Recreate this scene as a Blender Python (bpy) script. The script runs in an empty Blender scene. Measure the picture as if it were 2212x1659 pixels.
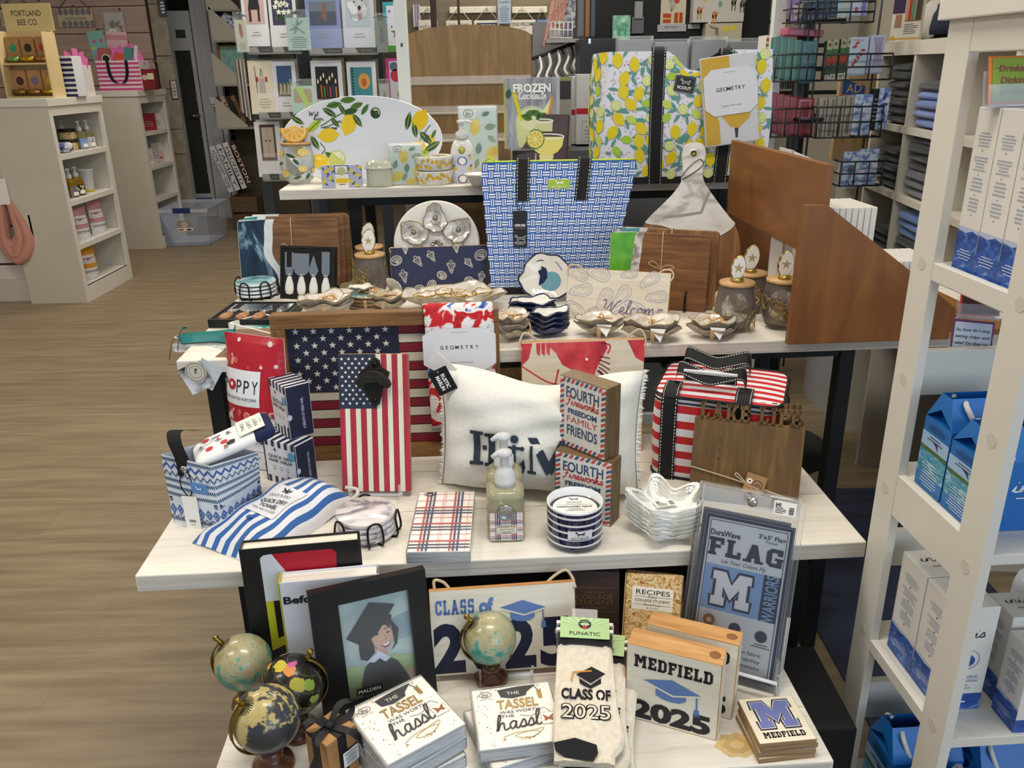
import bpy, bmesh, math, random
from mathutils import Vector as V, Matrix as M
from math import sin, cos, tan, radians as rad, pi as PI
random.seed(7)
sc = bpy.context.scene
COL = sc.collection
F, CX, CY = 1780., 1106., 829.5
CAM = V((0, 0, 1.5))
PIT, ROL = rad(20.9), rad(1.03)
FWD = V((0, cos(PIT), -sin(PIT)))
_r0, _u0 = V((1, 0, 0)), V((0, sin(PIT), cos(PIT)))
RGT = cos(ROL)*_r0 - sin(ROL)*_u0
UPV = sin(ROL)*_r0 + cos(ROL)*_u0
_c = bpy.data.cameras.new('camera'); _c.sensor_width = 36; _c.sensor_fit = 'HORIZONTAL'
_c.lens = F*36/2212; _c.clip_start = .02; _c.clip_end = 60
_o = bpy.data.objects.new('camera', _c); COL.objects.link(_o)
_o.matrix_world = M(((RGT.x, UPV.x, -FWD.x, CAM.x), (RGT.y, UPV.y, -FWD.y, CAM.y), (RGT.z, UPV.z, -FWD.z, CAM.z), (0, 0, 0, 1)))
sc.camera = _o
sc.view_settings.view_transform = 'Standard'; sc.view_settings.look = 'None'
sc.view_settings.exposure = 0.12; sc.view_settings.gamma = 1; sc.view_settings.use_curve_mapping = False
sc.cycles.max_bounces = 10; sc.cycles.transparent_max_bounces = 16; sc.cycles.transmission_bounces = 8
sc.cycles.caustics_reflective = False; sc.cycles.caustics_refractive = False
_w = bpy.data.worlds.new('sky'); sc.world = _w; _w.use_nodes = True
_bg = _w.node_tree.nodes['Background']; _bg.inputs[0].default_value = (.80, .90, 1, 1); _bg.inputs[1].default_value = .34
def light(name, loc, aim, sx, sy, power, col, spread=180):
 l = bpy.data.lights.new(name, 'AREA'); l.shape = 'RECTANGLE'; l.size = sx; l.size_y = sy; l.energy = power; l.color = col
 l.spread = rad(spread)
 o = bpy.data.objects.new(name, l); COL.objects.link(o); o.location = loc
 o.rotation_euler = (V(aim)-V(loc)).to_track_quat('-Z', 'Y').to_euler()
 return o
WARM, COOL = (1, .92, .80), (.66, .82, 1)
CEIL = 2.95
for _x, _y in ((-2.2, 3.2), (0.1, .9), (0.2, 3.1), (-2.2, 6.2), (.3, 5.6), (2.4, 3.2), (2.4, 6.0), (-2.2, .6)):
 light('ceiling_lamp', (_x, _y, CEIL-.06), (_x, _y, 0), 1.15, .35, 27, WARM)
light('window_daylight', (5.3, 2.2, 1.7), (1.2, 2.0, .9), 3.2, 1.9, 95, COOL)
light('shopfront_daylight', (2.2, -2.2, 1.8), (.6, 2.2, .9), 3.2, 1.8, 52, (.70, .84, 1))
def ray(px, py): return F*FWD + (px-CX)*RGT - (py-CY)*UPV
def P(px, py, z):
 d = ray(px, py); return CAM + d*((z-CAM.z)/d.z)
def PY(px, py, y):
 d = ray(px, py); return CAM + d*((y-CAM.y)/d.y)
def PD(px, py, dep): return CAM + ray(px, py)*(dep/F)
def PN(px, py, pt, n):
 d = ray(px, py); return CAM + d*((pt-CAM).dot(n)/d.dot(n))
def proj(p):
 q = p-CAM; z = q.dot(FWD); return (CX+F*q.dot(RGT)/z, CY-F*q.dot(UPV)/z)
ZZ = V((0, 0, 1))
def mtx(o, x, y, z):
 return M(((x[0], y[0], z[0], o[0]), (x[1], y[1], z[1], o[1]), (x[2], y[2], z[2], o[2]), (0, 0, 0, 1)))
def solve(fn, target, lo, hi, rising=False):
 for _ in range(50):
  m = (lo+hi)/2
  if (fn(m) < target) == rising: lo = m
  else: hi = m
 return (lo+hi)/2
def stand(bl, br, topy, z, tilt=8):
 """upright thing: front base corners in the photo, top edge row, shelf height, lean back in degrees -> matrix (x right, y back, z up), width, height"""
 a, b = P(*bl, z), P(*br, z); x = (b-a).normalized(); nb = V((-x.y, x.x, 0)); t = rad(tilt)
 up = ZZ*cos(t)+nb*sin(t); n = nb*cos(t)-ZZ*sin(t); mid = (a+b)/2
 h = solve(lambda s: proj(mid+up*s)[1], topy, 0, 2)
 return mtx(mid, x, n, up), (b-a).length, h
def flat(px, py, z, deg=0):
 """something lying/standing at a spot: z axis up, turned deg about it"""
 o = P(px, py, z) if not isinstance(px, V) else px
 return M.Translation(o) @ M.Rotation(rad(deg), 4, 'Z')
def hgt(o, topy): return solve(lambda s: proj(o+ZZ*s)[1], topy, 0, 3)
def pxw(o, npx): return npx*(o-CAM).dot(FWD)/F      # metres for a span of pixels at a point
def lin(h):
 h = h.lstrip('#'); c = [int(h[i:i+2], 16)/255 for i in (0, 2, 4)]
 return tuple((x/12.92 if x <= .04045 else ((x+.055)/1.055)**2.4) for x in c)+(1,)
_mc = {}
def _new(key):
 m = bpy.data.materials.new('finish'); m.use_nodes = True; _mc[key] = m
 return m, m.node_tree, m.node_tree.nodes['Principled BSDF']
def mat(h, r=.5, met=0, tr=0, ior=1.45, al=1, sheen=0, coat=0, em=0, bump=0, bs=300):
 key = (h, r, met, tr, ior, al, sheen, coat, em, bump, bs)
 if key in _mc: return _mc[key]
 m, t, b = _new(key); c = lin(h)
 b.inputs['Base Color'].default_value = c; b.inputs['Roughness'].default_value = r; b.inputs['Metallic'].default_value = met
 b.inputs['IOR'].default_value = ior; b.inputs['Transmission Weight'].default_value = tr; b.inputs['Alpha'].default_value = al
 b.inputs['Sheen Weight'].default_value = sheen; b.inputs['Coat Weight'].default_value = coat
 if em: b.inputs['Emission Color'].default_value = c; b.inputs['Emission Strength'].default_value = em
 if bump:
  n = t.nodes.new('ShaderNodeTexNoise'); n.inputs['Scale'].default_value = bs; n.inputs['Detail'].default_value = 3
  u = t.nodes.new('ShaderNodeBump'); u.inputs['Strength'].default_value = bump; u.inputs['Distance'].default_value = .004
  tc = t.nodes.new('ShaderNodeTexCoord'); t.links.new(tc.outputs['Object'], n.inputs['Vector'])
  t.links.new(n.outputs['Fac'], u.inputs['Height']); t.links.new(u.outputs[0], b.inputs['Normal'])
 return m
def noisy(cols, scale=(1, 1, 1), sz=8, det=4, dist=0, r=.5, met=0, coat=0, bump=0, rough=.55, vor=False, tr=0):
 """colour ramp over stretched noise in object space; cols = [(pos, hex), ...]"""
 key = (tuple(cols), scale, sz, det, dist, r, met, coat, bump, rough, vor, tr)
 if key in _mc: return _mc[key]
 m, t, b = _new(key)
 tc = t.nodes.new('ShaderNodeTexCoord'); mp = t.nodes.new('ShaderNodeMapping'); mp.inputs['Scale'].default_value = scale
 if vor:
  n = t.nodes.new('ShaderNodeTexVoronoi'); out = n.outputs['Distance']
 else:
  n = t.nodes.new('ShaderNodeTexNoise'); n.inputs['Detail'].default_value = det; n.inputs['Distortion'].default_value = dist
  n.inputs['Roughness'].default_value = rough; out = n.outputs['Fac']
 n.inputs['Scale'].default_value = sz
 rp = t.nodes.new('ShaderNodeValToRGB'); e = rp.color_ramp.elements
 while len(e) < len(cols): e.new(.5)
 for q, (p, h) in zip(e, cols): q.position = p; q.color = lin(h)
 L = t.links.new
 L(tc.outputs['Object'], mp.inputs[0]); L(mp.outputs[0], n.inputs['Vector']); L(out, rp.inputs[0]); L(rp.outputs[0], b.inputs['Base Color'])
 b.inputs['Roughness'].default_value = r; b.inputs['Metallic'].default_value = met; b.inputs['Coat Weight'].default_value = coat
 b.inputs['Transmission Weight'].default_value = tr
 if bump:
  u = t.nodes.new('ShaderNodeBump'); u.inputs['Strength'].default_value = bump; u.inputs['Distance'].default_value = .003
  L(out, u.inputs['Height']); L(u.outputs[0], b.inputs['Normal'])
 return m
def film(h='ffffff', a=.12, r=.08):
 key = ('film', h, a, r)
 if key in _mc: return _mc[key]
 m, t, b = _new(key); c = lin(h); b.inputs['Base Color'].default_value = c; b.inputs['Roughness'].default_value = r
 tr = t.nodes.new('ShaderNodeBsdfTransparent'); mx = t.nodes.new('ShaderNodeMixShader'); fr = t.nodes.new('ShaderNodeFresnel')
 fr.inputs['IOR'].default_value = 1.4; ad = t.nodes.new('ShaderNodeMath'); ad.operation = 'ADD'; ad.use_clamp = True; ad.inputs[1].default_value = a
 L = t.links.new; L(fr.outputs[0], ad.inputs[0]); L(ad.outputs[0], mx.inputs[0]); L(tr.outputs[0], mx.inputs[1]); L(b.outputs[0], mx.inputs[2])
 L(mx.outputs[0], t.nodes['Material Output'].inputs[0])
 return m
def wood(c1, c2, ax='x', sz=9, r=.5, k=14, coat=0, mid=None):
 s = {'x': (1, k, k), 'y': (k, 1, k), 'z': (k, k, 1)}[ax]
 return noisy([(.3, c1), (.7, c2)] if not mid else [(.25, c1), (.5, mid), (.75, c2)], s, sz, 6, .6, r=r, coat=coat, bump=.06)
WHITE, OFFW, BLACK, NAVY = mat('f1eee8'), mat('e6e2d8'), mat('141416', .45), mat('1b2547', .5)
RED, CREAM, GREY, STEEL = mat('b5202e'), mat('eee6d0'), mat('8b8b8b'), mat('c9c9c9', .25, 1)
INK, BLKMET, GOLD = mat('1c1c22', .6), mat('17181b', .4, .3), mat('b8913f', .3, .9)
CLEAR = film('ffffff', .06, .05); GLASS = mat('ffffff', .02, tr=1); ACRY = film('f4f8ff', .14, .04)
LAB = mat('f6f5f0', .55)
def tag(o, label=None, cat=None, group=None, kind=None):
 if label: o['label'] = label
 if cat: o['category'] = cat
 if group: o['group'] = group
 if kind: o['kind'] = kind
 return o
def thing(name, label, cat, X=None, group=None):
 o = bpy.data.objects.new(name, None); COL.objects.link(o); o.empty_display_size = .05
 if X is not None: o.matrix_world = X
 return tag(o, label, cat, group)
def copy_thing(o, X, label=None, group=None):
 def cp(q, par):
  c = q.copy(); COL.objects.link(c); c.parent = par
  for ch in q.children: cp(ch, c)
  return c
 r = cp(o, o.parent); r.matrix_world = X
 if label: r['label'] = label
 if group: r['group'] = group
 return r
class MB:
 def __init__(s): s.v = []; s.f = []; s.m = []; s.sm = []; s.ms = []
 def mi(s, m):
  if m not in s.ms: s.ms.append(m)
  return s.ms.index(m)
 def add(s, vs, fs, m, sm=False, X=None):
  o = len(s.v); s.v += [tuple(X @ V(v)) if X is not None else tuple(v) for v in vs]
  for i, f in enumerate(fs):
   s.f.append(tuple(o+j for j in f)); s.m.append(s.mi(m[i] if isinstance(m, list) else m)); s.sm.append(sm)
  return s
 def box(s, x0, y0, z0, x1, y1, z1, m, b=0, X=None, fm=None, taper=None):
  vs = [(x, y, z) for z in (z0, z1) for y in (y0, y1) for x in (x0, x1)]
  if taper: cx, cy = (x0+x1)/2, (y0+y1)/2; vs = vs[:4]+[(cx+(x-cx)*taper[0], cy+(y-cy)*taper[1], z) for x, y, z in vs[4:]]
  fs = [(0, 2, 3, 1), (4, 5, 7, 6), (0, 1, 5, 4), (2, 6, 7, 3), (0, 4, 6, 2), (1, 3, 7, 5)]   # z- z+ y- y+ x- x+
  ms = [m]*6
  if fm:
   for k, q in fm.items(): ms[('z-', 'z+', 'y-', 'y+', 'x-', 'x+').index(k)] = q
  if b:
   bm = bmesh.new(); bv = [bm.verts.new(v) for v in vs]
   for i, f in enumerate(fs): bm.faces.new([bv[j] for j in f]).material_index = i
   bmesh.ops.bevel(bm, geom=list(bm.edges), offset=b, segments=2, affect='EDGES', profile=.6, clamp_overlap=True)
   bm.verts.index_update()
   s.add([v.co for v in bm.verts], [[v.index for v in f.verts] for f in bm.faces], [ms[min(f.material_index, 5)] for f in bm.faces], False, X)
   bm.free(); return s
  return s.add(vs, fs, ms, False, X)
 def prism(s, poly, y0, y1, m, X=None, side=None, b=0):
  """polygon in the x-z plane (counter-clockwise seen from the front, -y), extruded from y0 (front) to y1"""
  n = len(poly)
  if sum(poly[i][0]*poly[(i+1) % n][1]-poly[(i+1) % n][0]*poly[i][1] for i in range(n)) < 0: poly = poly[::-1]
  vs = [(x, y0, z) for x, z in poly]+[(x, y1, z) for x, z in poly]
  fs = [tuple(range(n)), tuple(range(2*n-1, n-1, -1))]+[((i+1) % n, i, n+i, n+(i+1) % n) for i in range(n)]
  if b:
   bm = bmesh.new(); bv = [bm.verts.new(v) for v in vs]
   for i, f in enumerate(fs): bm.faces.new([bv[j] for j in f]).material_index = 0 if i < 2 else 1
   bm.edges.ensure_lookup_table()
   ed = [e for e in bm.edges if len({f.material_index for f in e.link_faces}) == 2]
   bmesh.ops.bevel(bm, geom=ed, offset=b, segments=2, affect='EDGES', profile=.6)
   bm.verts.index_update()
   s.add([v.co for v in bm.verts], [[v.index for v in f.verts] for f in bm.faces], [(m, side or m)[f.material_index] for f in bm.faces], False, X)
   bm.free(); return s
  return s.add(vs, fs, [m, m]+[side or m]*n, False, X)
 def tube(s, pts, r, m, n=8, closed=False, X=None, flatz=1):
  pts = [V(p) for p in pts]; N = len(pts); rs = r if isinstance(r, (list, tuple)) else [r]*N; vs = []; up = None
  for i, p in enumerate(pts):
   t = (pts[(i+1) % N]-pts[i-1]) if closed else (pts[min(i+1, N-1)]-pts[max(i-1, 0)])
   t.normalize()
   if up is None: up = t.orthogonal().normalized()
   up = up-t*up.dot(t)
   up = t.orthogonal().normalized() if up.length < 1e-6 else up.normalized()
   w = t.cross(up)
   for k in range(n):
    a = 2*PI*k/n; vs.append(p+up*(cos(a)*rs[i])+w*(sin(a)*rs[i]*flatz))
  fs = [(i*n+k, i*n+(k+1) % n, ((i+1) % N)*n+(k+1) % n, ((i+1) % N)*n+k) for i in range(N if closed else N-1) for k in range(n)]
  if not closed: fs += [tuple(range(n-1, -1, -1)), tuple(range((N-1)*n, N*n))]
  return s.add(vs, fs, m, True, X)
 def lathe(s, prof, m, n=28, X=None, sq=None, sm=True):
  """profile [(r, z)] or [(r, z, material)] about z"""
  vs = []; fs = []; mm = []
  for q in prof:
   for k in range(n):
    a = 2*PI*k/n; c, d = cos(a), sin(a)
    if sq: e = (abs(c)**sq+abs(d)**sq)**(-1/sq); c, d = c*e, d*e
    vs.append((q[0]*c, q[0]*d, q[1]))
  for i in range(len(prof)-1):
   mt = prof[i+1][2] if len(prof[i+1]) > 2 else m
   for k in range(n): fs.append((i*n+k, i*n+(k+1) % n, (i+1)*n+(k+1) % n, (i+1)*n+k)); mm.append(mt)
  if prof[0][0] > 1e-6: fs.append(tuple(range(n-1, -1, -1))); mm.append(m)
  if prof[-1][0] > 1e-6: fs.append(tuple(range((len(prof)-1)*n, len(prof)*n))); mm.append(prof[-1][2] if len(prof[-1]) > 2 else m)
  return s.add(vs, fs, mm, sm, X)
 def grid(s, fn, nu, nv, m, X=None, cu=False, sm=True):
  vs = [fn(i/nu, j/nv) for j in range(nv+1) for i in range(nu if cu else nu+1)]; w = nu if cu else nu+1
  fs = [(j*w+i, j*w+(i+1) % w, (j+1)*w+(i+1) % w, (j+1)*w+i) for j in range(nv) for i in range(nu)]
  return s.add(vs, fs, m, sm, X)
 def ball(s, c, r, m, n=20, X=None, sz=1):
  return s.lathe([(max(r*sin(PI*i/12), 1e-7), -r*sz*cos(PI*i/12)) for i in range(13)], m, n, (X or M()) @ M.Translation(c))
 def obj(s, name, parent=None, X=None, mods=None):
  me = bpy.data.meshes.new(name); me.from_pydata(s.v, [], s.f)
  for m in s.ms: me.materials.append(m)
  me.polygons.foreach_set('material_index', s.m); me.polygons.foreach_set('use_smooth', s.sm); me.update()
  o = bpy.data.objects.new(name, me); COL.objects.link(o)
  if parent is not None: o.parent = parent
  if X is not None: o.matrix_local = X
  if mods: mods(o)
  return o
def solo(mb, name, label, cat, X=None, group=None, kind=None): return tag(mb.obj(name, None, X), label, cat, group, kind)
def subsurf(n):
 def f(o): q = o.modifiers.new('s', 'SUBSURF'); q.levels = q.render_levels = n
 return f
def smooth_pts(pts, k=6, closed=False):
 out = []; n = len(pts); D = len(pts[0])
 for i in range(n if closed else n-1):
  p = [pts[(i+j) % n] if closed else pts[min(max(i+j, 0), n-1)] for j in (-1, 0, 1, 2)]
  for q in range(k):
   t = q/k
   out.append(tuple(.5*(2*p[1][d]+(p[2][d]-p[0][d])*t+(2*p[0][d]-5*p[1][d]+4*p[2][d]-p[3][d])*t*t+(3*p[1][d]-p[0][d]-3*p[2][d]+p[3][d])*t**3) for d in range(D)))
 if not closed: out.append(tuple(pts[-1]))
 return out
_tx = {}
def text_mesh(body, bold=0):
 key = (body, bold)
 if key not in _tx:
  c = bpy.data.curves.new('t', 'FONT'); c.body = body; c.offset = bold; c.resolution_u = 3
  o = bpy.data.objects.new('t', c); me = o.to_mesh()
  _tx[key] = ([(v.co.x, v.co.y) for v in me.vertices], [tuple(p.vertices) for p in me.polygons])
  o.to_mesh_clear(); bpy.data.objects.remove(o); bpy.data.curves.remove(c)
 return _tx[key]
CAPH = .729
SER = {}
def _slab():
 t, e, s, H = 1.7, .5, 1.0, 7
 R = lambda a, b, c, d: [(a, b), (c, b), (c, d), (a, d)]
 st = lambda x: [R(x, 0, x+t, H)]
 fo = lambda x, y: [R(x-e, y, x+t+e, y+s)]
 SER['I'] = (3.2, st(.7)+fo(.7, 0)+fo(.7, H-s))
 SER['L'] = (5.2, st(.7)+fo(.7, H-s)+[R(.2, 0, 5, 1.5), R(3.8, 0, 5, 2.7)])
 SER['F'] = (5.2, st(.7)+fo(.7, 0)+[R(.2, 5.5, 5, H), R(3.9, 4.4, 5, H), R(2, 2.9, 4.1, 4.2)])
 SER['E'] = (5.3, SER['F'][1][:1]+[R(.2, 5.5, 5, H), R(3.9, 4.5, 5, H), R(2, 2.9, 3.9, 4.2), R(.2, 0, 5.1, 1.5), R(4, 0, 5.1, 2.6)])
 SER['D'] = (5.7, st(.7)+[R(.2, 0, 4, 1.4), R(.2, 5.6, 4, H), R(3.8, 1.4, 5.4, 5.6), [(4, 0), (5.4, 1.4), (3.8, 1.4)], [(4, H), (3.8, 5.6), (5.4, 5.6)]])
 SER['M'] = (8, st(.8)+st(5.5)+fo(.8, 0)+fo(5.5, 0)+[R(.3, H-s, 2.6, H), R(5.4, H-s, 7.7, H), [(1.2, H), (2.9, H), (4.6, 3.6), (3.6, 2.2)], [(6.8, H), (5.1, H), (3.4, 3.6), (4.4, 2.2)]])
 SER['C'] = (5.5, [R(.3, 1.4, 2, 5.6), R(1.6, 0, 3.9, 1.5), R(1.6, 5.5, 3.9, H), [(.3, 1.4), (1.7, 0), (2, 1.4)], [(.3, 5.6), (2, 5.6), (1.7, H)], R(3.6, 4.4, 5.2, H), R(3.6, .9, 5.2, 2.5), [(3.9, 0), (5.2, .9), (3.6, .9)]])
 SER['G'] = (5.7, SER['C'][1][:5]+[R(3.6, 4.5, 5.2, H), R(3.6, 0, 5.2, 3.3), R(2.9, 2.6, 5.5, 3.6)])
 SER['A'] = (6.6, [[(.9, 0), (2.6, 0), (4.1, H), (2.5, H)], [(5.9, 0), (4.1, 0), (2.6, H), (4.2, H)], R(1.9, 1.7, 4.6, 2.9), R(.2, 0, 2.9, s), R(3.8, 0, 6.5, s)])
 SER['S'] = (5.3, [R(.4, 3, 2, 6), R(3.3, 1, 4.9, 4), R(1.2, 0, 4.2, 1.4), R(1.2, 5.6, 4.2, H), R(1.2, 2.9, 4.2, 4.2), R(3.5, 4.9, 4.8, H), R(.4, 0, 1.7, 2.1), [(.4, 6), (2, 6), (1.3, H)], [(4.9, 1), (4.1, 0), (3.3, 1)]])
 SER['K'] = (6.4, st(.7)+fo(.7, 0)+fo(.7, H-s)+[[(2.2, 2.4), (3.4, 2.2), (5.9, H), (4, H)], [(2.6, 3.6), (4, 4.2), (6, 0), (4.2, 0)], R(3.6, H-s, 6.2, H), R(3.8, 0, 6.3, s)])
 SER['H'] = (6.6, st(.7)+st(4.2)+fo(.7, 0)+fo(4.2, 0)+fo(.7, H-s)+fo(4.2, H-s)+[R(2, 2.9, 4.5, 4.2)])
_slab()
SCR = {  # little cursive alphabet: advance, strokes (x-height 1)
 'i': (.55, [[(0, .1), (.2, .9), (.15, .25), (.3, .02), (.6, .2)], [(.28, 1.35), (.34, 1.42)]]),
 'n': (.95, [[(0, .1), (.15, .95), (.1, 0), (.3, .75), (.55, .95), (.62, .6), (.6, .15), (.72, 0), (1, .2)]]),
 's': (.6, [[(0, .1), (.35, 1), (.5, .45), (.4, .05), (.1, .08), (.45, .1), (.65, .25)]]),
 'e': (.7, [[(0, .15), (.4, .5), (.45, .9), (.2, .9), (.1, .4), (.3, .02), (.75, .25)]]),
 'r': (.65, [[(0, .1), (.2, .95), (.3, .8), (.5, .85), (.45, .3), (.5, .05), (.7, .2)]]),
 'w': (1.0, [[(0, .5), (.15, .95), (.15, .2), (.35, 0), (.5, .8), (.5, .2), (.7, 0), (.9, .9), (1.05, .75)]]),
 'o': (.75, [[(.4, .95), (.1, .75), (.1, .2), (.35, 0), (.6, .3), (.55, .8), (.35, .95), (.6, .75), (.8, .8)]]),
 'k': (.8, [[(0, .1), (.4, 1.8), (.25, 1.9), (.15, .8), (.1, 0), (.3, .7), (.55, .9), (.5, .55), (.25, .5), (.6, 0), (.85, .2)]]),
 'l': (.5, [[(0, .1), (.4, 1.6), (.3, 1.95), (.15, 1.5), (.15, .2), (.3, 0), (.55, .2)]]),
 'c': (.65, [[(.5, .75), (.4, .95), (.15, .8), (.08, .3), (.3, 0), (.7, .25)]]),
 'm': (1.35, [[(0, .1), (.15, .95), (.1, 0), (.3, .75), (.5, .95), (.5, .05), (.7, .8), (.9, .95), (.95, .3), (1.05, 0), (1.4, .2)]]),
 't': (.55, [[(0, .1), (.25, 1.6), (.2, .2), (.35, 0), (.6, .2)], [(0, 1.05), (.5, 1.1)]]),
 'a': (.8, [[(.55, .85), (.3, .95), (.08, .5), (.25, .02), (.5, .4), (.58, .95), (.55, .15), (.68, 0), (.85, .2)]]),
 'h': (.95, [[(0, 0), (.35, 1.6), (.25, 1.95), (.12, 1.2), (.1, 0), (.3, .75), (.55, .9), (.6, .2), (.72, 0), (1, .2)]]),
 'v': (.75, [[(0, .7), (.15, .95), (.3, .05), (.6, .9), (.8, .85)]]),
 'y': (.75, [[(0, .9), (.1, .3), (.35, .1), (.55, .9), (.5, -.5), (.25, -.8), (.2, -.4), (.8, .2)]]),
 'W': (1.9, [[(0, 1.7), (.35, 1.9), (.35, .1), (1.0, 1.7), (.95, .1), (1.5, 1.5), (1.9, 1.95)]]),
 'F': (1.1, [[(1.2, 1.85), (.3, 1.8), (.2, 1.5)], [(.7, 1.8), (.5, .3), (.2, -.3), (0, 0)], [(.3, 1), (.95, 1.05)]]),
 'C': (1.2, [[(1.1, 1.5), (.9, 1.9), (.4, 1.5), (.15, .6), (.5, 0), (1.2, .3)]]),
 ' ': (.5, [])}
class De:
 """prints flat shapes on a surface fn(x, z, lift) of width w and height h; positions are fractions of w and h"""
 def __init__(s, mb, w, h, fn=None, e=.0005):
  s.mb, s.w, s.h = mb, w, h
  s.fn = fn or (lambda x, z, k: V((x-w/2, -e*k, z)))
 def raw(s, pts, faces, m, k=1): s.mb.add([s.fn(x, z, k) for x, z in pts], faces, m)
 def pl(s, pts, m, k=1): s.raw([(u*s.w, v*s.h) for u, v in pts], [tuple(range(len(pts)))], m, k)
 def rc(s, a, b, c, d, m, k=1): s.pl([(a, b), (c, b), (c, d), (a, d)], m, k)
 def patch(s, a, b, c, d, m, k=1, nu=10, nv=8):
  for i in range(nu):
   for j in range(nv): s.rc(a+(c-a)*i/nu, b+(d-b)*j/nv, a+(c-a)*(i+1)/nu, b+(d-b)*(j+1)/nv, m, k)
 def di(s, u, v, r, m, k=1, ry=None, n=20, rot=0, p=1):
  ry = ry or r; R = rad(rot); q = []
  for i in range(n):
   a = 2*PI*i/n; x, z = r*s.w*cos(a), ry*s.w*sin(a)
   if p != 1: z *= abs(sin(a))**(p-1) if p > 1 else 1
   q.append((u*s.w+x*cos(R)-z*sin(R), v*s.h+x*sin(R)+z*cos(R)))
  s.raw(q, [tuple(range(n))], m, k)
 def star(s, u, v, r, m, k=1, n=5, q=.4, rot=90):
  s.raw([(u*s.w+r*s.w*(1 if i % 2 == 0 else q)*cos(rad(rot)+PI*i/n), v*s.h+r*s.w*(1 if i % 2 == 0 else q)*sin(rad(rot)+PI*i/n)) for i in range(2*n)], [tuple(range(2*n))], m, k)
 def _st(s, q, wd, m, k, closed=False):
  N = len(q); L = []; R = []
  for i in range(N):
   a, b = (q[i-1], q[(i+1) % N]) if closed else (q[max(i-1, 0)], q[min(i+1, N-1)])
   dx, dz = b[0]-a[0], b[1]-a[1]; l = math.hypot(dx, dz) or 1
   L.append((q[i][0]-dz/l*wd/2, q[i][1]+dx/l*wd/2)); R.append((q[i][0]+dz/l*wd/2, q[i][1]-dx/l*wd/2))
  s.raw(L+R, [(N+i, N+(i+1) % N, (i+1) % N, i) for i in range(N if closed else N-1)], m, k)
 def st(s, pts, wd, m, k=1, closed=False, sm=5):
  q = smooth_pts(pts, sm, closed) if sm and len(pts) > 2 else pts
  s._st([(u*s.w, v*s.h) for u, v in q], wd*s.w, m, k, closed)
 def ring(s, u, v, r, wd, m, k=1, ry=None, n=28):
  ry = ry or r
  s._st([(u*s.w+r*s.w*cos(2*PI*i/n), v*s.h+ry*s.w*sin(2*PI*i/n)) for i in range(n)], wd*s.w, m, k, True)
 def frame(s, a, b, c, d, t, m, k=1):
  tz = t*s.w/s.h
  for q in ((a, b, c, b+tz), (a, d-tz, c, d), (a, b+tz, a+t, d-tz), (c-t, b+tz, c, d-tz)): s.rc(*q, m, k)
 def _place(s, pts, faces, x0, x1, base, cap, u, v, hf, wf, rot, it, m, k):
  sy = hf*s.h/cap; sx = wf*s.w/(x1-x0) if wf else sy; R = rad(rot); q = []
  for x, y in pts:
   y = y-base-cap/2; x = (x-(x0+x1)/2)*sx+y*sy*it; y = y*sy
   q.append((u*s.w+x*cos(R)-y*sin(R), v*s.h+x*sin(R)+y*cos(R)))
  s.raw(q, faces, m, k)
 def tx(s, body, u, v, hf, m=None, k=1, wf=None, b=0, rot=0, it=0):
  pts, fs = text_mesh(body, b); xs = [p[0] for p in pts]
  s._place(pts, fs, min(xs), max(xs), 0, CAPH, u, v, hf, wf, rot, it, m or INK, k)
 def sl(s, body, u, v, hf, m=None, k=1, wf=None, rot=0, gap=.35):
  x = 0; pts = []; fs = []
  for c in body:
   adv, ps = SER.get(c, (3, []))
   for q in ps:
    fs.append(tuple(range(len(pts), len(pts)+len(q)))); pts += [(x+a, b) for a, b in q]
   x += adv+gap
  s._place(pts, fs, 0, x-gap, 0, 7, u, v, hf, wf, rot, 0, m or INK, k)
 def scr(s, body, u, v, hf, wd, m=None, k=1, wf=None, rot=0, it=.15):
  """cursive: hf = x-height fraction"""
  x = 0; ss = []
  for c in body:
   adv, st = SCR[c]; ss += [[(x+a, b) for a, b in smooth_pts(q, 4)] for q in st]; x += adv
  sy = hf*s.h; sx = wf*s.w/x if wf else sy; R = rad(rot)
  for q in ss:
   o = []
   for a, b in q:
    X, Y = (a-x/2)*sx+(b-.5)*sy*it, (b-.5)*sy; o.append((u*s.w+X*cos(R)-Y*sin(R), v*s.h+X*sin(R)+Y*cos(R)))
   s._st(o, wd*s.w, m or INK, k)
 def lines(s, u0, u1, v0, v1, n, m, k=1, t=.35, c=True, seed=1):
  rr = random.Random(seed)
  for i in range(n):
   v = v1-(v1-v0)*(i+.5)/n; f = rr.uniform(.6, 1); d = (v1-v0)/n*t/2; a = (u1-u0)*(1-f)/2 if c else 0
   s.rc(u0+a, v-d, u1-(a if c else (u1-u0)*(1-f)), v+d, m, k)
 def dog(s, u, v, r, m, k=1, line=None):
  p = [(-1, .35), (-.8, .6), (-.6, .55), (-.55, .2), (-.2, .12), (.5, .15), (.75, .35), (1, .42), (.8, .1), (.75, -.35), (.6, -.35), (.58, -.12), (-.3, -.15), (-.35, -.4), (-.5, -.4), (-.55, -.1), (-.7, .25), (-.95, .25)]
  q = [(u+x*r, v+z*r*s.w/s.h) for x, z in p]
  s.st(q, line, m, k, True, 0) if line else s.pl(q, m, k)
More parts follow.
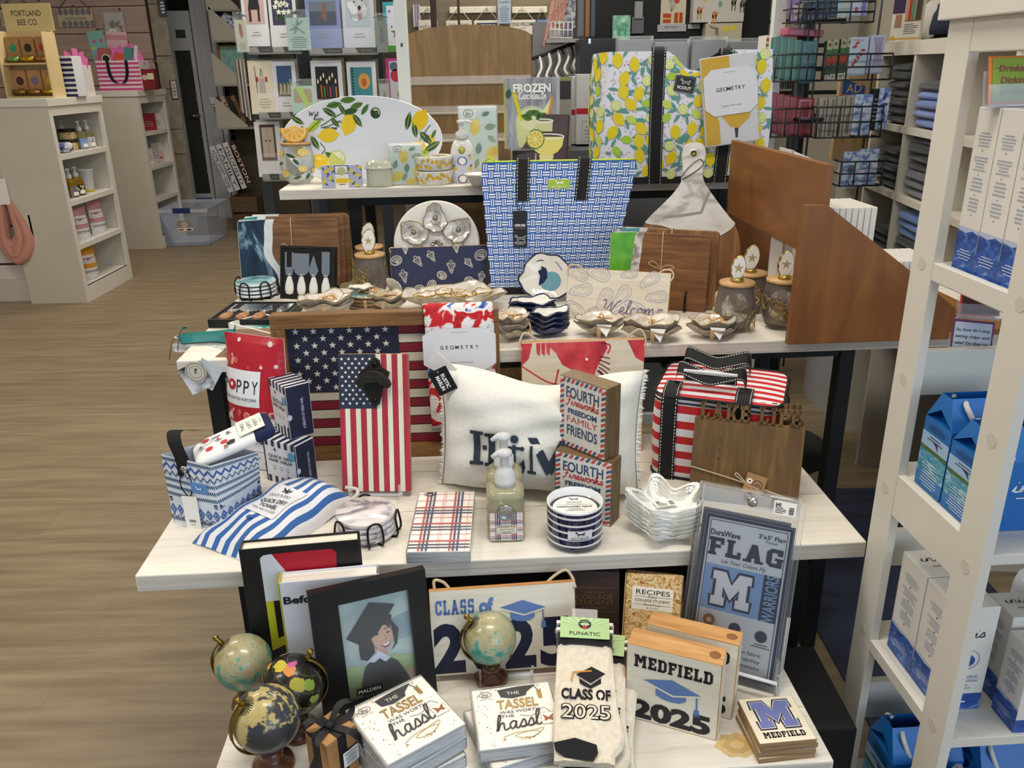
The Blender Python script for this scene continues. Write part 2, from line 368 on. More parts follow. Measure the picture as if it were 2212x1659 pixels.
 def cap(s, u, v, r, m, m2, k=1):
  a = s.w/s.h; T = lambda p: [(u+x*r, v+z*r*a) for x, z in p]
  s.pl(T([(-.55, .05), (-.55, -.3), (-.3, -.42), (0, -.46), (.3, -.42), (.5, -.28), (.5, 0), (0, -.15)]), m, k)
  s.pl(T([(-1, .22), (.05, -.12), (1, .12), (.0, .5)]), m, k+.6)
  s.st(T([(-.95, .18), (.05, -.17), (.95, .08)]), .035*r*2, m2, k+.8, sm=0)
  s.st(T([(.85, .1), (.88, -.5)]), .03*r*2, m, k, sm=0); s.pl(T([(.8, -.5), (.96, -.5), (1.0, -.8), (.76, -.8)]), m, k)
def lemon(d, u, v, r, rot, m, k=1, tip=1.28, m2=None):
 R = rad(rot); a = d.w/d.h; q = []
 for i in range(22):
  t = 2*PI*i/22; e = tip if abs(cos(t)) > .97 else 1; x, z = r*cos(t)*e, r*.76*sin(t); q.append((min(max(u+x*cos(R)-z*sin(R), 0), 1), min(max(v+(x*sin(R)+z*cos(R))*a, 0), 1)))
 d.pl(q, m, k)
 if m2: d.di(u-.2*r, v+.2*r*a, r*.4, m2, k+.3, r*.26, rot=rot, n=12)
def leaf(d, u, v, r, rot, m, k=1, wd=.36, m2=None):
 R = rad(rot); a = d.w/d.h; T = lambda q: [(u+(x*cos(R)-z*sin(R))*r, v+(x*sin(R)+z*cos(R))*r*a) for x, z in q]
 T0 = T; T = lambda q: [(min(max(x, 0), 1), min(max(y, 0), 1)) for x, y in T0(q)]
 d.pl(T([(-1, 0), (-.5, -wd*.8), (.1, -wd), (.6, -wd*.6), (1, 0), (.6, wd*.6), (.1, wd), (-.5, wd*.8)]), m, k)
 if m2: d.st(T([(-.95, 0), (.9, 0)]), r*.07, m2, k+.4, sm=0)
def citrus(d, u, v, r, rim, pith, seg, k=1, n=8):
 d.di(u, v, r, rim, k); d.di(u, v, r*.86, pith, k+.4); a = d.w/d.h
 for i in range(n):
  t0, t1 = 2*PI*(i+.12)/n, 2*PI*(i+.88)/n; d.pl([(u+.12*r*cos((t0+t1)/2), v+.12*r*a*sin((t0+t1)/2)), (u+.76*r*cos(t0), v+.76*r*a*sin(t0)), (u+.76*r*cos(t1), v+.76*r*a*sin(t1))], seg, k+.8)
def fz(w, y0, z):  # print on a top face: x from -w/2, y from y0 up
 return lambda x, y, k: V((x-w/2, y0+y, z+.0005*k))
# ================================================================ the room
def floor_tone():
 m, t, b = _new('floor'); L = t.links.new; N = t.nodes.new
 tc = N('ShaderNodeTexCoord'); br = N('ShaderNodeTexBrick'); br.offset = .37; br.inputs['Scale'].default_value = 1
 br.inputs['Brick Width'].default_value = 1.22; br.inputs['Row Height'].default_value = .18; br.inputs['Mortar Size'].default_value = .0012
 br.inputs['Color1'].default_value = lin('85745c'); br.inputs['Color2'].default_value = lin('94826a'); br.inputs['Mortar'].default_value = lin('6a5f52')
 mp = N('ShaderNodeMapping'); mp.inputs['Scale'].default_value = (1.1, 13, 1); n = N('ShaderNodeTexNoise'); n.inputs['Scale'].default_value = 2.2; n.inputs['Detail'].default_value = 7; n.inputs['Distortion'].default_value = .5
 rp = N('ShaderNodeValToRGB'); rp.color_ramp.elements[0].position = .3; rp.color_ramp.elements[1].position = .72
 rp.color_ramp.elements[0].color = lin('6f6048'); rp.color_ramp.elements[1].color = lin('a99a7c')
 mx = N('ShaderNodeMix'); mx.data_type = 'RGBA'; mx.inputs[0].default_value = .55
 L(tc.outputs['Object'], br.inputs[0]); L(tc.outputs['Object'], mp.inputs[0]); L(mp.outputs[0], n.inputs[0]); L(n.outputs[0], rp.inputs[0])
 L(br.outputs[0], mx.inputs[6]); L(rp.outputs[0], mx.inputs[7]); L(mx.outputs[2], b.inputs['Base Color']); b.inputs['Roughness'].default_value = .42
 return m
def struct(name, mb): return tag(mb.obj(name), None, None, None, 'structure')
XL, XR, YF, YB = -5.2, 4.4, -1.2, 10.6
struct('floor', MB().box(XL, YF, -.05, XR, YB, 0, floor_tone()))
struct('ceiling', MB().box(XL, YF, CEIL, XR, YB, CEIL+.08, mat('e9e6df', .8)))
struct('wall_back', MB().box(XL, YB, 0, XR, YB+.1, CEIL, mat('8c8272', .8)))
struct('wall_left', MB().box(XL-.1, YF, 0, XL, YB, CEIL, mat('d9d2c6', .8)))
wr = MB(); wm = mat('d6d2c8', .8)   # right wall with a wide shop window
for a in ((YF, 0, .6, .8), (.6, 0, 3.8, .8), (.6, 2.6, 3.8, CEIL), (YF, .8, .6, CEIL), (3.8, 0, YB, CEIL)):
 wr.box(XR, a[0], a[1], XR+.12, a[2], a[3], wm)
struct('wall_right', wr)
wf = MB()
for y in (.6, 1.64, 2.7, 3.74): wf.box(XR+.02, y, .8, XR+.1, y+.06, 2.6, WHITE)
for z in (.8, 2.54): wf.box(XR+.02, .6, z, XR+.1, 3.8, z+.06, WHITE)
struct('window_1', wf)
YS = 8.62
shp = noisy([(.3, 'b39a8d'), (.7, 'cbb5a8')], (1, 12, 12), 3, 6, .5, r=.7)
sl = MB(); xe = PY(372, 380, YS).x; gap = mat('6a564c', .9)
sl.box(XL, YS+.02, 0, xe, YS+.1, CEIL, gap)
z = 0
while z < CEIL:
 sl.box(XL, YS, z+.004, xe, YS+.02, min(z+.232, CEIL), shp, X=None); z += .236
kn = mat('6f5346', .8)
for px, py, r in ((213, 67, 7), (157, 13, 3), (197, 184, 6), (258, 20, 3), (335, 132, 5), (222, 62, 2), (83, 1, 3), (278, 92, 3)):
 q = PY(px, py, YS); rr = pxw(q, r); sl.add([q+V((rr*cos(2*PI*i/12), -.001, .8*rr*sin(2*PI*i/12))) for i in range(12)], [tuple(range(12))], kn)
struct('wall_partition', sl)
# ================================================================ nested display tables
YAW = rad(3)
WASH = noisy([(.2, 'd3ccc0'), (.45, 'ece6da'), (.8, 'f3efe6')], (1, 22, 22), 3.2, 7, .8, r=.5, rough=.6)
EDGE = noisy([(.25, 'b9b4aa'), (.6, 'd9d4ca')], (1, 20, 60), 3, 6, .4, r=.6)
LEG = mat('1d2126', .45, .4)
TAB = {}
def table(key, label, fl, wd, dp, z, th, legx, legy, back=True, brace=None, stain=None):
 X = M.Translation((fl.x, fl.y, 0)) @ M.Rotation(YAW, 4, 'Z')
 t = thing('display_table', label, 'display table', X, 'whitewashed nesting tables')
 mb = MB().box(0, 0, z-th, wd, dp, z, WASH, .003, fm={'y-': EDGE, 'x-': EDGE, 'x+': EDGE})
 sm = mat('a39a8c', .7)
 for q in (.36, .7): mb.box(.004, dp*q, z-.001, wd-.004, dp*q+.0012, z+.0003, sm)
 if stain: stain(mb, X)
 mb.obj('tabletop', t)
 for sx in legx:
  for y in legy:
   MB().box(sx-.018, y-.018, 0, sx+.018, y+.018, z-th, LEG, .002).obj('leg', t)
 MB().box(legx[0]-.015, legy[0]-.012, z-th-.03, legx[-1]+.015, legy[0]+.012, z-th-.002, LEG).obj('rail', t)
 MB().box(legx[0]-.015, legy[-1]-.012, z-th-.03, legx[-1]+.015, legy[-1]+.012, z-th-.002, LEG).obj('rail', t)
 if brace:
  for p in brace: MB().tube(p, .016, LEG, 4).obj('brace', t)
 TAB[key] = X; return t
Z1, Z2, Z3, Z4 = .47, .665, .908, 1.166
def stn(mb, X):
 q = X.inverted() @ P(1592, 1610, Z1); tan_, tb = mat('d9bd86', .6), mat('c9a86c', .6)
 for k, (r, m) in enumerate(((.034, tan_), (.022, tb), (.012, tan_))):
  mb.add([q+V((r*1.0*cos(2*PI*i/18)*(1+.12*sin(i*2.3)), .75*r*sin(2*PI*i/18)*(1+.1*cos(i*3.1)), .0004*(k+1))) for i in range(18)], [tuple(range(18))], m)
table('t1', 'lowest whitewashed table, under the graduation gifts and small globes', V((-.479, .950, 0)), .979, .33, Z1, .034, (.04, .94), (.05, .27), stain=stn)
table('t2', 'second whitewashed step table, under the flag plaque and white pillow', V((-.681, 1.258, 0)), 1.34, .52, Z2, .034, (.22, 1.25), (.09, .47))
table('t3', 'third whitewashed step table, under the oyster dishes and checked blue tote', P(380, 780, Z3), 2.0, .62, Z3, .031, (.06, 1.55), (.06, .58),
  brace=[[(1.55, .06, .25), (1.1, .58, .85)]])
table('t4', 'topmost whitewashed table, under the lemon platter and lemon tote', P(602, 411, Z4), 1.5, .52, Z4, .03, (.22, 1.4), (.06, .48))
DBG = []
def st4(bl, br, tl, tr, z, name='', mx=45, mn=-12):
 """panel standing at height z whose front face shows these four corners: finds lean and height"""
 best = None
 for k in range(int(mn*2), int(mx*2)+1):
  t = k*.5; X, w, h = stand(bl, br, (tl[1]+tr[1])/2, z, t)
  e = 0
  for s_, q in ((-1, tl), (1, tr)):
   p = proj(X @ V((s_*w/2, 0, h))); e += (p[0]-q[0])**2+(p[1]-q[1])**2
  if best is None or e < best[0]: best = (e, t, X, w, h)
 DBG.append((name, round(best[0]**.5, 1), best[1], round(best[3], 3), round(best[4], 3), round(best[2].translation.y, 3)))
 return best[2:]
def quadflat(tl, tr, br, bl, z):
 """top face of a box seen at height z -> matrix (x along bottom edge, y away), width, depth"""
 a, b, c, d = (P(*q, z) for q in (bl, br, tr, tl)); x = ((b-a)+(c-d)).normalized(); o = (a+b+c+d)/4
 y = V((-x.y, x.x, 0)); w = ((b-a).length+(c-d).length)/2; dp = ((d-a).dot(y)+(c-b).dot(y))/2
 return mtx(o-V((0, 0, 0)), x, y, ZZ), w, dp
PAGES = noisy([(.35, 'd8d0c0'), (.65, 'f2ece0')], (1, 90, 1), 6, 2, r=.8)
def book(label, X, w, h, th, cover, face=None, spine=None, group=None, name='book', pages=PAGES, soft=False):
 t = thing(name, label, 'book', X, group); c = .0025
 mb = MB().box(-w/2, 0, 0, w/2, c, h, cover, .0008).box(-w/2, th-c, 0, w/2, th, h, cover, .0008)
 mb.box(-w/2-.001, 0, 0, -w/2+.003, th, h, spine or cover, .0008)
 if face: face(De(mb, w, h))
 mb.obj('cover', t)
 MB().box(-w/2+.003, c, .003 if not soft else 0, w/2-.004, th-c, h-(.004 if not soft else .0005), pages).obj('page_block', t)
 return t
BRASS = mat('9a7f3c', .28, 1); TURNED = noisy([(.3, '3f2114'), (.7, '7a4a2a')], (1, 1, 3), 24, 4, 1.2, r=.3, coat=.4)
def globe(label, px, py, R, ball, deg, tilt=38, deco=None):
 X = flat(px, py, Z1, deg); t = thing('desk_globe', label, 'globe', X, 'mini desk globes')
 MB().lathe([(0, 0), (R*.62, 0), (R*.66, .006), (R*.6, .014), (R*.38, .02), (R*.30, .026), (R*.36, .032), (R*.22, .038), (0, .04)], TURNED).obj('base', t)
 B = M.Translation((0, 0, .045+R)) @ M.Rotation(rad(-tilt), 4, 'Y')
 mb = MB().ball((0, 0, 0), R, ball, 36, B)
 fn = lambda x, z, k: B @ V(((R+.0004*k)*cos(x)*cos(z), (R+.0004*k)*sin(x)*cos(z), (R+.0004*k)*sin(z)))
 d = De(mb, 1, 1, fn)
 if deco: deco(d)
 for i in range(24): a = i*PI/12; d.rc(a, 1.28, a+.12, 1.47, INK, 1)
 mb.obj('ball', t)
 ar = [(B @ V((-(R+.006)*cos(a), 0, (R+.006)*sin(a)))) for a in [PI/2-PI*i/22 for i in range(23)]]
 m2 = MB(); ay = (B.to_3x3() @ V((0, 1, 0)))*.006
 for i in range(22):
  a, b = ar[i], ar[i+1]; c = B.translation; ia, ib = c+(a-c)*.965, c+(b-c)*.965
  m2.add([a-ay, a+ay, b+ay, b-ay, ia-ay, ia+ay, ib+ay, ib-ay], [(0, 1, 2, 3), (4, 7, 6, 5), (0, 3, 7, 4), (1, 5, 6, 2)], BRASS, True)
 m2.obj('meridian_arc', t)
 MB().lathe([(0, R), (.004, R), (.0045, R+.009), (.003, R+.011), (.0055, R+.016), (.004, R+.021), (0, R+.022)], BRASS, 12, B).obj('finial', t)
 MB().lathe([(0, -R-.012), (.004, -R-.01), (.004, -R)], BRASS, 12, B).obj('pin', t)
GLB1 = noisy([(.36, '2f8478'), (.45, '5fa393'), (.48, 'b9b08c'), (.62, '8a8450'), (.72, 'cfc6ac')], (1, 1, 1), 15, 9, .5, r=.3, coat=.3, rough=.65)
GLB2 = mat('17140f', .35, coat=.3)
GLB3 = noisy([(.50, '35393f'), (.515, 'b7a568'), (.7, 'd8c98e')], (1, 1, 1), 14, 9, .4, r=.35, coat=.3, rough=.62)
def dk(d):
 rr = random.Random(4)
 for i in range(12): d.st([(i*PI/6, -1.3), (i*PI/6, 0), (i*PI/6, 1.25)], .008, mat('8f8a4a'), 1, sm=8)
 for q in (-1, -.5, .5, 1): d._st([(a*PI/24, q) for a in range(49)], .008, mat('8f8a4a'), 1)
 d._st([(a*PI/24, 0) for a in range(49)], .022, mat('b6b548'), 1.5)
 for (x, z, s, c) in ((3.6, .75, .42, 'c6b83a'), (4.1, .9, .4, 'd98a4a'), (3.9, 1.1, .3, 'c65a9a'), (4.8, .7, .45, 'a9a23a'), (5.3, .75, .35, '7f9a3a'), (3.2, .35, .2, 'c99a3a'), (3.3, -.5, .25, 'd9b86a'), (5.6, .3, .25, '8fa044'), (.6, .6, .5, 'c98a4a'), (1.6, .2, .4, '9aa544'), (2.6, .7, .3, 'b98a9a')):
  q = [(s*.7*(1+.3*rr.random())*cos(a*PI/8), .5*s*(.75+.5*rr.random())*sin(a*PI/8)) for a in range(16)]; d.raw([(x-3.4, z)]+[(x-3.4+u*g, z+v*g) for g in (.35, .7, 1) for u, v in q], [(0, 1+i, 1+(i+1) % 16) for i in range(16)]+[(1+16*g+i, 17+16*g+i, 17+16*g+(i+1) % 16, 1+16*g+(i+1) % 16) for g in (0, 1) for i in range(16)], mat('#'+c, .5), 2)
 for r_, c in ((.16, 'a9bd4a'), (.11, '17140f'), (.07, 'a9bd4a'), (.035, '17140f')): d.di(1.35, -.15, r_, mat('#'+c), 2.5+.2-r_)
globe('green desk globe nearest the black speech-bubble book', 541, 1524, .048, GLB1, 0)
globe('black desk globe with bright multicoloured countries and a wooden base', 646, 1580, .051, GLB2, 195, 30, dk)
globe('charcoal and gold desk globe with its brass arc facing the aisle', 592, 1656, .052, GLB3, 40, 34)
globe('green desk globe standing before the large class sign', 1061, 1468, .047, GLB1, 10)
LUX = mat('17171a', .42)
X, w, h = st4((560, 1478), (802, 1452), (524, 1186), (781, 1168), Z1, 'blackbook', 1)
def f(d):
 r, y_, wh = mat('b3152c'), mat('c9c92a'), mat('d9dde6')
 d.pl([(.18, .80), (.26, .955), (.76, .955), (.80, .93), (.79, .80), (.70, .76), (.44, .70)], r)
 d.pl([(.16, .62), (.16, .93), (.19, .95), (.26, .955), (.44, .72), (.44, .62)], wh, 1.5)
 d.pl([(.16, .25), (.16, .62), (.225, .62), (.225, .34), (.5, .42), (.5, .36)], y_, 1.5); d.di(.35, .06, .25, r, 1, .17)
 for i, s_ in enumerate(('Where will you be', 'five years from', 'today?')): d.tx(s_, .38, .125-.045*i, .018, mat('e0a7a0'), 2, it=.25)
book('thick black hardback with red and yellow speech bubbles, behind the green globe', X, w, h, .032, LUX, f, mat('2a2a2d'))
X, w, h = st4((633, 1502), (838, 1480), (608, 1257), (822, 1243), Z1, 'whitebook', 1)
def f(d): d.tx('Before You', .39, .85, .062, INK, 1, .72, b=.035)
PG2 = noisy([(.3, 'f0ebe2'), (.55, 'f0ebe2'), (.56, 'b0356a'), (.58, 'f0ebe2'), (.66, 'f0ebe2'), (.67, 'c9c93a'), (.69, 'f0ebe2')], (.2, 60, .2), 3, 1, r=.8)
book('white hardback tucked behind the black photo frame', X, w, h, .034, mat('dfe1ea', .4), f, mat('b7b52f'), pages=PG2)
X, w, h = st4((703, 1570), (946, 1503), (661, 1297), (908, 1216), Z1, 'frame', 9)
t = thing('picture_frame', 'tilted black picture frame holding a portrait of a smiling graduate', 'picture frame', X)
bk = mat('0c0c0d', .4)
mb = MB(); a, b_, c, e = -w/2+.235*w, w/2-.165*w, .12*h, .875*h
for q in ((-w/2, 0, a, h), (b_, 0, w/2, h), (a, 0, b_, c), (a, e, b_, h)): mb.box(q[0], 0, q[1], q[2], .018, q[3], bk)
mb.obj('frame', t)
MB().box(-w/2+.01, .018, .01, w/2-.01, .021, h-.01, mat('3a3530')).obj('backing_board', t)
MB().box(-.03, .021, 0, .03, .026, h*.7, mat('26221f'), X=M.Rotation(rad(-18), 4, 'X')).obj('easel_strut', t)
pw, ph = b_-a, e-c
sky = noisy([(.3, '8fa8a8'), (.5, 'b9c9c2'), (.7, 'dfe6e2')], (1, 1, 1), 9, 3, r=.3)
mb = MB().box(-pw/2, 0, 0, pw/2, .003, ph, sky); d = De(mb, pw, ph)
d.pl([(0, 0), (1, 0), (1, .30), (.7, .36), (.3, .30), (0, .34)], noisy([(.3, '9cb568'), (.7, 'c3d09a')], (1, 1, 1), 12, 2), 1)
d.pl([(.55, .6), (.75, .72), (1, .76), (1, .5), (.6, .48)], noisy([(.3, '6d8794'), (.7, 'a6bcc2')], (1, 1, 1), 14, 2), 1)
gown, hair, skin = mat('211f24', .6), mat('241a18', .5), mat('e0b49c', .5)
d.pl([(.2, 0), (.2, .12), (.27, .28), (.38, .35), (.6, .36), (.76, .28), (.88, .12), (.95, 0)], gown, 2)
d.pl([(.86, .14), (.95, .18), (1, .1), (1, 0), (.9, .02)], skin, 1.8)
d.pl([(.30, .34), (.48, .44), (.66, .33), (.58, .30), (.5, .35), (.42, .32)], mat('e6e8f0'), 3)
d.pl([(.44, .46), (.44, .38), (.54, .34), (.62, .38), (.6, .47)], mat('d6a58c'), 2.6)
d.pl([(.27, .66), (.22, .5), (.23, .38), (.33, .35), (.44, .4), (.44, .56), (.72, .66), (.74, .46), (.68, .40), (.78, .46), (.82, .60), (.72, .72), (.5, .76)], hair, 3)
d.di(.57, .56, .155, skin, 3.4, .20, rot=12)
d.pl([(.40, .60), (.42, .68), (.55, .745), (.70, .72), (.76, .62), (.70, .67), (.6, .68), (.5, .66)], hair, 4)
for u in (.50, .66): d.di(u, .595, .028, mat('2a1c18'), 4, .012, rot=15); d.st([(u-.05, .63), (u, .645), (u+.045, .635)], .012, hair, 4)
d.st([(.60, .58), (.625, .535), (.59, .525)], .009, mat('b98468'), 4)
d.pl([(.53, .48), (.6, .49), (.69, .51), (.66, .455), (.6, .44)], mat('a33a44'), 4); d.pl([(.545, .482), (.6, .49), (.68, .507), (.65, .47), (.6, .462)], mat('f6f2ee'), 4.6)
d.pl([(.30, .70), (.36, .60), (.52, .66), (.72, .70), (.74, .76), (.55, .82)], mat('131216'), 4.6)
d.pl([(.06, .62), (.44, .93), (.80, .86), (.50, .60), (.26, .52)][:5], mat('0f0e12'), 5); d.st([(.27, .72), (.25, .5)], .02, mat('1c1a22'), 5.6)
d.st([(.44, .47), (.46, .42), (.44, .40)], .008, mat('e6e6e6', .2, .8), 5)
po = mb.obj('photo_print', t, M.Translation(((a+b_)/2, .013, c)))
MB().box(a, .0065, c, b_, .008, e, film('ffffff', .02, .03)).obj('glazing', t)
mb = MB().box(-.022, -.0006, -.006, .022, 0, .006, mat('16151a')); De(mb, .044, .012, lambda x, z, k: V((x-.022, -.0006-.0004*k, z-.006))).tx('MALDEN', .5, .5, .55, LAB, 1, .86)
mb.obj('sticker', t, M.Translation((a+.035, .006, c+.014)))
PALE = noisy([(.3, 'ded6c2'), (.7, 'efe9d9')], (1, 8, 14), 5, 5, .3, r=.6); PINE = wood('b27a3f', 'd6a465', 'x', 10, k=10)
BLU, DBL = mat('5f7fb8'), mat('141b38')
X, w, h = st4((936, 1462), (1246, 1438), (905, 1278), (1237, 1256), Z1+.012, 'sign')
t = thing('hanging_sign', 'long pale wooden class sign with navy year numerals', 'sign', X)
mb = MB().box(-w/2, 0, 0, w/2, .012, h, PINE, .001, fm={'y-': PALE}); d = De(mb, w, h)
d.sl('CLASS', .17, .80, .17, BLU, 1, .27); d.tx('of', .385, .80, .17, BLU, 1, .10, b=.05)
for i, c in enumerate('2025'): d.tx(c, .12+.245*i, .335, .54 if c != '5' else .54, DBL, 1.2, .215, b=.05)
d.cap(.635, .70, .16, BLU, PALE, 2)
mb.obj('board', t)
rope = mat('c9b79a', .9)
MB().tube(smooth_pts([(w*.30, .013, h*.96), (w*.38, .015, h*1.06), (w*.45, .016, h*1.10), (w*.49, .012, h*1.02), (w*.497, .003, h*.97), (w*.5, -.004, h*.94)], 5), .0028, rope).obj('rope', t)
MB().tube(smooth_pts([(-w*.46, .013, h*.97), (-w*.46, .016, h*1.08), (-w*.40, .018, h*1.05), (-w*.36, .015, h*.98)], 5), .0028, rope).obj('rope', t)
def easel(label, X, w, h, lift, sp=.5, m=ACRY, th=.0035):
 t = thing('display_easel', label, 'easel', X @ M.Translation((0, 0, -lift)))
 for s_ in (-1, 1):
  MB().prism([(-.001+.02, 0), (-.028, 0), (-.028, lift+.02), (-.024, lift+.02), (-.022, lift-.002), (.022, lift-.002), (.03, h*.5), (.034, h*.5), (.045, 0)], -th/2, th/2, m,
     X=mtx(V((s_*w*sp/2, 0, 0)), V((0, 1, 0)), V((1, 0, 0)), ZZ)).obj('side_plate', t)
 MB().box(-w*sp/2, -.012, lift-.007, w*sp/2, .018, lift-.003, m).obj('crossbar', t)
easel('clear acrylic easel under the long class sign', X, w, h, .012, .36)
X, w, h = st4((1230, 1414), (1337, 1416), (1222, 1230), (1340, 1238), Z1, 'brownbook')
BRN = mat('33201b', .55, bump=.3, bs=400); GLD = mat('8a6f2f', .35, .6)
def f(d):
 d.rc(.1, .80, .9, .806, GLD); d.rc(.1, .515, .9, .521, GLD); d.rc(.9, .515, .905, .8, mat('4a3020'))
 for s_, v, hh, ww in (('Stuff Every', .755, .035, .42), ('COLLEGE', .695, .055, .74), ('STUDENT', .63, .055, .8), ('Should Know', .57, .03, .5)): d.tx(s_, .5, v, hh, GLD, 1, ww)
book('slim dark brown leather-look book with gold lettering', X, w, h, .016, BRN, f, pages=mat('e9e4da', .8))
X, w, h = st4((1341, 1426), (1463, 1441), (1353, 1232), (1474, 1254), Z1, 'recipes')
NOOD = noisy([(.28, '7c2f14'), (.42, 'c79a55'), (.55, 'e0c48e'), (.8, 'f0dfb4')], (1, 1, 1.4), 55, 2, 3.2, r=.5)
def f(d):
 d.rc(.13, .60, .86, .86, mat('efe8d6')); d.tx('RECIPES', .5, .805, .055, INK, 2, .6); d.scr('Every', .5, .752, .022, .006, INK, 2, .16) if False else d.tx('Every', .5, .755, .028, INK, 2, .15, it=.3)
 d.tx('COLLEGE STUDENT', .5, .71, .03, INK, 2, .62); d.tx('Should Know', .5, .665, .026, INK, 2, .3, it=.3); d.tx('By Christine', .5, .628, .014, INK, 2, .2)
 for q in ((.17, .43, .752), (.57, .83, .752), (.17, .35, .66), (.65, .83, .66)): d.rc(q[0], q[2], q[1], q[2]+.003, INK, 2)
 d.rc(.08, .02, .6, .2, mat('d98a4a'), 1)
bt = book('noodle-covered recipe book, the foremost of its row', X, w, h, .008, NOOD, f, mat('c9b27a'), 'recipe books', soft=True)
for i, s_ in enumerate(('noodle-covered recipe book, second in its row', 'noodle-covered recipe book, third in its row from the aisle', 'noodle-covered recipe book, rearmost of its row')):
 copy_thing(bt, X @ M.Translation((.001+.002*(i % 2), .0095*(i+1), .0)), s_)
def school_block(label, X, w, h):
 t = MB().box(-w/2, 0, 0, w/2, .042, h, PINE, .0015, fm={'y-': PALE, 'x+': PALE}); d = De(t, w, h)
 d.sl('MEDFIELD', .5, .80, .16, mat('15141c'), 1, .84); d.cap(.5, .50, .31, BLU, PALE, 1)
 d.tx('2025', .5, .17, .235, mat('15141c'), 1, .86, b=.05)
 t.lathe([(0, .0), (.008, .0), (.009, -.0003)], mat('8a5a30'), 16, M.Translation((w*.40, .021, h+.0006)))
 solo(t, 'wooden_block', label, 'block sign', X, 'school year block signs')
X, w, h = st4((1349, 1546), (1547, 1601), (1354, 1386), (1563, 1439), Z1, 'block1')
school_block('wooden school year block, the one nearer the coaster stack and sock pile', X, w, h)
X, w, h = st4((1386, 1502), (1580, 1556), (1396, 1344), (1600, 1396), Z1, 'block2')
school_block('wooden school year block mostly hidden behind its twin', X, w, h)
NV = mat('23304f'); LB = mat('8fb4e0')
def mlogo(d, u, v, r, m, m2, k=1, m3=None):
 pts = [(-1, .9), (-.35, .9), (0, .25), (.35, .9), (1, .9), (1, .45), (.82, .45), (.82, -.45), (1, -.45), (1, -.9), (.28, -.9), (.28, -.45), (.42, -.45), (.42, .1), (0, -.55), (-.42, .1), (-.42, -.45), (-.28, -.45), (-.28, -.9), (-1, -.9), (-1, -.45), (-.82, -.45), (-.82, .45), (-1, .45)]
 a = d.w/d.h; T = lambda s_: [(u+x*r*s_, v+y*r*a*s_) for x, y in pts]
 d.st(T(1), r*.3, m2, k, True, 0)
 if m3: d.st(T(1), r*.1, m3, k+.4, True, 0)
 d.pl(T(1), m, k+.8)
X, w, h = st4((1480, 1432), (1668, 1484), (1543, 1101), (1743, 1147), Z1+.012, 'flagpack', 20)
def flagpack(label, X):
 t = thing('flag_packet', label, 'packaged flag', X, 'packaged flags')
 mb = MB().box(-w/2, 0, 0, w/2, .012, h, mat('34507c'), .001, fm={'y-': mat('e9eaea', .4)}); d = De(mb, w, h)
 d.frame(.01, .005, .99, .995, .035, NV); d.frame(.065, .035, .935, .965, .008, NV)
 d.tx('DuraWave', .25, .885, .036, NV, 1, .34, b=.03); d.tx("3'x5' Flag", .77, .915, .028, NV, 1, .30, b=.02); d.tx('Printed', .77, .885, .018, NV, 1, .13)
 d.sl('FLAG', .5, .795, .115, NV, 1, .86); d.tx('Let Your Colors Fly', .5, .71, .026, NV, 1, .5, it=.25)
 d.rc(.07, .39, .74, .68, LB); d.rc(.74, .39, .93, .68, NV); mlogo(d, .40, .535, .22, mat('f2f2f4'), NV, 2)
 d.tx('WARRIORS', .835, .535, .075, LB, 2, .53, rot=90, b=.02)
 for u, v, m in ((.2, .32, mat('b0924a', .3, .8)), (.5, .30, mat('2c3350')), (.8, .29, mat('2c3350'))):
  d.di(u, v, .075, mat('d7d9dc'), 1); d.di(u, v, .068, m, 1.6)
 d.di(.2, .32, .03, mat('e9eaea'), 2.2)
 for i in range(3): d.lines(.1+.3*i, .32+.3*i, .215, .245, 2, NV, 1)
 for i, s_ in enumerate(('lightweight nylon fabric', 'for added durability', 'two brass grommets')): d.tx(s_, .5, .17-.042*i, .024, NV, 1, .66)
 d.tx('3 FT FLAG', .5, .04, .018, NV, 1, .2)
 mb.obj('printed_card', t)
 a, b_ = -w/2-.012, w/2+.012; H = h*1.165
 mb = MB().box(a, -.004, -.004, b_, -.0034, H, film('ffffff', .0, .06)).box(a, .0145, -.004, b_, .015, H, CLEAR).box(a, -.0034, -.004, a+.0008, .0145, H, CLEAR).box(b_-.0008, -.0034, -.004, b_, .0145, H, CLEAR)
 mb.box(a, -.0046, h*1.06, b_, -.004, h*1.165, film('ffffff', .16, .1)); mb.obj('clear_pouch', t)
 mb = MB(); mb.lathe([(.006, 0), (.009, 0), (.009, .0008)], STEEL, 16, M.Translation((0, -.0046, h*1.12)) @ M.Rotation(PI/2, 4, 'X')); mb.obj('grommet', t)
 mb = MB().box(-.019, -.0006, -.012, .019, 0, .012, LAB); d = De(mb, .038, .024, lambda x, z, k: V((x-.019, -.0006-.0004*k, z-.012)))
 d.tx('$40', .2, .75, .26, INK, 1, .26, b=.03); d.lines(.08, .6, .1, .6, 4, INK, 1, .4, False)
 for i in range(9): d.rc(.68, .12+.06*i, .9, .12+.06*i+.02+.015*(i % 3), INK, 1)
 mb.obj('price_sticker', t, M.Translation((w*.36, -.0048, h*1.115)))
 return t
flagpack('packaged school flag standing in front of its duplicate', X)
copy_thing([o for o in COL.objects if o.name == 'flag_packet'][0], X @ M.Translation((-.010, .02, .004)), 'packaged school flag half hidden behind the foremost one')
t = thing('wire_easel', 'white coated wire easel holding the packaged flags', 'easel', X @ M.Translation((0, 0, -.012)))
ww = mat('efefed', .35); pts = [(-.055, .045, h*.45), (-.055, .042, .008), (-.055, -.022, .008), (-.055, -.03, .03), (.085, -.03, .03), (.085, -.022, .008), (.085, .042, .008), (.085, .045, h*.45)]
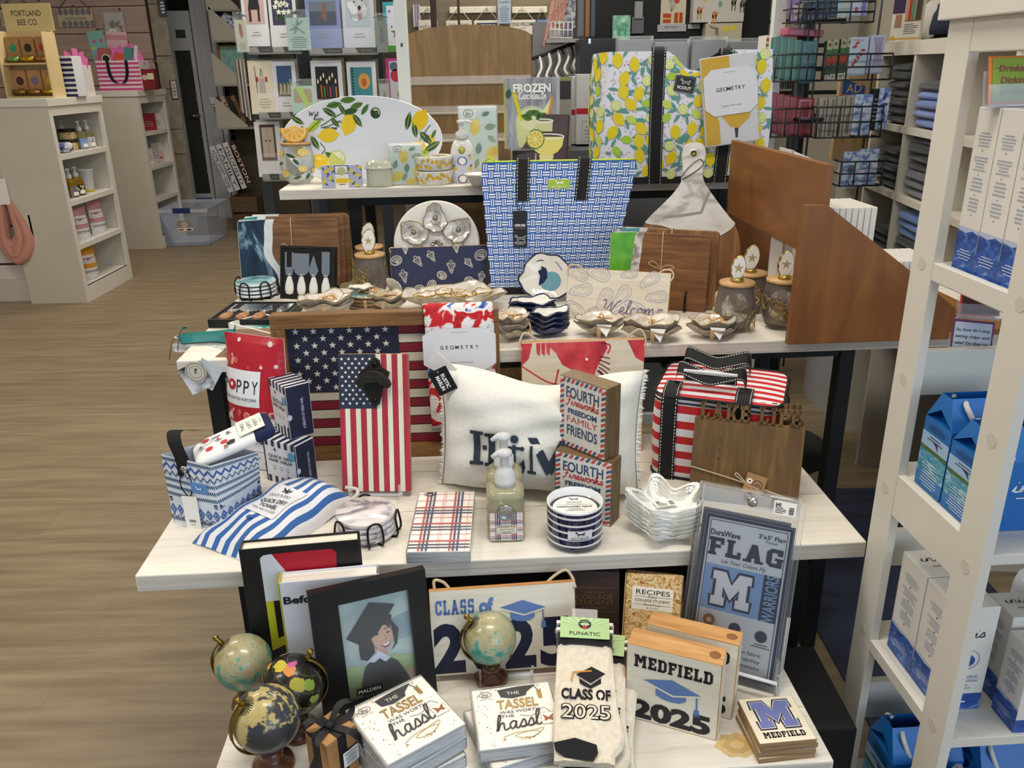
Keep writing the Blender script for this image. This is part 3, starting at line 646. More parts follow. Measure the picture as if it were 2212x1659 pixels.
MB().tube(pts, .0035, ww).obj('wire_frame', t); MB().tube([(-.055, .04, .02), (.0, .12, .006), (.085, .04, .02)], .003, ww).obj('rear_leg', t)
PLY = noisy([(.3, '7d6140'), (.6, 'b3936a')], (1, 1, 60), 8, 3, r=.7); CRM = noisy([(.3, 'e9dfc4'), (.7, 'f3ebd6')], (1, 12, 1), 6, 4, r=.55)
X, w, dp = quadflat((1592, 1511), (1708, 1500), (1767, 1596), (1643, 1606), Z1+.04); proto = None
X = M.Translation((0, 0, -.04)) @ X
for i, (dx, a) in enumerate(((0, 1.5), (.002, -1), (.004, .5), (0, 0))):
 Y = X @ M.Translation((dx, dx*.4, .010*i)) @ M.Rotation(rad(a), 4, 'Z')
 lb = ('bottom square wooden coaster of the school letter stack', 'second square wooden coaster from the table in its stack', 'square wooden coaster just beneath the top one', 'top square wooden coaster with the big periwinkle letter M')[i]
 mb = MB().box(-w/2, -dp/2, 0, w/2, dp/2, .0092, PLY, .0008, fm={'z+': CRM})
 d = De(mb, w, dp, fz(w, -dp/2, .0092)); mlogo(d, .5, .6, .34, mat('6f79b3'), mat('262440'), 1, CRM); d.sl('MEDFIELD', .5, .16, .12, mat('1c1a26'), 1, .74)
 solo(mb, 'coaster', lb, 'coaster', Y, 'school coasters')
NAPW = mat('f4f1ec', .7); NSIDE = noisy([(.35, 'b9bcc2'), (.6, 'eceae6')], (1.5, 1.5, 70), 7, 3, 1, r=.5)
def napkin(label, X, w, dp, th, group, art):
 t = thing('napkin_pack', label, 'napkins', X, group)
 mb = MB(); rr = random.Random(5)
 L = 9
 for i in range(L):
  o = rr.uniform(-.0012, .0012); mb.box(-w/2+o, -dp/2-o, th*i/L, w/2+o, dp/2-o, th*(i+.93)/L, NSIDE if i < L-1 else NAPW, .0006, fm={'z+': NAPW})
 art(De(mb, w, dp, fz(w, -dp/2, th)), mb); mb.obj('paper_napkins', t)
 mb = MB(); e = .0022
 mb.box(-w/2-e, -dp/2-e, -.0002, w/2+e, dp/2+e, th+e*.6, film('ffffff', .025, .06), .002); mb.obj('shrink_wrap', t)
 return t
def tassel(d, mb):
 k, g, br = INK, mat('a98c3c', .4, .3), mat('a4683c')
 rr = random.Random(3)
 for i in range(110):
  u, v = rr.random()*.94+.03, rr.random()*.94+.03
  if .2 < u < .85 and .14 < v < .9: continue
  d.star(u, v, rr.choice((.006, .009, .014)), rr.choice((k, g, br)), 1, rot=rr.random()*90)
 d.ring(.17, .88, .075, .006, k, 1, .05); d.tx('ihr', .17, .88, .065, k, 1, .09); d.tx('SINCE 1973', .17, .80, .018, k, 1, .16)
 d.pl([(.33, .94), (.6, .97), (.83, .97), (.70, .86), (.68, .80), (.50, .77), (.36, .81)], k); d.tx('THE', .52, .86, .06, NAPW, 2, .16)
 d.st([(.8, .96), (.85, .85)], .01, k, 1, sm=0); d.pl([(.82, .86), (.88, .86), (.88, .72), (.83, .72)], g)
 d.tx('TASSEL', .55, .68, .16, g, 1.5, .52, b=.02, it=.05); d.tx('WAS WORTH', .56, .545, .05, k, 1, .5); d.tx('THE', .40, .475, .05, k, 1, .16)
 d.scr('hassl', .52, .33, .13, .021, k, 1.6, .56, rot=4); d.st([(.55, .47), (.7, .44), (.85, .55), (.93, .47)], .006, k)
 d.rc(.80, .27, .98, .46, mat('f2efe9'), 2); d.frame(.80, .27, .98, .46, .004, mat('b9b2a6'), 2.4)
 for s_ in (-1, 1): d.pl([(.89, .37), (.89+.07*s_, .43), (.89+.05*s_, .37), (.89+.055*s_, .31), (.89, .34)], br, 3)
 d.st([(.3, .14), (.5, .2), (.75, .17), (.6, .09), (.45, .15), (.8, .22), (.66, .1), (.55, .12)], .008, g)
GT = 'graduation napkin packs'
def packs(corners, n, th, labels, twist):
 X, w, dp = quadflat(*corners, Z1+n*th+.001)
 w = dp = (w+dp)/2; X = M.Translation((0, 0, -n*th-.001)) @ X; t0 = None
 for i in range(n):
  Y = X @ M.Translation((0, 0, th*i+.0005*i)) @ M.Rotation(rad(twist[i]), 4, 'Z')
  t0 = napkin(labels[i], Y, w, dp, th-.003, GT, tassel) if t0 is None else copy_thing(t0, Y, labels[i])
packs(((753, 1529), (908, 1455), (998, 1563), (836, 1650)), 3, .028, ('bottom graduation napkin pack of the pile beside the kraft box', 'middle graduation napkin pack of the pile beside the kraft box', 'topmost graduation napkin pack, leaning toward the photo frame'), (-3, 2, 0))
packs(((1021, 1483), (1184, 1463), (1202, 1601), (1047, 1620)), 2, .027, ('skewed graduation napkin pack beneath another, left of the socks', 'graduation napkin pack lying squarely between globe and socks'), (14, 0))
KR = noisy([(.3, 'a5794a'), (.7, 'bd8f5c')], (1, 1, 1), 60, 4, r=.75)
X, w, dp = quadflat((660, 1578), (722, 1529), (765, 1568), (703, 1612), Z1+.085); X = M.Translation((0, 0, -.085)) @ X
t = thing('gift_box', 'small kraft gift box tied with a black ribbon bow', 'gift box', X)
MB().box(-w/2, -dp/2, 0, w/2, dp/2, .085, KR, .001).obj('box', t)
rb = mat('17161a', .6); g = .0012; mb = MB()
mb.box(-w/2-g, -.008, 0, w/2+g, .008, .085+g, rb).box(-.008, -dp/2-g, 0, .008, dp/2+g, .085+g, rb); mb.obj('ribbon', t)
mb = MB()
def strip(pts, wd, up):
 q = smooth_pts(pts, 5); up = V(up); vs = []
 for p in q: vs += [V(p)-up*wd, V(p)+up*wd]
 mb.add(vs, [(2*i, 2*i+1, 2*i+3, 2*i+2) for i in range(len(q)-1)], rb, True)
strip([(0, 0, .088), (-.02, .012, .107), (-.036, .014, .104), (-.03, .004, .089), (0, 0, .088)], .006, (.3, .9, .2)); strip([(0, 0, .088), (.024, .005, .108), (.045, .0, .104), (.034, -.008, .09), (0, 0, .088)], .006, (0, .95, .2))
strip([(0, 0, .088), (.012, -.035, .088), (.028, -.042, .06), (.03, -.044, .035)], .006, (.95, 0, .2)); strip([(0, 0, .088), (-.035, -.012, .089), (-.045, -.02, .07), (-.068, -.02, .045)], .006, (.2, .9, .3)); mb.lathe([(0, .086), (.008, .087), (.008, .094), (0, .096)], rb, 10); mb.obj('bow', t)
mb = MB().box(-.016, -.0012, 0, .016, 0, .03, rb).box(-.015, -.0018, .001, .015, -.001, .029, LAB); d = De(mb, .03, .028, lambda x, z, k: V((x-.015, -.0018-.0004*k, z+.001))); d.tx('GRADUATE', .5, .85, .1, mat('2a3a6a'), 1, .8, b=.02); d.lines(.1, .9, .1, .75, 6, mat('5a6a8a'), 1)
mb.obj('gift_label', t, M.Translation((.012, -dp/2-.002, .022)))
SOCK = noisy([(.3, 'd9cdb8'), (.7, 'ebe2d2')], (1, 1, 1), 120, 3, r=.95, bump=.3); SB = mat('131215', .95, sheen=.3)
def socks(label, X, flatten=1):
 """a folded pair on its card: x across, y toward the toe end (negative), z up"""
 t = thing('sock_pair', label, 'socks', X, 'graduation socks')
 outl = smooth_pts([(-.046, .115), (-.047, .02), (-.049, -.06), (-.046, -.11), (-.02, -.135), (.03, -.128), (.058, -.105), (.062, -.08), (.052, -.03), (.048, .04), (.046, .115)], 3)
 def half(th, lo, hi, m, e=0):
  ys = [hi-(hi-lo)*i/14 for i in range(15)]; mb_ = MB()
  def xr(y):
   L = [-.046]; R = [.046]
   for a, b in zip(outl, outl[1:]):
    if (a[1]-y)*(b[1]-y) <= 0 and a[1] != b[1]:
     x = a[0]+(b[0]-a[0])*(y-a[1])/(b[1]-a[1]); (L if x < 0 else R).append(x)
   return min(L)-e, max(R)+e
  def fn(u, v):
   y = hi-(hi-lo)*v; l, r = xr(y); a = 2*PI*u; c = abs(cos(a))**.5*(1 if cos(a) > 0 else -1); s_ = abs(sin(a))**.6*(1 if sin(a) > 0 else -1)
   end = min(1, (1-v)*hi*0+1); return ((l+r)/2+(r-l)/2*c, y, th/2+(th/2+e)*s_+.0015*sin(40*y+7*u*6))
  mb_.grid(fn, 28, 16, m, cu=True); n = 28
  mb_.f += [tuple(range(len(mb_.v)-17*n, len(mb_.v)-16*n)), tuple(range(len(mb_.v)-n, len(mb_.v)))[::-1]]; mb_.m += [mb_.mi(m)]*2; mb_.sm += [False]*2
  return mb_
 mb = half(.017, -.131, .072, SOCK); d = De(mb, .094, .2, lambda x, y, k: V((x-.047, -.13+y, .0178+.0005*k)))
 d.tx('CLASS OF', .52, .55, .09, SB, 1, .84, b=.04); d.tx('2025', .52, .40, .12, SB, 1, .84, b=.055); d.tx('2025', .52, .40, .12, SOCK, 2, .80, b=.0)
 d.pl([(.35, .72), (.6, .65), (.86, .74), (.62, .80)], SB); d.pl([(.4, .69), (.42, .64), (.6, .60), (.78, .65), (.78, .70), (.6, .63)], SB); d.st([(.62, .76), (.3, .74), (.27, .66)], .03, mat('c98a1f'), 2, sm=0)
 mb.obj('knit_leg', t)
 mb = half(.016, .07, .122, SB, .0012)
 for q in (.096, .110): mb.box(-.0485, q, -.0022, .0485, q+.006, .0205, mat('e9e6e0', .9))
 mb.obj('cuff', t)
 mb = MB().add([(-.0475, -.105, .0188), (-.044, -.118, .0185), (-.03, -.127, .018), (.012, -.13, .018), (.02, -.118, .0196), (.018, -.105, .0198), (-.015, -.096, .02)], [(0, 1, 2, 3, 4, 5, 6)], SB, True)
 mb.obj('heel_patch', t, M.Translation((0, 0, .0006)))
 mb = MB().box(-.042, .082, .0205, .042, .124, .0213, mat('b6d698', .5)); d = De(mb, .084, .042, fz(.084, .082, .0213))
 for i in range(9): a = .35+i*.3; d.pl([(.5, .5), (.5+.6*cos(a), .5+1.2*sin(a)*.42), (.5+.6*cos(a+.12), .5+1.2*sin(a+.12)*.42)], mat('cde4b4'), 1) if 0 < .5+.6*cos(a) < 1 else None
 d.di(.5, .66, .13, INK, 1.5, .11); d.di(.5, .69, .10, mat('b6d698'), 2, .06); d.st([(.4, .70), (.5, .76), (.6, .70)], .02, INK, 2.5); d.di(.5, .52, .05, mat('c8284a'), 2.5, .04)
 d.tx('FUNATIC', .5, .22, .17, INK, 1.5, .62)
 mb.obj('header_card', t)
 mb = MB().box(-.022, .122, .0208, .022, .142, .0212, film('ffffff', .2, .1), .004); mb.obj('hang_tab', t)
 return t
a, b_ = P(1262, 1640, Z1+.05), P(1262, 1405, Z1+.105); yv = (b_-a).normalized(); xv = V((1, .03, 0)); xv = (xv-yv*xv.dot(yv)).normalized(); zv = xv.cross(yv)
S = mtx(a+yv*.118, xv, yv, zv)
t = socks('pair of class socks lying on top of the sock pile', S)
copy_thing(t, S @ M.Translation((.018, -.012, -.023)) @ M.Rotation(rad(-5), 4, 'Z'), 'pair of class socks second from the top of its pile')
copy_thing(t, S @ M.Translation((.034, -.026, -.046)) @ M.Rotation(rad(-10), 4, 'Z'), 'pair of class socks at the bottom of the pile, fanned toward the blocks')
# ================================================================ second table
def loc(X, px, py, yo=0):
 """pixel -> local x, z on the panel plane y=yo of matrix X"""
 n = X.to_3x3() @ V((0, 1, 0)); q = X.inverted() @ PN(px, py, X @ V((0, yo, 0)), n.normalized()); return q.x, q.z
SBLU, SNAV, SWHT, SPAL = mat('3f63a8', .6), mat('1d2a55', .6), mat('e9edf4', .6), mat('a9c4e2', .6)
A, B_, C = P(375, 1127, Z2), P(483, 1148, Z2), P(566, 1071, Z2); H = hgt(B_, 1006)
At, Bt, Ct = P(348, 981, Z2+H), P(455, 1006, Z2+H), P(556, 976, Z2+H); D_, Dt = A+C-B_, At+Ct-Bt
O = B_.copy(); t = thing('tote_bag', 'small blue and white patterned lunch tote with patterned socks stuffed in its top', 'tote bag', M.Translation(O))
def wallf(p, q, pt, qt):
 n = (q-p).cross(ZZ).normalized()
 return lambda x, z, k: (p*(1-x)+q*x)*(1-z)+(pt*(1-x)+qt*x)*z-O+n*(.0007*k+.004*sin(PI*x)*sin(PI*z))
mb = MB(); cloth = mat('dfe6f1', .6)
for p, q, pt, qt in ((A, B_, At, Bt), (B_, C, Bt, Ct), (C, D_, Ct, Dt), (D_, A, Dt, At)):
 fn = wallf(p, q, pt, qt); mb.grid(lambda u, v: fn(u, v, 0), 8, 6, cloth)
mb.add([A-O, B_-O, C-O, D_-O], [(3, 2, 1, 0)], cloth)
for p, q, pt, qt, s_ in ((A, B_, At, Bt, 0), (B_, C, Bt, Ct, 1)):
 d = De(mb, 1, 1, wallf(p, q, pt, qt))
 def zig(v, a, n, m, w): d.st([(i/n, v+(a if i % 2 else -a)) for i in range(n+1)], w, m, 1, sm=0)
 def checks(v, n, m, m2):
  for i in range(n):
   d.rc(i/n, v, (i+.6)/n, v+.024, m); d.rc((i+.4)/n, v-.024, (i+1)/n, v, m2)
 for v in (.95, .66, .56, .45, .07): checks(v, 26, SNAV, mat('2c6a8a'))
 zig(.87, .035, 12, SBLU, .022); zig(.85, .035, 12, SBLU, .02); zig(.76, .03, 16, SNAV, .018); zig(.73, .03, 16, SPAL, .014)
 d.rc(.02, .335, .98, .40, SNAV)
 for i in range(10):
  for a, b in ((0, .012), (.018, -.008), (-.018, -.008)): d.rc(.06+.1*i+a-.007, .367+b-.008, .06+.1*i+a+.007, .367+b+.008, SWHT, 2)
 for i in range(7):
  for r_, m in ((.085, SBLU), (.05, SPAL), (.03, SBLU)): d.pl([(.07+.143*i-r_*.8, .22), (.07+.143*i, .22-r_), (.07+.143*i+r_*.8, .22), (.07+.143*i, .22+r_)], m if m is SPAL else m, 1+.5*(.085-r_)*20) if 0 < .07+.143*i-r_*.8 and .07+.143*i+r_*.8 < 1 else None
 zig(.115, .022, 18, SNAV, .014)
 if s_ == 0: d.rc(.55, .55, .86, .70, mat('5d8fc9'), 3); d.dog(.7, .62, .06, SWHT, 4)
mb.obj('bag_body', t)
mb = MB(); pa = Bt*.45+At*.55-O; pb = Dt*.5+Ct*.5-O
pts = smooth_pts([tuple(pa+V((0, -.003, -.035))), tuple(pa+V((0, -.004, .0))), tuple(pa+V((-.012, .004, .035))), tuple(pa+V((-.012, .02, .052))), tuple(pb*.4+pa*.6+V((0, 0, .05)))], 6); vs = []
for q in pts: vs += [V(q)+V((-.014, .001, 0)), V(q)+V((.014, -.001, 0))]
mb.add(vs, [(2*i, 2*i+1, 2*i+3, 2*i+2) for i in range(len(pts)-1)], mat('101014', .7))
mb.obj('strap', t)
MB().lathe([(.003, 0), (.007, 0), (.007, .002), (.003, .0025)], STEEL, 16, M.Translation(pa+V((.001, -.0065, -.018))) @ M.Rotation(PI/2, 4, 'X')).obj('grommet', t)
MB().tube(smooth_pts([tuple(pa+V((-.004, -.009, -.02))), tuple(pa+V((-.008, -.012, -.05))), tuple(pa+V((.006, -.014, -.075))), tuple(pa+V((.014, -.012, -.05))), tuple(pa+V((.008, -.009, -.02)))], 5), .0012, mat('101014')).obj('cord', t)
mb = MB().box(-.016, -.0006, -.075, .016, .0006, 0, LAB); d = De(mb, .032, .075, lambda x, z, k: V((x-.016, -.0006-.0004*k, z-.075)))
for i in range(13): d.rc(.28+.035*i, .24, .28+.035*i+.012*(1+i % 2), .32, INK)
d.lines(.25, .75, .15, .2, 1, GREY)
mb.obj('hang_tag', t, M.Translation(pa+V((.006, -.017, -.072))) @ M.Rotation(rad(-12), 4, 'Z'))
sk = mat('eef0f2', .9, sheen=.2); X = M.Translation(P(500, 952, Z2+H+.012)) @ M.Rotation(rad(24), 4, 'Z') @ M.Rotation(rad(-16), 4, 'Y')
t = thing('sock_pair', 'white socks with navy cuffs and red dots stuffed in the lunch tote', 'socks', X)
def soft(mb, L, W, T, m, nx=20, ny=12, bulge=1.0):
 def fn(u, v):
  a = 2*PI*v; c, s_ = cos(a), sin(a); c = abs(c)**.6*(1 if c > 0 else -1); s_ = abs(s_)**.7*(1 if s_ > 0 else -1)
  e = (1-abs(2*u-1)**4)**.5 if bulge else 1
  return ((u-.5)*L, W/2*c*(.75+.25*e), T/2*s_*max(e, .12))
 mb.grid(lambda u, v: fn(v, u), ny*2, nx, m, cu=True)
mb = MB(); soft(mb, .15, .10, .026, sk); d = De(mb, .15, .10, lambda x, y, k: V((x-.075, y-.05, .0138+.0006*k-.45*abs(y-.05)**1.7-.35*abs(x-.075)**2.2)))
for u, v in ((.2, .72), (.22, .28), (.42, .3)): d.di(u, v, .05, mat('c7202f'), 1)
for u, v, q in ((.12, .5, 1), (.36, .55, 2), (.5, .66, 3), (.42, .12, 4), (.15, .85, 5)):
 d.star(u, v, .035, SNAV if q % 2 else mat('c7202f'), 1); d.lines(u-.04, u+.05, v-.12, v-.04, 3, INK, 1, .5, seed=q)
for i in range(6): d.st([(.26+.02*i, .62+.03*(i % 2)), (.3+.02*i, .66), (.28+.02*i, .72)], .01, SNAV, 1, sm=0)
d.pl([(.45, .1), (.55, .1), (.56, .22), (.5, .26), (.44, .2)], INK); d.st([(.1, .5), (.16, .56), (.22, .5), (.28, .56), (.34, .5)], .008, SNAV)
mb.obj('knit_foot', t)
mb = MB(); soft(mb, .045, .105, .028, mat('1a2148', .9)); mb.obj('cuff', t, M.Translation((.062, 0, 0)))
mb = MB().box(-.026, -.036, .0135, .026, .036, .0145, mat('efece2', .6)); d = De(mb, .072, .052, lambda x, y, k: V((.026-y, x-.036, .0145+.0004*k)))
for i, s_ in enumerate(('TWO', 'LEFT', 'FEET')): d.tx(s_, .5, .80-.25*i, .15, mat('4a4a4e'), 1, .5)
d.lines(.3, .7, .06, .14, 2, GREY)
mb.obj('paper_band', t, M.Translation((.045, 0, .002)))
X, w, h = st4((512, 988), (634, 1012), (497, 705), (603, 742), Z2, 'poppy', 12)
RED2, FLO, PEACH = mat('b51f30', .35), mat('e6d7d3', .4), mat('e2a48e', .4)
def popcorn_bag(name, label, X, w, h, th, band, title, low, group=None, small=False):
 t = thing(name, label, 'snack bag', X, group); mb = MB()
 def S(x, z, s_):
  u, v = x/w, z/h; b_ = max(0, sin(PI*min(max(u, 0), 1)))**.5*max(0, min(1, (1-v)*2.2))**.6*(1 if v > .02 else .8)
  return V((x-w/2, (-s_*th/2*b_)+th/2*0, z))
 mb.grid(lambda u, v: S(u*w, v*h, 1), 14, 16, mat('e4e4e8', .35)); mb.grid(lambda u, v: S((1-u)*w, v*h, -1), 14, 16, mat('e4e4e8', .35))
 d = De(mb, w, h, lambda x, z, k: S(x, z, 1)+V((0, -.0012-.0009*k, 0)))
 def strip(v0, v1, m, k=1, u0=0, u1=1): d.patch(u0, v0, u1, v1, m, k, 14, max(2, int((v1-v0)*22)))
 strip(.60, 1, band); strip(.36, .60, band)
 rr = random.Random(2)
 if not small:
  for i in range(34):
   u, v = rr.uniform(.08, .92), rr.choice((rr.uniform(.78, .97), rr.uniform(.38, .46)))
   if rr.random() < .5: d.star(u, v, rr.uniform(.03, .07), rr.choice((FLO, PEACH, mat('d8525a', .4), mat('8f1526', .4))), 2, 9, .45)
   else: d.di(u, v, rr.uniform(.02, .06), rr.choice((FLO, PEACH, mat('d8525a', .4))), 2, n=10)
 strip(.50, .76, mat('e9eaef', .35), 2.6, 0, .72)
 tt = INK; d.tx('P', .10, .645, .085, tt, 3.4, .085); d.di(.245, .645, .085, mat('b3202f'), 3.4, .075); d.di(.245, .65, .03, LAB, 4, n=8)
 for i, c in enumerate('PPY'): d.tx(c, .39+.13*i, .645, .10, tt, 3.4, .09)
 d.tx('HAND-CRAFTED POPCORN', .37, .555, .022, tt, 3.4, .62)
 if low: d.di(.86, .36, .13, mat('2f7f92'), 3.4); d.lines(.78, .94, .33, .39, 3, LAB, 4)
 d.tx(title, .46, .25, .062, tt, 3, .84, b=.02); d.st([(.06, .2), (.5, .16), (.95, .15)], .006, tt, 3); d.lines(.1, .8, .05, .12, 3, GREY, 3)
 mb.obj('bag', t); return t
popcorn_bag('popcorn_bag', 'tall red and white popcorn bag standing behind the striped boxes', X, w, h, .09, RED2, 'SALTED CARAMEL', True)
NB = mat('1b2340', .45); BOXW = mat('e6e7ec', .45)
def wrap_box(label, X, w, dp, h):
 t = thing('striped_box', label, 'box', X, 'hair wrap boxes'); mb = MB().box(-w/2, 0, 0, w/2, dp, h, BOXW, .001, fm={'x+': NB})
 d = De(mb, w, h); n = 5
 for i in range(n): d.rc(.06+.2*i, .86, .15+.2*i, 1, NB); d.rc(.06+.2*i, 0, .15+.2*i, .16 if i < 3 else .22, NB); d.rc(0, 0, .035, 1, NB)
 d.rc(.965, 0, 1, 1, NB); d.star(.36, .80, .06, NB, 2, 3); d.lines(.3, .45, .74, .75, 1, NB)
 d.tx('QUICK DRY', .5, .64, .075, INK, 2, .72, b=.01); d.tx('HAIR WRAP', .5, .54, .075, INK, 2, .72, b=.01); d.di(.86, .72, .11, mat('5fa9cf'), 2)
 for i in range(3): d.ring(.3+.2*i, .38, .045, .01, GREY, 2); d.st([(.3+.2*i, .36), (.28+.2*i, .3)], .01, GREY, 2)
 d2 = De(mb, w, dp, fz(w, 0, h))
 for i in range(n): d2.rc(.06+.2*i, 0, .16+.2*i, 1, NB)
 d3 = De(mb, dp, h, lambda y, z, k: V((w/2+.0005*k, y, z))); d3.di(.06, .42, .1, mat('c6ccd6'), 1, .12); d3.tx('A BREATH OF FRESH HAIR...', .62, .5, .10, mat('d9dce6'), 1, None, rot=90) if False else d3.tx('A BREATH OF FRESH HAIR...', .62, .46, .055, mat('d9dce6'), 1, 1.0*h/dp*.62, rot=90)
 mb.obj('carton', t); return t
a, b_ = P(579, 1036, Z2), P(648, 1058, Z2); X = stand((579, 1036), (648, 1058), 955, Z2, 0); w1, h1 = X[1], X[2]
wrap_box('lower of two striped hair wrap boxes, standing on the table', X[0], w1, .055, h1)
a, b_ = P(580, 930, Z2+h1), P(627, 952, Z2+h1); x = (b_-a).normalized(); x = (x+V((0, -.25, 0))).normalized(); X2 = mtx((a+b_)/2+V((.006, .006, .001)), x, V((-x.y, x.x, 0)), ZZ)
wrap_box('upper of two striped hair wrap boxes, standing crooked on its twin', X2, w1*.86, .055, hgt((a+b_)/2, 828)*.98)
X, w, dp = quadflat((592, 1022), (745, 1062), (590, 1228), (458, 1176), Z2+.012); X = M.Translation((0, 0, -.012)) @ X
t = thing('towel_pouch', 'blue and white striped drawstring towel pouch lying on the table', 'pouch', X)
PB, PW = mat('2d64ad', .75, sheen=.2), mat('e8eaf0', .75, sheen=.2); T = .05
def pz(x, y):
 u, v = 2*x/w, 2*y/dp; return T*(max(0, (1-abs(u)**3))**.5)*(max(0, 1-abs(v)**5))**.5*(.8+.2*v)+.003*sin(9*v+4*u)
mb = MB(); N = 18; edges = [-1, -.86, -.72, -.58, -.40, -.26, -.12, .02, .16, .30, .44, .58, .74, .88, 1]
for i in range(14):
 m = PB if i % 2 == 0 else PW; e0, e1 = edges[i]*w/2, edges[i+1]*w/2
 mb.grid(lambda u, v: V((e0+(e1-e0)*u, -dp/2+dp*v, .0015+pz(e0+(e1-e0)*u, -dp/2+dp*v))), 3, N, m)
mb.add([(-w/2, -dp/2, .001), (w/2, -dp/2, .001), (w/2, dp/2, .001), (-w/2, dp/2, .001)], [(3, 2, 1, 0)], PW)
d = De(mb, w, dp, lambda x, y, k: V((x-w/2, y-dp/2, .0028+.0005*k+pz(x-w/2, y-dp/2))))
for i in range(6):
 for j in range(6): d.rc(.26+.42/6*i, .34+.36/6*j, .26+.42/6*(i+1), .34+.36/6*(j+1), PW, 1)
d.tx('DOCK & BAY', .47, .565, .028, INK, 6, .3, it=.1); d.tx('QUICK DRY', .47, .50, .038, INK, 6, .38, b=.02); d.tx('TOWEL', .47, .445, .038, INK, 6, .26, b=.02); d.tx('100% RECYCLED', .47, .395, .022, INK, 6, .32)
for q in ([(.40, .66), (.52, .61)], [(.43, .61), (.52, .66)], [(.46, .67), (.49, .60)], [(.42, .635), (.53, .635)]): d.st(q, .014, INK, 3, sm=0)
d.di(.46, .27, .035, PB, 4)
mb.obj('pouch', t)
MB().tube(smooth_pts([(w*.36, dp*.47, .03), (w*.46, dp*.52, .024), (w*.52, dp*.48, .02), (w*.5, dp*.42, .012), (w*.54, dp*.36, .008)], 5), .004, mat('dedcd6', .9)).obj('drawstring', t)
MB().tube(smooth_pts([(-w*.42, dp*.46, .02), (-w*.52, dp*.47, .015), (-w*.53, dp*.40, .008)], 5), .004, mat('dedcd6', .9)).obj('drawstring', t)
WN = wood('5d4022', '946a38', 'x', 8, k=16); WNv = wood('5d4022', '946a38', 'z', 8, k=16); DR, DW, DN = mat('7a1a2c', .6), mat('c8c2ae', .6), noisy([(.3, '14182c'), (.7, '1c2340')], (1, 9, 9), 6, 4, r=.6)
X, w, h = st4((615, 999), (1085, 980), (581, 684), (1087, 666), Z2, 'flagbox', 10); FB = X
t = thing('framed_flag', 'large wooden stars and stripes set in a deep oak-coloured frame', 'flag art', X)
f_ = .05
MB().box(-w/2, 0, h-f_*.62, w/2, .04, h, WN, .0015).box(-w/2, 0, 0, w/2, .04, f_*.62, WN, .0015).box(-w/2, 0, f_*.62, -w/2+f_*.62, .04, h-f_*.62, WNv, .0015).box(w/2-f_*.62, 0, f_*.62, w/2, .04, h-f_*.62, WNv, .0015).obj('frame', t)
iw, ih = w-f_*1.24, h-f_*1.24; mb = MB().box(-iw/2, 0, 0, iw/2, .006, ih, mat('241c18'))
def stars_stripes(mb, d, iw, ih, vert=False, y=-.001):
 pass
d = De(mb, iw, ih)
for i in range(13): mb.box(-iw/2+.002, -.005, ih*(12-i)/13+.001, iw/2-.002, 0, ih*(13-i)/13-.001, DR if i % 2 == 0 else DW, .001)
mb.box(-iw/2, -.0066, ih*6/13, -iw/2+iw*.56, -.004, ih, DN)
d = De(mb, iw, ih, lambda x, z, k: V((x-iw/2, -.0068-.0004*k, z)))
for r_ in range(9):
 for c in range(6 if r_ % 2 == 0 else 5): d.star(.045+.09*c+(.045 if r_ % 2 else 0), 1-.035-.058*r_, .019, mat('d5d2c8', .5), 1)
mb.obj('flag_panel', t, M.Translation((0, .022, f_*.62)))
HT = h; xl, zt = loc(FB, 908, 664, -.01); xr = loc(FB, 1062, 660, -.01)[0]; zb = loc(FB, 960, 925, -.01)[1]; w2, h2 = xr-xl, h-zb+.004; ang = rad(-2)
t = thing('tea_towel', 'folded tie-dye red, white and blue towel hung over the framed flag', 'towel', FB @ M.Translation(((xl+xr)/2, -.003, h+.004)))
def tie_dye():
 m, tt, b = _new('tie'); N = tt.nodes.new; L = tt.links.new; tc = N('ShaderNodeTexCoord'); n = N('ShaderNodeTexNoise'); n.inputs['Scale'].default_value = 16; n.inputs['Detail'].default_value = 4; n.inputs['Distortion'].default_value = 1.2
 rp = N('ShaderNodeValToRGB'); rp.color_ramp.interpolation = 'EASE'; e = rp.color_ramp.elements
 for p_, c in ((.38, '1d4fa8'), (.45, 'e9e7ea'), (.5, 'e9e4e4'), (.54, 'c8222c'), (.62, 'b01722')):
  q = e.new(p_); q.color = lin(c)
 e[0].color = lin('2a5bb4'); L(tc.outputs['Object'], n.inputs[0]); L(n.outputs[0], rp.inputs[0]); L(rp.outputs[0], b.inputs['Base Color']); b.inputs['Roughness'].default_value = .9
 v = N('ShaderNodeTexVoronoi'); v.inputs['Scale'].default_value = 260; u = N('ShaderNodeBump'); u.inputs['Strength'].default_value = .5; u.inputs['Distance'].default_value = .002
 L(tc.outputs['Object'], v.inputs['Vector']); L(v.outputs[0], u.inputs['Height']); L(u.outputs[0], b.inputs['Normal']); return m
TD = tie_dye(); mb = MB()
prof = [(.038, -.03), (.038, 0), (.02, .003), (.002, .002), (-.006, -.012), (-.012, -h2*.3), (-.013, -h2*.7), (-.009, -h2)]
mb.grid(lambda u, v: V((-w2/2+w2*u*(1-.04*v)+.012*v, prof[min(int(v*7), 6)][0]*(1-(v*7-min(int(v*7), 6)))+prof[min(int(v*7), 6)+1][0]*(v*7-min(int(v*7), 6))+.002*sin(8*u), prof[min(int(v*7), 6)][1]*(1-(v*7-min(int(v*7), 6)))+prof[min(int(v*7), 6)+1][1]*(v*7-min(int(v*7), 6)))), 8, 28, TD)
mb.obj('towel', t, None, lambda o: (setattr(o.modifiers.new('s', 'SOLIDIFY'), 'thickness', .006)))
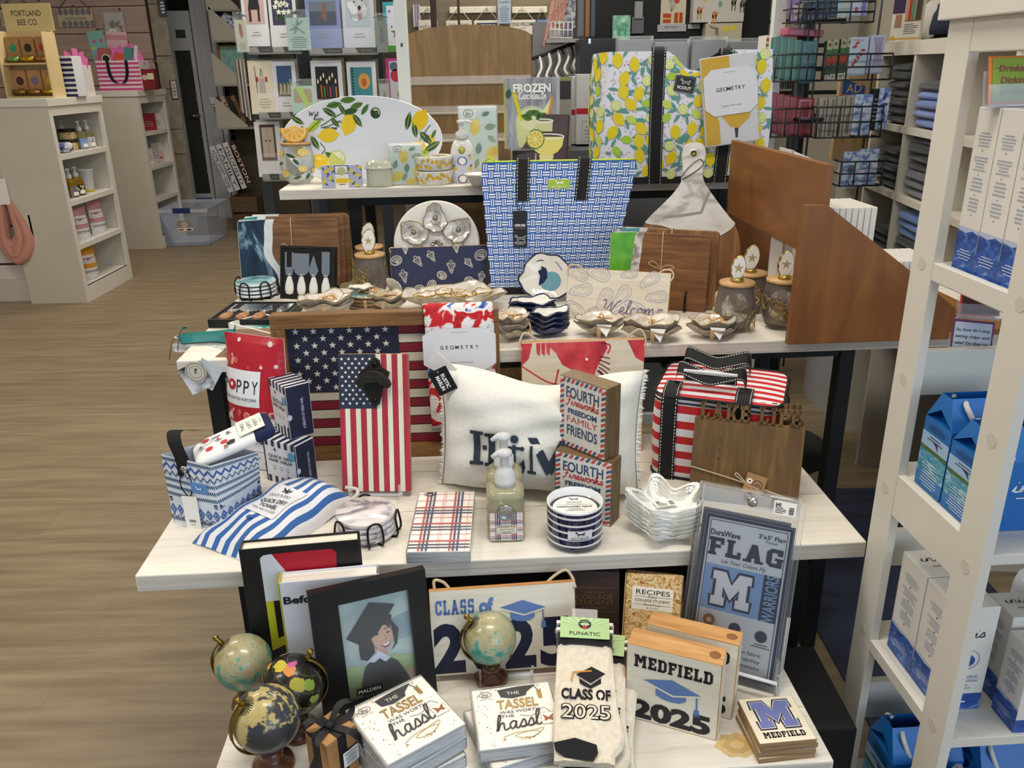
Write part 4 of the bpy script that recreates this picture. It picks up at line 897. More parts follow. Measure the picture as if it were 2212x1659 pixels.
def paper_wrap(w, h, t, X, sub=True):
 c = .16; mb = MB().prism([(-w/2, h*c), (-w/2+w*c, 0), (w/2-w*c, 0), (w/2, h*c), (w/2, h*(1-c)), (w/2-w*c, h), (-w/2+w*c, h), (-w/2, h*(1-c))], -.001, 0, mat('dcdde4', .6))
 d = De(mb, w, h, lambda x, z, k: V((x-w/2, -.001-.0004*k, z)))
 s_ = 'GEOMETRY'
 for i, ch in enumerate(s_): d.tx(ch, .26+.48*i/7, .56, .085, INK, 1, None, b=.01)
 d.tx('Kitchen Tea Towel', .5, .20, .035, mat('55555c'), 1, .36); d.lines(.32, .68, .90, .92, 1, GREY)
 mb.obj('paper_band', t, X)
paper_wrap(w2*1.03, w2*.62, t, M.Translation((.004, -.0225, -h2*.14-w2*.62)))
X, w, h = st4((740, 1061), (888, 1061), (736, 765), (886, 765), Z2+.014, 'plaque', 14)
t = thing('bottle_opener_plaque', 'upright stars and stripes plaque with a black cast iron bottle opener', 'bottle opener', X)
PR, PC, PN_ = noisy([(.3, 'a32236'), (.7, 'b83046')], (9, 9, 1), 5, 3, r=.5), noisy([(.3, 'ded6c0'), (.7, 'eee8d8')], (9, 9, 1), 5, 4, r=.5), mat('2b3448', .5)
mb = MB().box(-w/2, 0, 0, w/2, .016, h, wood('9a6a4a', 'b98a62', 'z'), .001)
for i in range(13): mb.box(-w/2+w*i/13+.0004, -.002, 0, -w/2+w*(i+1)/13-.0004, .001, h if i > 6 else h*.61, PR if i % 2 == 0 else PC, .0007)
mb.box(-w/2, -.0026, h*.61, -w/2+w*.53, .001, h, PN_)
d = De(mb, w, h, lambda x, z, k: V((x-w/2, -.0027-.0004*k, z)))
for r_ in range(11):
 for c in range(5 if r_ % 2 == 0 else 4): d.star(.055+.1*c+(.05 if r_ % 2 else 0), .967-.032*r_, .026, LAB, 1)
mb.obj('board', t)
IRON = mat('2a2623', .5, .6, bump=.4, bs=500); ox, oz = loc(X, 808, 826, 0)
T_ = M.Translation((ox, -.004, oz))
mb = MB().prism([(-.004, .048), (.006, .052), (.014, .046), (.016, .03), (.034, .022), (.030, .008), (.02, .002), (.017, -.022), (.012, -.044), (.004, -.05), (-.006, -.046), (-.016, -.022), (-.022, -.004), (-.032, .012), (-.026, .024), (-.012, .03)], -.003, .002, IRON, b=.0015)
mb.obj('opener_plate', t, T_)
mb = MB().prism(smooth_pts([(-.032, .004), (-.018, .022), (.004, .027), (.026, .018), (.038, -.002), (.03, -.010), (.016, .002), (0, .006), (-.016, .0), (-.026, -.008)], 3, True), -.024, -.003, IRON, b=.003)
d = De(mb, .07, .04, lambda x, z, k: V((x-.035, -.0244-.0003*k, z-.005))); d.tx('OPEN HERE', .54, .5, .17, mat('4a443f', .5, .6), 1, .62)
mb.obj('opener_lip', t, T_)
for q in ((.004, .038), (.002, -.036)): MB().lathe([(.0055, 0), (.005, .002), (0, .0028)], mat('191919', .4, .6), 14, T_ @ M.Translation((q[0], -.0032, q[1])) @ M.Rotation(PI/2, 4, 'X')).obj('screw', t)
easel('clear acrylic easel under the flag bottle opener plaque', X, w, h*.7, .014, .72)
X, w, h = st4((1130, 985), (1386, 975), (1121, 740), (1394, 731), Z2, 'lobster', 6)
t = thing('hanging_sign', 'pale wooden sign painted with a red watercolour lobster, behind the pillow', 'sign', X)
CRIM = noisy([(.3, 'a8203c'), (.5, 'cf3a44'), (.7, 'e0666a')], (1, 1, 1), 18, 3, r=.6); PALE2 = noisy([(.3, 'd3c9b3'), (.7, 'e8e0cd')], (1, 6, 16), 5, 5, .3, r=.6)
mb = MB().box(-w/2, 0, 0, w/2, .012, h, PINE, .001, fm={'y-': PALE2}); d = De(mb, w, h)
d.pl([(.20, .99), (.68, .99), (.70, .93), (.63, .80), (.60, .72), (.45, .73), (.33, .80), (.28, .90)], CRIM); d.pl([(.0, .99), (.09, .99), (.06, .86), (.0, .80)], CRIM)
for a in (.12, .16, .2): d.pl([(a, .99), (a+.035, .99), (a+.03, .88), (a+.005, .90)], CRIM, 1.4)
for a, b in ((.30, .76), (.36, .72), (.42, .70), (.47, .70)): d.st([(a, b), (a-.03, b-.14), (a-.1, b-.24)], .016, CRIM, 1, sm=0)
d.st([(.0, .80), (.2, .66), (.34, .62)], .012, CRIM); d.pl([(.52, .74), (.60, .74), (.58, .6), (.64, .5), (.5, .55)], CRIM, 1.2)
for i in range(5): d.st([(.63, .86-.03*i), (.68, .85-.04*i), (.72, .84-.05*i)], .009, mat('6a1a30'), 1)
d.st([(.64, .98), (.72, .95), (.70, .88)], .014, CRIM, 1); d.st([(.62, .74), (.68, .66), (.6, .58)], .014, mat('5a1a34'), 1); d.pl([(.86, .99), (1, .99), (1, .80), (.93, .84)], CRIM); d.di(.53, .84, .012, LAB, 2)
mb.obj('board', t)
for s_ in (-1, 1): MB().tube(smooth_pts([(s_*w*.5, -.002, h*.93), (s_*w*.51, .004, h*1.0), (s_*w*.47, .01, h*1.07), (s_*w*.40, .013, h*1.03), (s_*w*.36, .014, h*.98)], 5), .0025, rope).obj('rope', t)
X, w, h = st4((955, 1045), (1380, 1072), (948, 778), (1402, 803), Z2, 'pillow', 22)
t = thing('throw_pillow', 'white fringed lumbar pillow printed with a dark anchor word', 'pillow', X)
LIN = noisy([(.3, 'e4e2da'), (.7, 'ebe9e2')], (1, 1, 1), 120, 3, r=.95, bump=.25); PT = .075
def pf(x, z, s_):
 u, v = 2*x/w-1, 2*z/h-1; e = max(0, 1-u**4)**.5*max(0, 1-v**4)**.5
 sag = .035*math.exp(-((u-.05)/.5)**2)*max(0, v)**2; wr = .004*sin(7*u+5*v)*e+.003*sin(13*v-6*u)*e
 pin = 1-.06*(1-u*u)*abs(v) ; return V((u*w/2*(1-.05*(1-v*v)), -s_*(PT*e)+wr, h/2+v*h/2*(1-.04*(1-u*u))-sag))
mb = MB(); mb.grid(lambda u, v: pf(u*w, v*h, 1), 30, 22, LIN); mb.grid(lambda u, v: pf((1-u)*w, v*h, -.5), 30, 22, LIN)
d = De(mb, w, h, lambda x, z, k: pf(x, z, 1)+V((0, -.003-.0004*k, 0))); HC = mat('2c3948', .8)
def finepl(pts, k=1):
 d.pl(pts, HC, k)
def bar(a, b, c, e, n=5):
 for i in range(n): d.rc(a, b+(e-b)*i/n, c, b+(e-b)*(i+1)/n, HC)
VB, VT = .285, .56
bar(.19, VB, .225, VT); bar(.172, VB, .243, VB+.03, 1); bar(.172, VT-.03, .243, VT, 1); bar(.268, VB-.01, .303, VT-.01); bar(.25, VB-.01, .321, VB+.02, 1); bar(.25, VT-.04, .321, VT-.01, 1); bar(.236, .405, .258, .44, 1)
bar(.393, .27, .411, .47); d.di(.402, .515, .021, HC); bar(.360, .435, .444, .458, 1); d.di(.36, .446, .011, HC); d.di(.444, .446, .011, HC)
d.st([(.352, .30), (.365, .235), (.402, .205), (.44, .24), (.448, .30)], .017, HC, 1); d.pl([(.425, .29), (.452, .36), (.458, .27)], HC)
bar(.482, .235, .496, .47); bar(.468, .235, .512, .26, 1); d.pl([(.468, .53), (.515, .53), (.60, .28), (.565, .235)], HC); bar(.64, .235, .675, .52); d.pl([(.675, .52), (.63, .52), (.565, .31), (.59, .24)], HC)
bar(.72, .235, .755, .51); bar(.755, .235, .82, .275, 1); bar(.755, .47, .82, .51, 1); bar(.755, .36, .80, .395, 1)
mb.obj('cover', t)
mb = MB(); rr = random.Random(8)
for s_ in (0, 1):
 for i in range(90):
  v = (i+.5)/90; q = pf(s_*w, v*h, 0); mb.add([q+V((0, -.006, -.0026)), q+V((0, .006, -.0026)), q+V(((1 if s_ else -1)*rr.uniform(.006, .013), rr.uniform(-.005, .005), rr.uniform(-.005, .003))), q+V((0, -.004, .003)), q+V((0, .004, .003))], [(0, 1, 2), (3, 2, 4), (0, 2, 3), (1, 4, 2)], LIN)
tag(mb.obj('fringe', t), None, None, None, 'stuff')
px, pz_ = loc(X, 955, 788, -.02)
mb = MB().box(-.014, -.002, -.028, .014, .002, .028, mat('dcdad6', .9, bump=.5, bs=600)); mb.obj('loop_tab', t, M.Translation((px, -.02, pz_)) @ M.Rotation(rad(-50), 4, 'Y'))
px, pz_ = loc(X, 957, 822, -.05)
mb = MB().box(-.026, -.001, -.021, .026, 0, .021, mat('15161b', .35)); d = De(mb, .052, .042, lambda x, z, k: V((x-.026, -.001-.0004*k, z-.021))); d.tx('RUSTIC', .55, .64, .2, LAB, 1, .6, b=.03); d.tx('MARLIN', .55, .36, .2, LAB, 1, .6, b=.03); d.di(.1, .5, .04, STEEL, 1)
mb.obj('maker_tag', t, M.Translation((px, -.052, pz_)) @ M.Rotation(rad(62), 4, 'Y'))
OAK = wood('5f4a31', '8a6e4a', 'x', 12, k=10); OAKZ = wood('4f3d28', '7a603f', 'z', 12, k=10)
AB, AR = mat('3f5675', .6), mat('c44a48', .6); ACR = mat('dcd9cf', .6)
def fourth(label, X, w, h, dp):
 mb = MB().box(-w/2, 0, 0, w/2, dp, h, OAK, .002, fm={'x+': OAKZ, 'x-': OAKZ}); d = De(mb, w, h); d.rc(.015, .012, .985, .988, ACR)
 def airm(n, along, a, b, fixed0, fixed1):
  for i in range(n):
   u0 = a+(b-a)*i/n; u1 = a+(b-a)*(i+.55)/n; sh = (b-a)/n*.5; m = (AR, AB)[i % 2]
   if along == 'u': d.pl([(u0, fixed0), (u1, fixed0), (u1+sh, fixed1), (u0+sh, fixed1)], m, 2)
   else: d.pl([(fixed0, u0), (fixed1, u0+sh), (fixed1, u1+sh), (fixed0, u1)], m, 2)
 airm(9, 'u', .05, .92, .015, .075); airm(9, 'u', .05, .92, .925, .985); airm(13, 'v', .02, .96, .015, .10); airm(13, 'v', .02, .96, .90, .985)
 IB, IR = mat('3a4d74'), mat('c23c40')
 d.tx('FOURTH', .5, .80, .155, IB, 2, .70, b=.02); d.scr('Fireworks', .5, .655, .062, .018, IR, 2, .70); d.tx('FREEDOM', .5, .535, .072, IB, 2, .62, b=.04); d.tx('FAMILY', .5, .42, .095, IR, 2, .66); d.tx('FRIENDS', .5, .265, .145, IB, 2, .66, b=.02)
 return solo(mb, 'wooden_block', label, 'block sign', X, 'Fourth of July block signs')
X, w, h = st4((1198, 1106), (1319, 1139), (1200, 971), (1322, 1001), Z2, 'f1', 8)
fourth('lower Fourth of July wooden block, partly behind the navy striped candle', X, w, h, .042)
a, b_ = P(1209, 957, Z2+h+.001), P(1307, 996, Z2+h+.001); x = (b_-a).normalized(); h3 = hgt((a+b_)/2, 824)
fourth('upper Fourth of July wooden block, set crooked before the white pillow', mtx((a+b_)/2, x, V((-x.y, x.x, 0)), ZZ), (b_-a).length, h3, .042)
LIQ = mat('f5eec4', .04, tr=.6, ior=1.36); PUMP = mat('eef0f0', .2, tr=.25, ior=1.3)
PLR, PLB, PLW = mat('c0494a', .6), mat('333a66', .6), mat('ece9e6', .6)
def plaid(d, m0=True, k=1):
 if m0: d.rc(0, 0, 1, 1, PLW, k)
 for u in (.16, .66): d.rc(u, 0, u+.035, 1, PLR, k+.5); d.rc(u+.06, 0, u+.095, 1, PLB, k+.6); d.rc(u+.125, 0, u+.16, 1, PLB, k+.6)
 for u in (.46, .5, .92): d.rc(u, 0, u+.012, 1, mat('e0a3a0'), k+.4)
 for v in (.14, .42, .70): d.rc(0, v, 1, v+.022, PLR, k+.7); d.rc(0, v-.055, 1, v-.035, PLB, k+.8); d.rc(0, v-.1, 1, v-.08, PLB, k+.8)
 for v in (.25, .53, .83, .95): d.rc(0, v, 1, v+.012, mat('e0a3a0'), k+.45)
def foamer(label, X, s=.073, hb=.104, name='soap_bottle', group='plaid soap bottles', lab=True, detail=True, liq=LIQ, paint=None):
 t = thing(name, label, 'soap bottle', X, group); q = s/2
 mb = MB(); S = lambda z, e=1: [(q*.86*e, z), (q*.86*e, z)]
 prof = [(q*.92, 0), (q*1.0, .004), (q*1.0, hb*.55), (q*.97, hb*.66), (q*1.0, hb*.72), (q*.93, hb*.84), (q*.97, hb*.9), (q*.72, hb*.98), (q*.5, hb)]
 mb.lathe(prof, liq, 32, sq=5); mb.obj('bottle', t)
 if lab:
  mb = MB(); w_ = s*.84; hl = hb*.56; d = De(mb, w_, hl, lambda x, z, k: V((x-w_/2, -q-.0004-.0003*k, z+.006)))
  if paint: paint(d)
  else:
   plaid(d); d.di(.5, .97, .24, GOLD, 3) if False else None
   d.rc(.18, .22, .84, .55, mat('e6e0cc'), 3); d.frame(.20, .235, .82, .535, .01, INK, 3.5)
   d.tx('MICHEL DESIGN WORKS', .51, .49, .045, INK, 4, .54, b=.01); d.tx('PAISLEY & PLAID', .51, .40, .055, INK, 4, .46); d.tx('Foaming Hand Soap', .51, .32, .04, INK, 4, .52); d.lines(.3, .72, .25, .29, 1, INK, 4)
  mb.obj('label', t)
  MB().lathe([(0, -.001), (.0155, 0), (.016, .002), (.012, .003), (.011, .002), (0, .0022)], mat('a8aaac', .3, .9), 24, M.Translation((0, -q-.001, hb*.62)) @ M.Rotation(PI/2, 4, 'X')).obj('seal', t) if detail and not paint else None
 r = s*.27
 MB().lathe([(r, hb), (r*1.02, hb+.012), (r*.98, hb+.013), (r, hb+.024), (r*.7, hb+.034), (r*.42, hb+.04), (r*.42, hb+.058), (r*.75, hb+.062), (r*.7, hb+.07), (0, hb+.074)], PUMP, 22).obj('pump', t)
 MB().tube([(0, 0, hb+.065), (-.012, -.004, hb+.067), (-.024, -.008, hb+.061)], [.006, .006, .004], PUMP).obj('nozzle', t)
 return t
o = P(1093, 1150, Z2); f1 = foamer('plaid foaming soap bottle in front, its silver seal facing out', M.Translation(o) @ M.Rotation(rad(2), 4, 'Z'))
copy_thing(f1, M.Translation(o+V((-.002, .074, 0))), 'plaid foaming soap bottle hidden behind its twin, before the pillow')
X, w, dp = quadflat((896, 1062), (1015, 1060), (1023, 1187), (890, 1189), Z2+.026); X = M.Translation((0, 0, -.026)) @ X
def art(d, mb): plaid(d, False, .5); d.di(.2, .95, .09, mat('d9d7d2'), 4, .06); d.ring(.2, .95, .09, .012, INK, 4.5, .06); d.pl([(.14, .94), (.16, .97), (.25, .97), (.27, .94), (.24, .93), (.23, .95), (.18, .95), (.17, .93)], INK, 5)
napkin('plaid napkin pack lying beside the foaming soap', X, w, dp, .024, None, art)
o = P(793, 1152, Z2); r = pxw(o, 64); t = thing('coaster_caddy', 'black wire caddy under the round marble-look coasters', 'coaster holder', M.Translation(o))
wire = mat('101012', .4, .3)
for a in (100, 355, 228, 295):
 c, s_ = cos(rad(a)), sin(rad(a)); tx_, ty = -s_*.013, c*.013; R0 = r+.004
 MB().tube(smooth_pts([(R0*c*.3, R0*s_*.3, .003), (R0*c+tx_, R0*s_+ty, .004), (R0*c+tx_, R0*s_+ty, .042), (R0*c, R0*s_, .052), (R0*c-tx_, R0*s_-ty, .042), (R0*c-tx_, R0*s_-ty, .004), (R0*c*.3, R0*s_*.3, .003)], 4), .0022, wire).obj('wire_loop', t)
MAR = noisy([(.42, '8f8a98'), (.5, 'e3dcdc'), (.7, 'f0e9e6')], (1, 1, 1), 9, 5, 2.2, r=.2)
c0 = MB().lathe([(0, 0), (r*.97, 0), (r, .002), (r, .0075), (r*.98, .009), (0, .009)], MAR, 40)
for i in range(4):
 X = M.Translation(o+V((.001*(i % 2), 0, .007+.0115*i))); lb = ('bottom', 'second from the bottom', 'second from the top', 'topmost')[i]+' round marble-look coaster in the black wire caddy'
 if i == 0: cc = solo(c0, 'round_coaster', lb, 'coaster', X, 'marble-look coasters')
 else: copy_thing(cc, X @ M.Rotation(i*1.7, 4, 'Z'), lb)
o = P(1241, 1166, Z2); r = pxw(o, 60); H = hgt(o, 1080); t = thing('jar_candle', 'navy and white striped candle jar with a round paper lid', 'candle', M.Translation(o))
NG, WG = mat('161a45', .1, coat=.6), mat('e9ebef', .15, coat=.5); n = 5; pr = [(r*.82, 0), (r*.95, .006, NG)]
z = .014; pr.append((r, z, NG)); st_ = (H-.014)/5
for i in range(5):
 pr += [(r, z+.0001, WG), (r, z+st_*.28, WG)]; pr += [(r, z+st_*.281, NG), (r, z+st_*.99, NG)] if i < 4 else [(r, z+st_*.281, NG), (r, H-.004, NG)]; z += st_
pr += [(r, H, WG), (r*.975, H+.001, WG), (r*.95, H, WG), (r*.95, H*.72, WG), (0, H*.72, WG)]
mb = MB().lathe(pr, NG, 48); d = De(mb, .046, .02, lambda x, z, k: V(((r+.0006*k)*sin((x-.023)/r+.12), -(r+.0006*k)*cos((x-.023)/r+.12), H*.36+z)))
for i in range(8): d.rc(i/8, 0, (i+1)/8, 1, WG, 1); d.rc(i/8, 0, (i+1)/8, .04, INK, 1.5); d.rc(i/8, .96, (i+1)/8, 1, INK, 1.5)
d.dog(.5, .62, .2, NG, 2); d.tx('SCOUT', .5, .2, .24, NG, 2, .7)
mb.obj('jar', t)
mb = MB().lathe([(0, 0), (r*.9, 0), (r*.9, .0015), (0, .0015)], INK, 40); d = De(mb, r*1.8, r*1.8, lambda x, y, k: V((x-r*.9, y-r*.9, .0015+.0004*k)))
for i in range(60): a = 2*PI*i/60; d.di(.5+.465*cos(a), .5+.465*sin(a), .006, LAB, 1, n=6)
d.di(.5, .5, .44, LAB, 1, n=40); d.dog(.5, .82, .1, NG, 2); d.tx('SCOUT', .5, .70, .05, NG, 2, .3); d.rc(.12, .60, .88, .606, NG, 2); d.tx('NANTUCKET NAVY', .5, .52, .06, INK, 2, .7, b=.03); d.lines(.3, .7, .35, .46, 2, GREY, 2); d.tx('ANNAPOLIS CANDLE', .5, .64, .022, GREY, 2, .35)
mb.obj('paper_lid', t, M.Translation((0, 0, H*.80)))
SGL = film('f3f6f4', .07, .05)
def star_bowl(label, X, sticker=False):
 t = thing('star_dish', label, 'glass dish', X, 'star glass dishes'); mb = MB()
 def rr_(a): return .050+.026*(.5+.5*cos(5*(a)))**1.6
 def fn(u, v, o):
  a = 2*PI*u; R = rr_(a-PI/2)*(.42+.58*v) if v > 0 else 0.0001; z = .004+.034*v**1.7*(.5+.5*(.5+.5*cos(5*(a-PI/2)))) ; return V((R*cos(a), R*sin(a), z-o))
 mb.grid(lambda u, v: fn(u, v, 0), 70, 6, SGL, cu=True); mb.grid(lambda u, v: fn(1-u, v, .004), 70, 6, SGL, cu=True)
 n = 70; o1, o2 = 6*n, 13*n
 mb.f += [(o1+i, o1+(i+1) % n, o2+(n-(i+1)) % n, o2+(n-i) % n) for i in range(n)]; mb.m += [0]*n; mb.sm += [True]*n
 mb.obj('glass', t)
 if sticker:
  mb = MB().box(-.02, -.012, 0, .02, .012, .0005, LAB); d = De(mb, .04, .024, lambda x, y, k: V((x-.02, y-.012, .0005+.0003*k))); d.tx('$6', .2, .75, .3, INK, 1, .2, b=.02); d.lines(.1, .6, .1, .6, 3, INK, 1, .4, False)
  for i in range(7): d.rc(.7, .15+.09*i, .92, .15+.09*i+.04, INK)
  mb.obj('price_sticker', t, M.Translation((.0, .002, .011)) @ M.Rotation(rad(6), 4, 'Z'))
 return t
o = P(1434, 1150, Z2); sb = None
for i in range(7):
 X = M.Translation(o+V((.001*sin(i*2), .001*cos(i*3), .0085*i))) @ M.Rotation(rad(8+2*sin(i*1.9)), 4, 'Z')
 nm = ('bottom', 'second lowest', 'third lowest', 'middle', 'third from the top', 'second from the top', 'topmost')[i]
 if i < 6:
  lb = nm+' clear star-shaped glass dish of its stack'
  sb = star_bowl(lb, X) if sb is None else (copy_thing(sb, X, lb), sb)[1]
 else: star_bowl('topmost clear star-shaped glass dish, with a white price sticker', X, True)
X, w, h = stand((1402, 1026), (1672, 1066), 868, Z2, -1); dp = .21
t = thing('cooler_bag', 'red and white striped cooler bag with black webbing handles', 'cooler bag', X)
CR, CW, CB = mat('c8202c', .5), mat('ecebf0', .5), mat('121216', .75)
def rr_pt(u, inset=0):
 """rounded rectangle perimeter"""
 c = .035; a, b = w-2*c, dp-2*c; per = 2*(a+b)+2*PI*c; s_ = (u % 1)*per
 segs = ((a, 'f'), (PI*c/2, 'c1'), (b, 'r'), (PI*c/2, 'c2'), (a, 'k'), (PI*c/2, 'c3'), (b, 'l'), (PI*c/2, 'c4'))
 for L, k in segs:
  if s_ <= L: break
  s_ -= L
 x0, x1, y0, y1 = -w/2+c, w/2-c, c, dp-c; c2 = c-inset; q = s_/c
 return {'f': (x0+s_, y0-c2), 'c1': (x1+c2*sin(q), y0-c2*cos(q)), 'r': (x1+c2, y0+s_), 'c2': (x1+c2*cos(q), y1+c2*sin(q)), 'k': (x1-s_, y1+c2), 'c3': (x0-c2*sin(q), y1+c2*cos(q)), 'l': (x0-c2, y1-s_), 'c4': (x0-c2*cos(q), y0-c2*sin(q))}[k]
mb = MB(); nb = 11
for i in range(nb):
 z0, z1 = h*i/nb, h*(i+1)/nb
 def fn(u, v):
  z = z0+(z1-z0)*v; q = rr_pt(u, -.004*sin(PI*z/h)); return V((q[0], q[1], z))
 mb.grid(fn, 64, 2, CW if i % 2 == 0 else CR, cu=True)
mb.obj('body', t)
mb = MB()
for z, rz in ((h, .004), (.004, .003), (h-.012, .0022)): mb.tube([(*rr_pt(i/64, -.001), z) for i in range(64)], rz, CB, 6, True)
mb.obj('zip_piping', t)
mb = MB(); ns = 15;
for i in range(ns):
 x0 = -1+2*i/ns; x1 = -1+2*(i+1)/ns
 def fn(u, v):
  yy = dp*(x0+(x1-x0)*v+1)/2; k = abs(2*yy/dp-1); xm = (w/2)*(1 if k < .66 else (1-((k-.66)/.34)**2*.1)); xx = -xm+2*xm*u; return V((xx, yy, h+.001+.006*(1-(2*u-1)**4)*(1-k**4)))
 mb.grid(fn, 12, 2, CW if i % 2 else CR)
mb.obj('lid', t)
def web(name, pts, wd, side, parent, m=CB, stitch=True):
 q = smooth_pts(pts, 6); mb = MB(); vs = []; sd = V(side)*wd/2
 for p in q: vs += [V(p)-sd, V(p)+sd]
 mb.add(vs, [(2*i, 2*i+1, 2*i+3, 2*i+2) for i in range(len(q)-1)], m, True)
 if stitch:
  for s_ in (-.8, .8):
   for i in range(len(q)-1):
    a, b = V(q[i])+sd*s_, V(q[i+1])+sd*s_; n = (b-a).cross(V(side)).normalized()*.0012; L = (b-a).length; k = max(1, int(L/.006))
    for j in range(k):
     for sg in (-1, 1):
      p0, p1 = a+(b-a)*(j/k)+n*sg, a+(b-a)*((j+.55)/k)+n*sg; e = V(side)*.0007; mb.add([p0-e, p0+e, p1+e, p1-e], [(0, 1, 2, 3)], LAB)
 return mb.obj(name, parent)
xs, xe = loc(X, 1443, 950, 0)[0], loc(X, 1443, 950, 0)[0]+w*.56
for x in (xs, xe): web('webbing', [(x, -.007, 0), (x, -.009, h*.5), (x, -.006, h*.93), (x, .012, h+.012), (x, dp*.28, h+.014)], .034, (1, 0, 0), t)
for y0 in (dp*.26, dp*.72):
 zz_ = h+.012; web('carry_handle', [(xs, y0, zz_), (xs+.002, y0, zz_+.02), (xs+.01, y0-.004, zz_+.036), (xs+.04, y0-.012, zz_+.03), ((xs+xe)/2, y0-.016, zz_+.022), (xe-.04, y0-.012, zz_+.03), (xe-.01, y0-.004, zz_+.036), (xe-.002, y0, zz_+.02), (xe, y0, zz_)], .034, (0, .75, .66), t)
mb = MB().box(-.055, -.004, -.012, .055, .004, .012, CB, .003).box(-.055, -.0045, .010, .055, .0045, .014, CW); d = De(mb, .11, .024, lambda x, z, k: V((x-.055, -.0042-.0004*k, z-.012)))
d.frame(.02, .08, .98, .88, .012, LAB); d.st([(.84, .7), (.87, .5), (.86, .3)], .01, LAB)
mb.obj('handle_wrap', t, M.Translation(((xs+xe)/2, dp*.22, h+.033)))
MB().tube([(w/2+.004, dp*.4, h*.99), (w/2+.008, dp*.4, h*.94), (w/2+.006, dp*.4, h*.88)], .002, CB).obj('zip_pull', t)
X, w, h = st4((1486, 1076), (1722, 1106), (1515, 879), (1750, 944), Z2, 'lake', 24)
LK = wood('5b4222', '8a6a3c', 'z', 7, k=9, mid='6d5230'); LKS = mat('4a3018', .5)
def lake(label, X, rope_=True):
 t = thing('serving_board', label, 'serving board', X, 'word-topped serving boards'); mb = MB().box(-w/2, 0, 0, w/2, .018, h, LK, .002)
 x = -w*.46; s_ = w*.92/49.5
 for c in 'LAKE LIFE':
  adv, ps = SER.get(c, (3.0, []))
  for q in ps: mb.prism([(x+a*s_, h-.004+b*s_*1.25) for a, b in q], 0, .018, LK, side=LK)
  x += (adv+.5)*s_
 d = De(mb, w, h)
 d.pl([(0, 0), (.5, 0), (.5, .06), (.25, .13), (0, .17)], mat('3d5866', .6))
 d.rc(.245, .72, .255, .78, LKS); d.rc(.247, .60, .254, .645, LKS); d.rc(.243, .50, .255, .545, LKS)
 mb.obj('board', t)
 if rope_:
  MB().tube(smooth_pts([(-w*.5, -.003, h*.40), (-w*.2, -.004, h*.33), (.02*w, -.005, h*.27), (w*.25, -.004, h*.2), (w*.5, -.003, h*.12)], 5), .0014, rope).tube(smooth_pts([(.02*w, -.006, h*.27), (-.08*w, -.008, h*.36), (-.06*w, -.008, h*.38), (.03*w, -.007, h*.27), (.13*w, -.008, h*.22), (.14*w, -.008, h*.19), (.02*w, -.006, h*.26)], 4), .0012, rope).obj('twine', t)
  mb = MB().box(-.02, -.002, -.021, .02, -.001, .021, mat('a8835a', .8)); d = De(mb, .04, .042, lambda x, z, k: V((x-.02, -.002-.0004*k, z-.021))); d.di(.22, .62, .14, LAB); d.di(.22, .62, .05, INK, 2); d.ring(.62, .5, .24, .03, INK, 1); d.lines(.45, .8, .42, .58, 3, INK)
  mb.obj('kraft_tag', t, M.Translation((.10*w, -.006, h*.27)) @ M.Rotation(rad(12), 4, 'Y'))
 return t
lake('dark wooden serving board with cut-out words, foremost of two, tied with twine', X)
lake('second word-topped serving board, standing behind its twine-tied twin', X @ M.Translation((.0, .03, .008)), False)
# ================================================================ third table
ACA = wood('5a3b22', '9a6f45', 'x', 7, k=11, mid='7a5433'); ACAv = wood('6b4526', 'a67a48', 'z', 7, k=9, mid='87603a')
def board(label, X, w, h, res, resedge, frac, group=None, twine=True, th=.016, wd=ACA, res2=None):
 t = thing('cutting_board', label, 'cutting board', X, group); r = .012
 def rr(a, b): return [(a+r, 0), (b-r, 0), (b-r*.3, r*.3), (b, r), (b, h-r), (b-r*.3, h-r*.3), (b-r, h), (a+r, h), (a+r*.3, h-r*.3), (a, h-r), (a, r), (a+r*.3, r*.3)]
 MB().prism(rr(-w/2, w/2), 0, th, wd, b=.002).obj('board', t)
 def edge(o): return [(-w/2+w*(frac+o+.06*sin(1.2+5.2*v)+.02*sin(11*v)), h*v) for v in [i/16 for i in range(17)]]
 def lobe(o): return [(-w/2-.001, .004), (-w/2+.004, -.001)]+edge(o)[:-1]+[(edge(o)[-1][0], h+.001), (-w/2+.006, h+.001), (-w/2-.001, h-.006)]
 mb = MB().prism(lobe(0), -.0015, th+.001, resedge)
 d = De(mb, w, h, lambda x, z, k: V((x-w/2, -.0015-.0004*k, z)))
 e = [(p[0]+w/2, p[1]) for p in edge(-.085)]; d.raw([(.0, .004)]+e+[(.0, h-.004)], [tuple(range(len(e)+2))], res, 1)
 if res2: e = [(p[0]+w/2, p[1]) for p in edge(-.10)]; d._st(e, .006, res2, 2)
 mb.obj('resin_end', t)
 if twine:
  x = w*.03; MB().tube([(x, -.003, 0), (x, -.003, h+.001), (x, th/2, h+.004), (x, th+.003, h)], .0011, rope).tube(smooth_pts([(x, -.004, h*.56), (x+.02, -.01, h*.60), (x+.035, -.012, h*.57), (x+.004, -.008, h*.54), (x-.03, -.012, h*.60), (x-.02, -.01, h*.64), (x, -.004, h*.55)], 4), .001, rope).obj('twine', t)
 return t
X, w, h = st4((524, 622), (737, 617), (512, 474), (730, 473), Z3, 'bd', 16)
NVR = noisy([(.35, '0d1c30'), (.55, '1d3e58'), (.64, '88a9b8')], (1, 1, .35), 11, 5, 2.5, r=.06, coat=.5); WHR = noisy([(.3, 'c9d6de'), (.7, 'eef2f4')], (1, 1, .4), 8, 3, 2, r=.08, coat=.5)
board('acacia cutting board with a dark blue and white resin end, frontmost of three', X, w, h, NVR, WHR, .38, 'resin cutting boards')
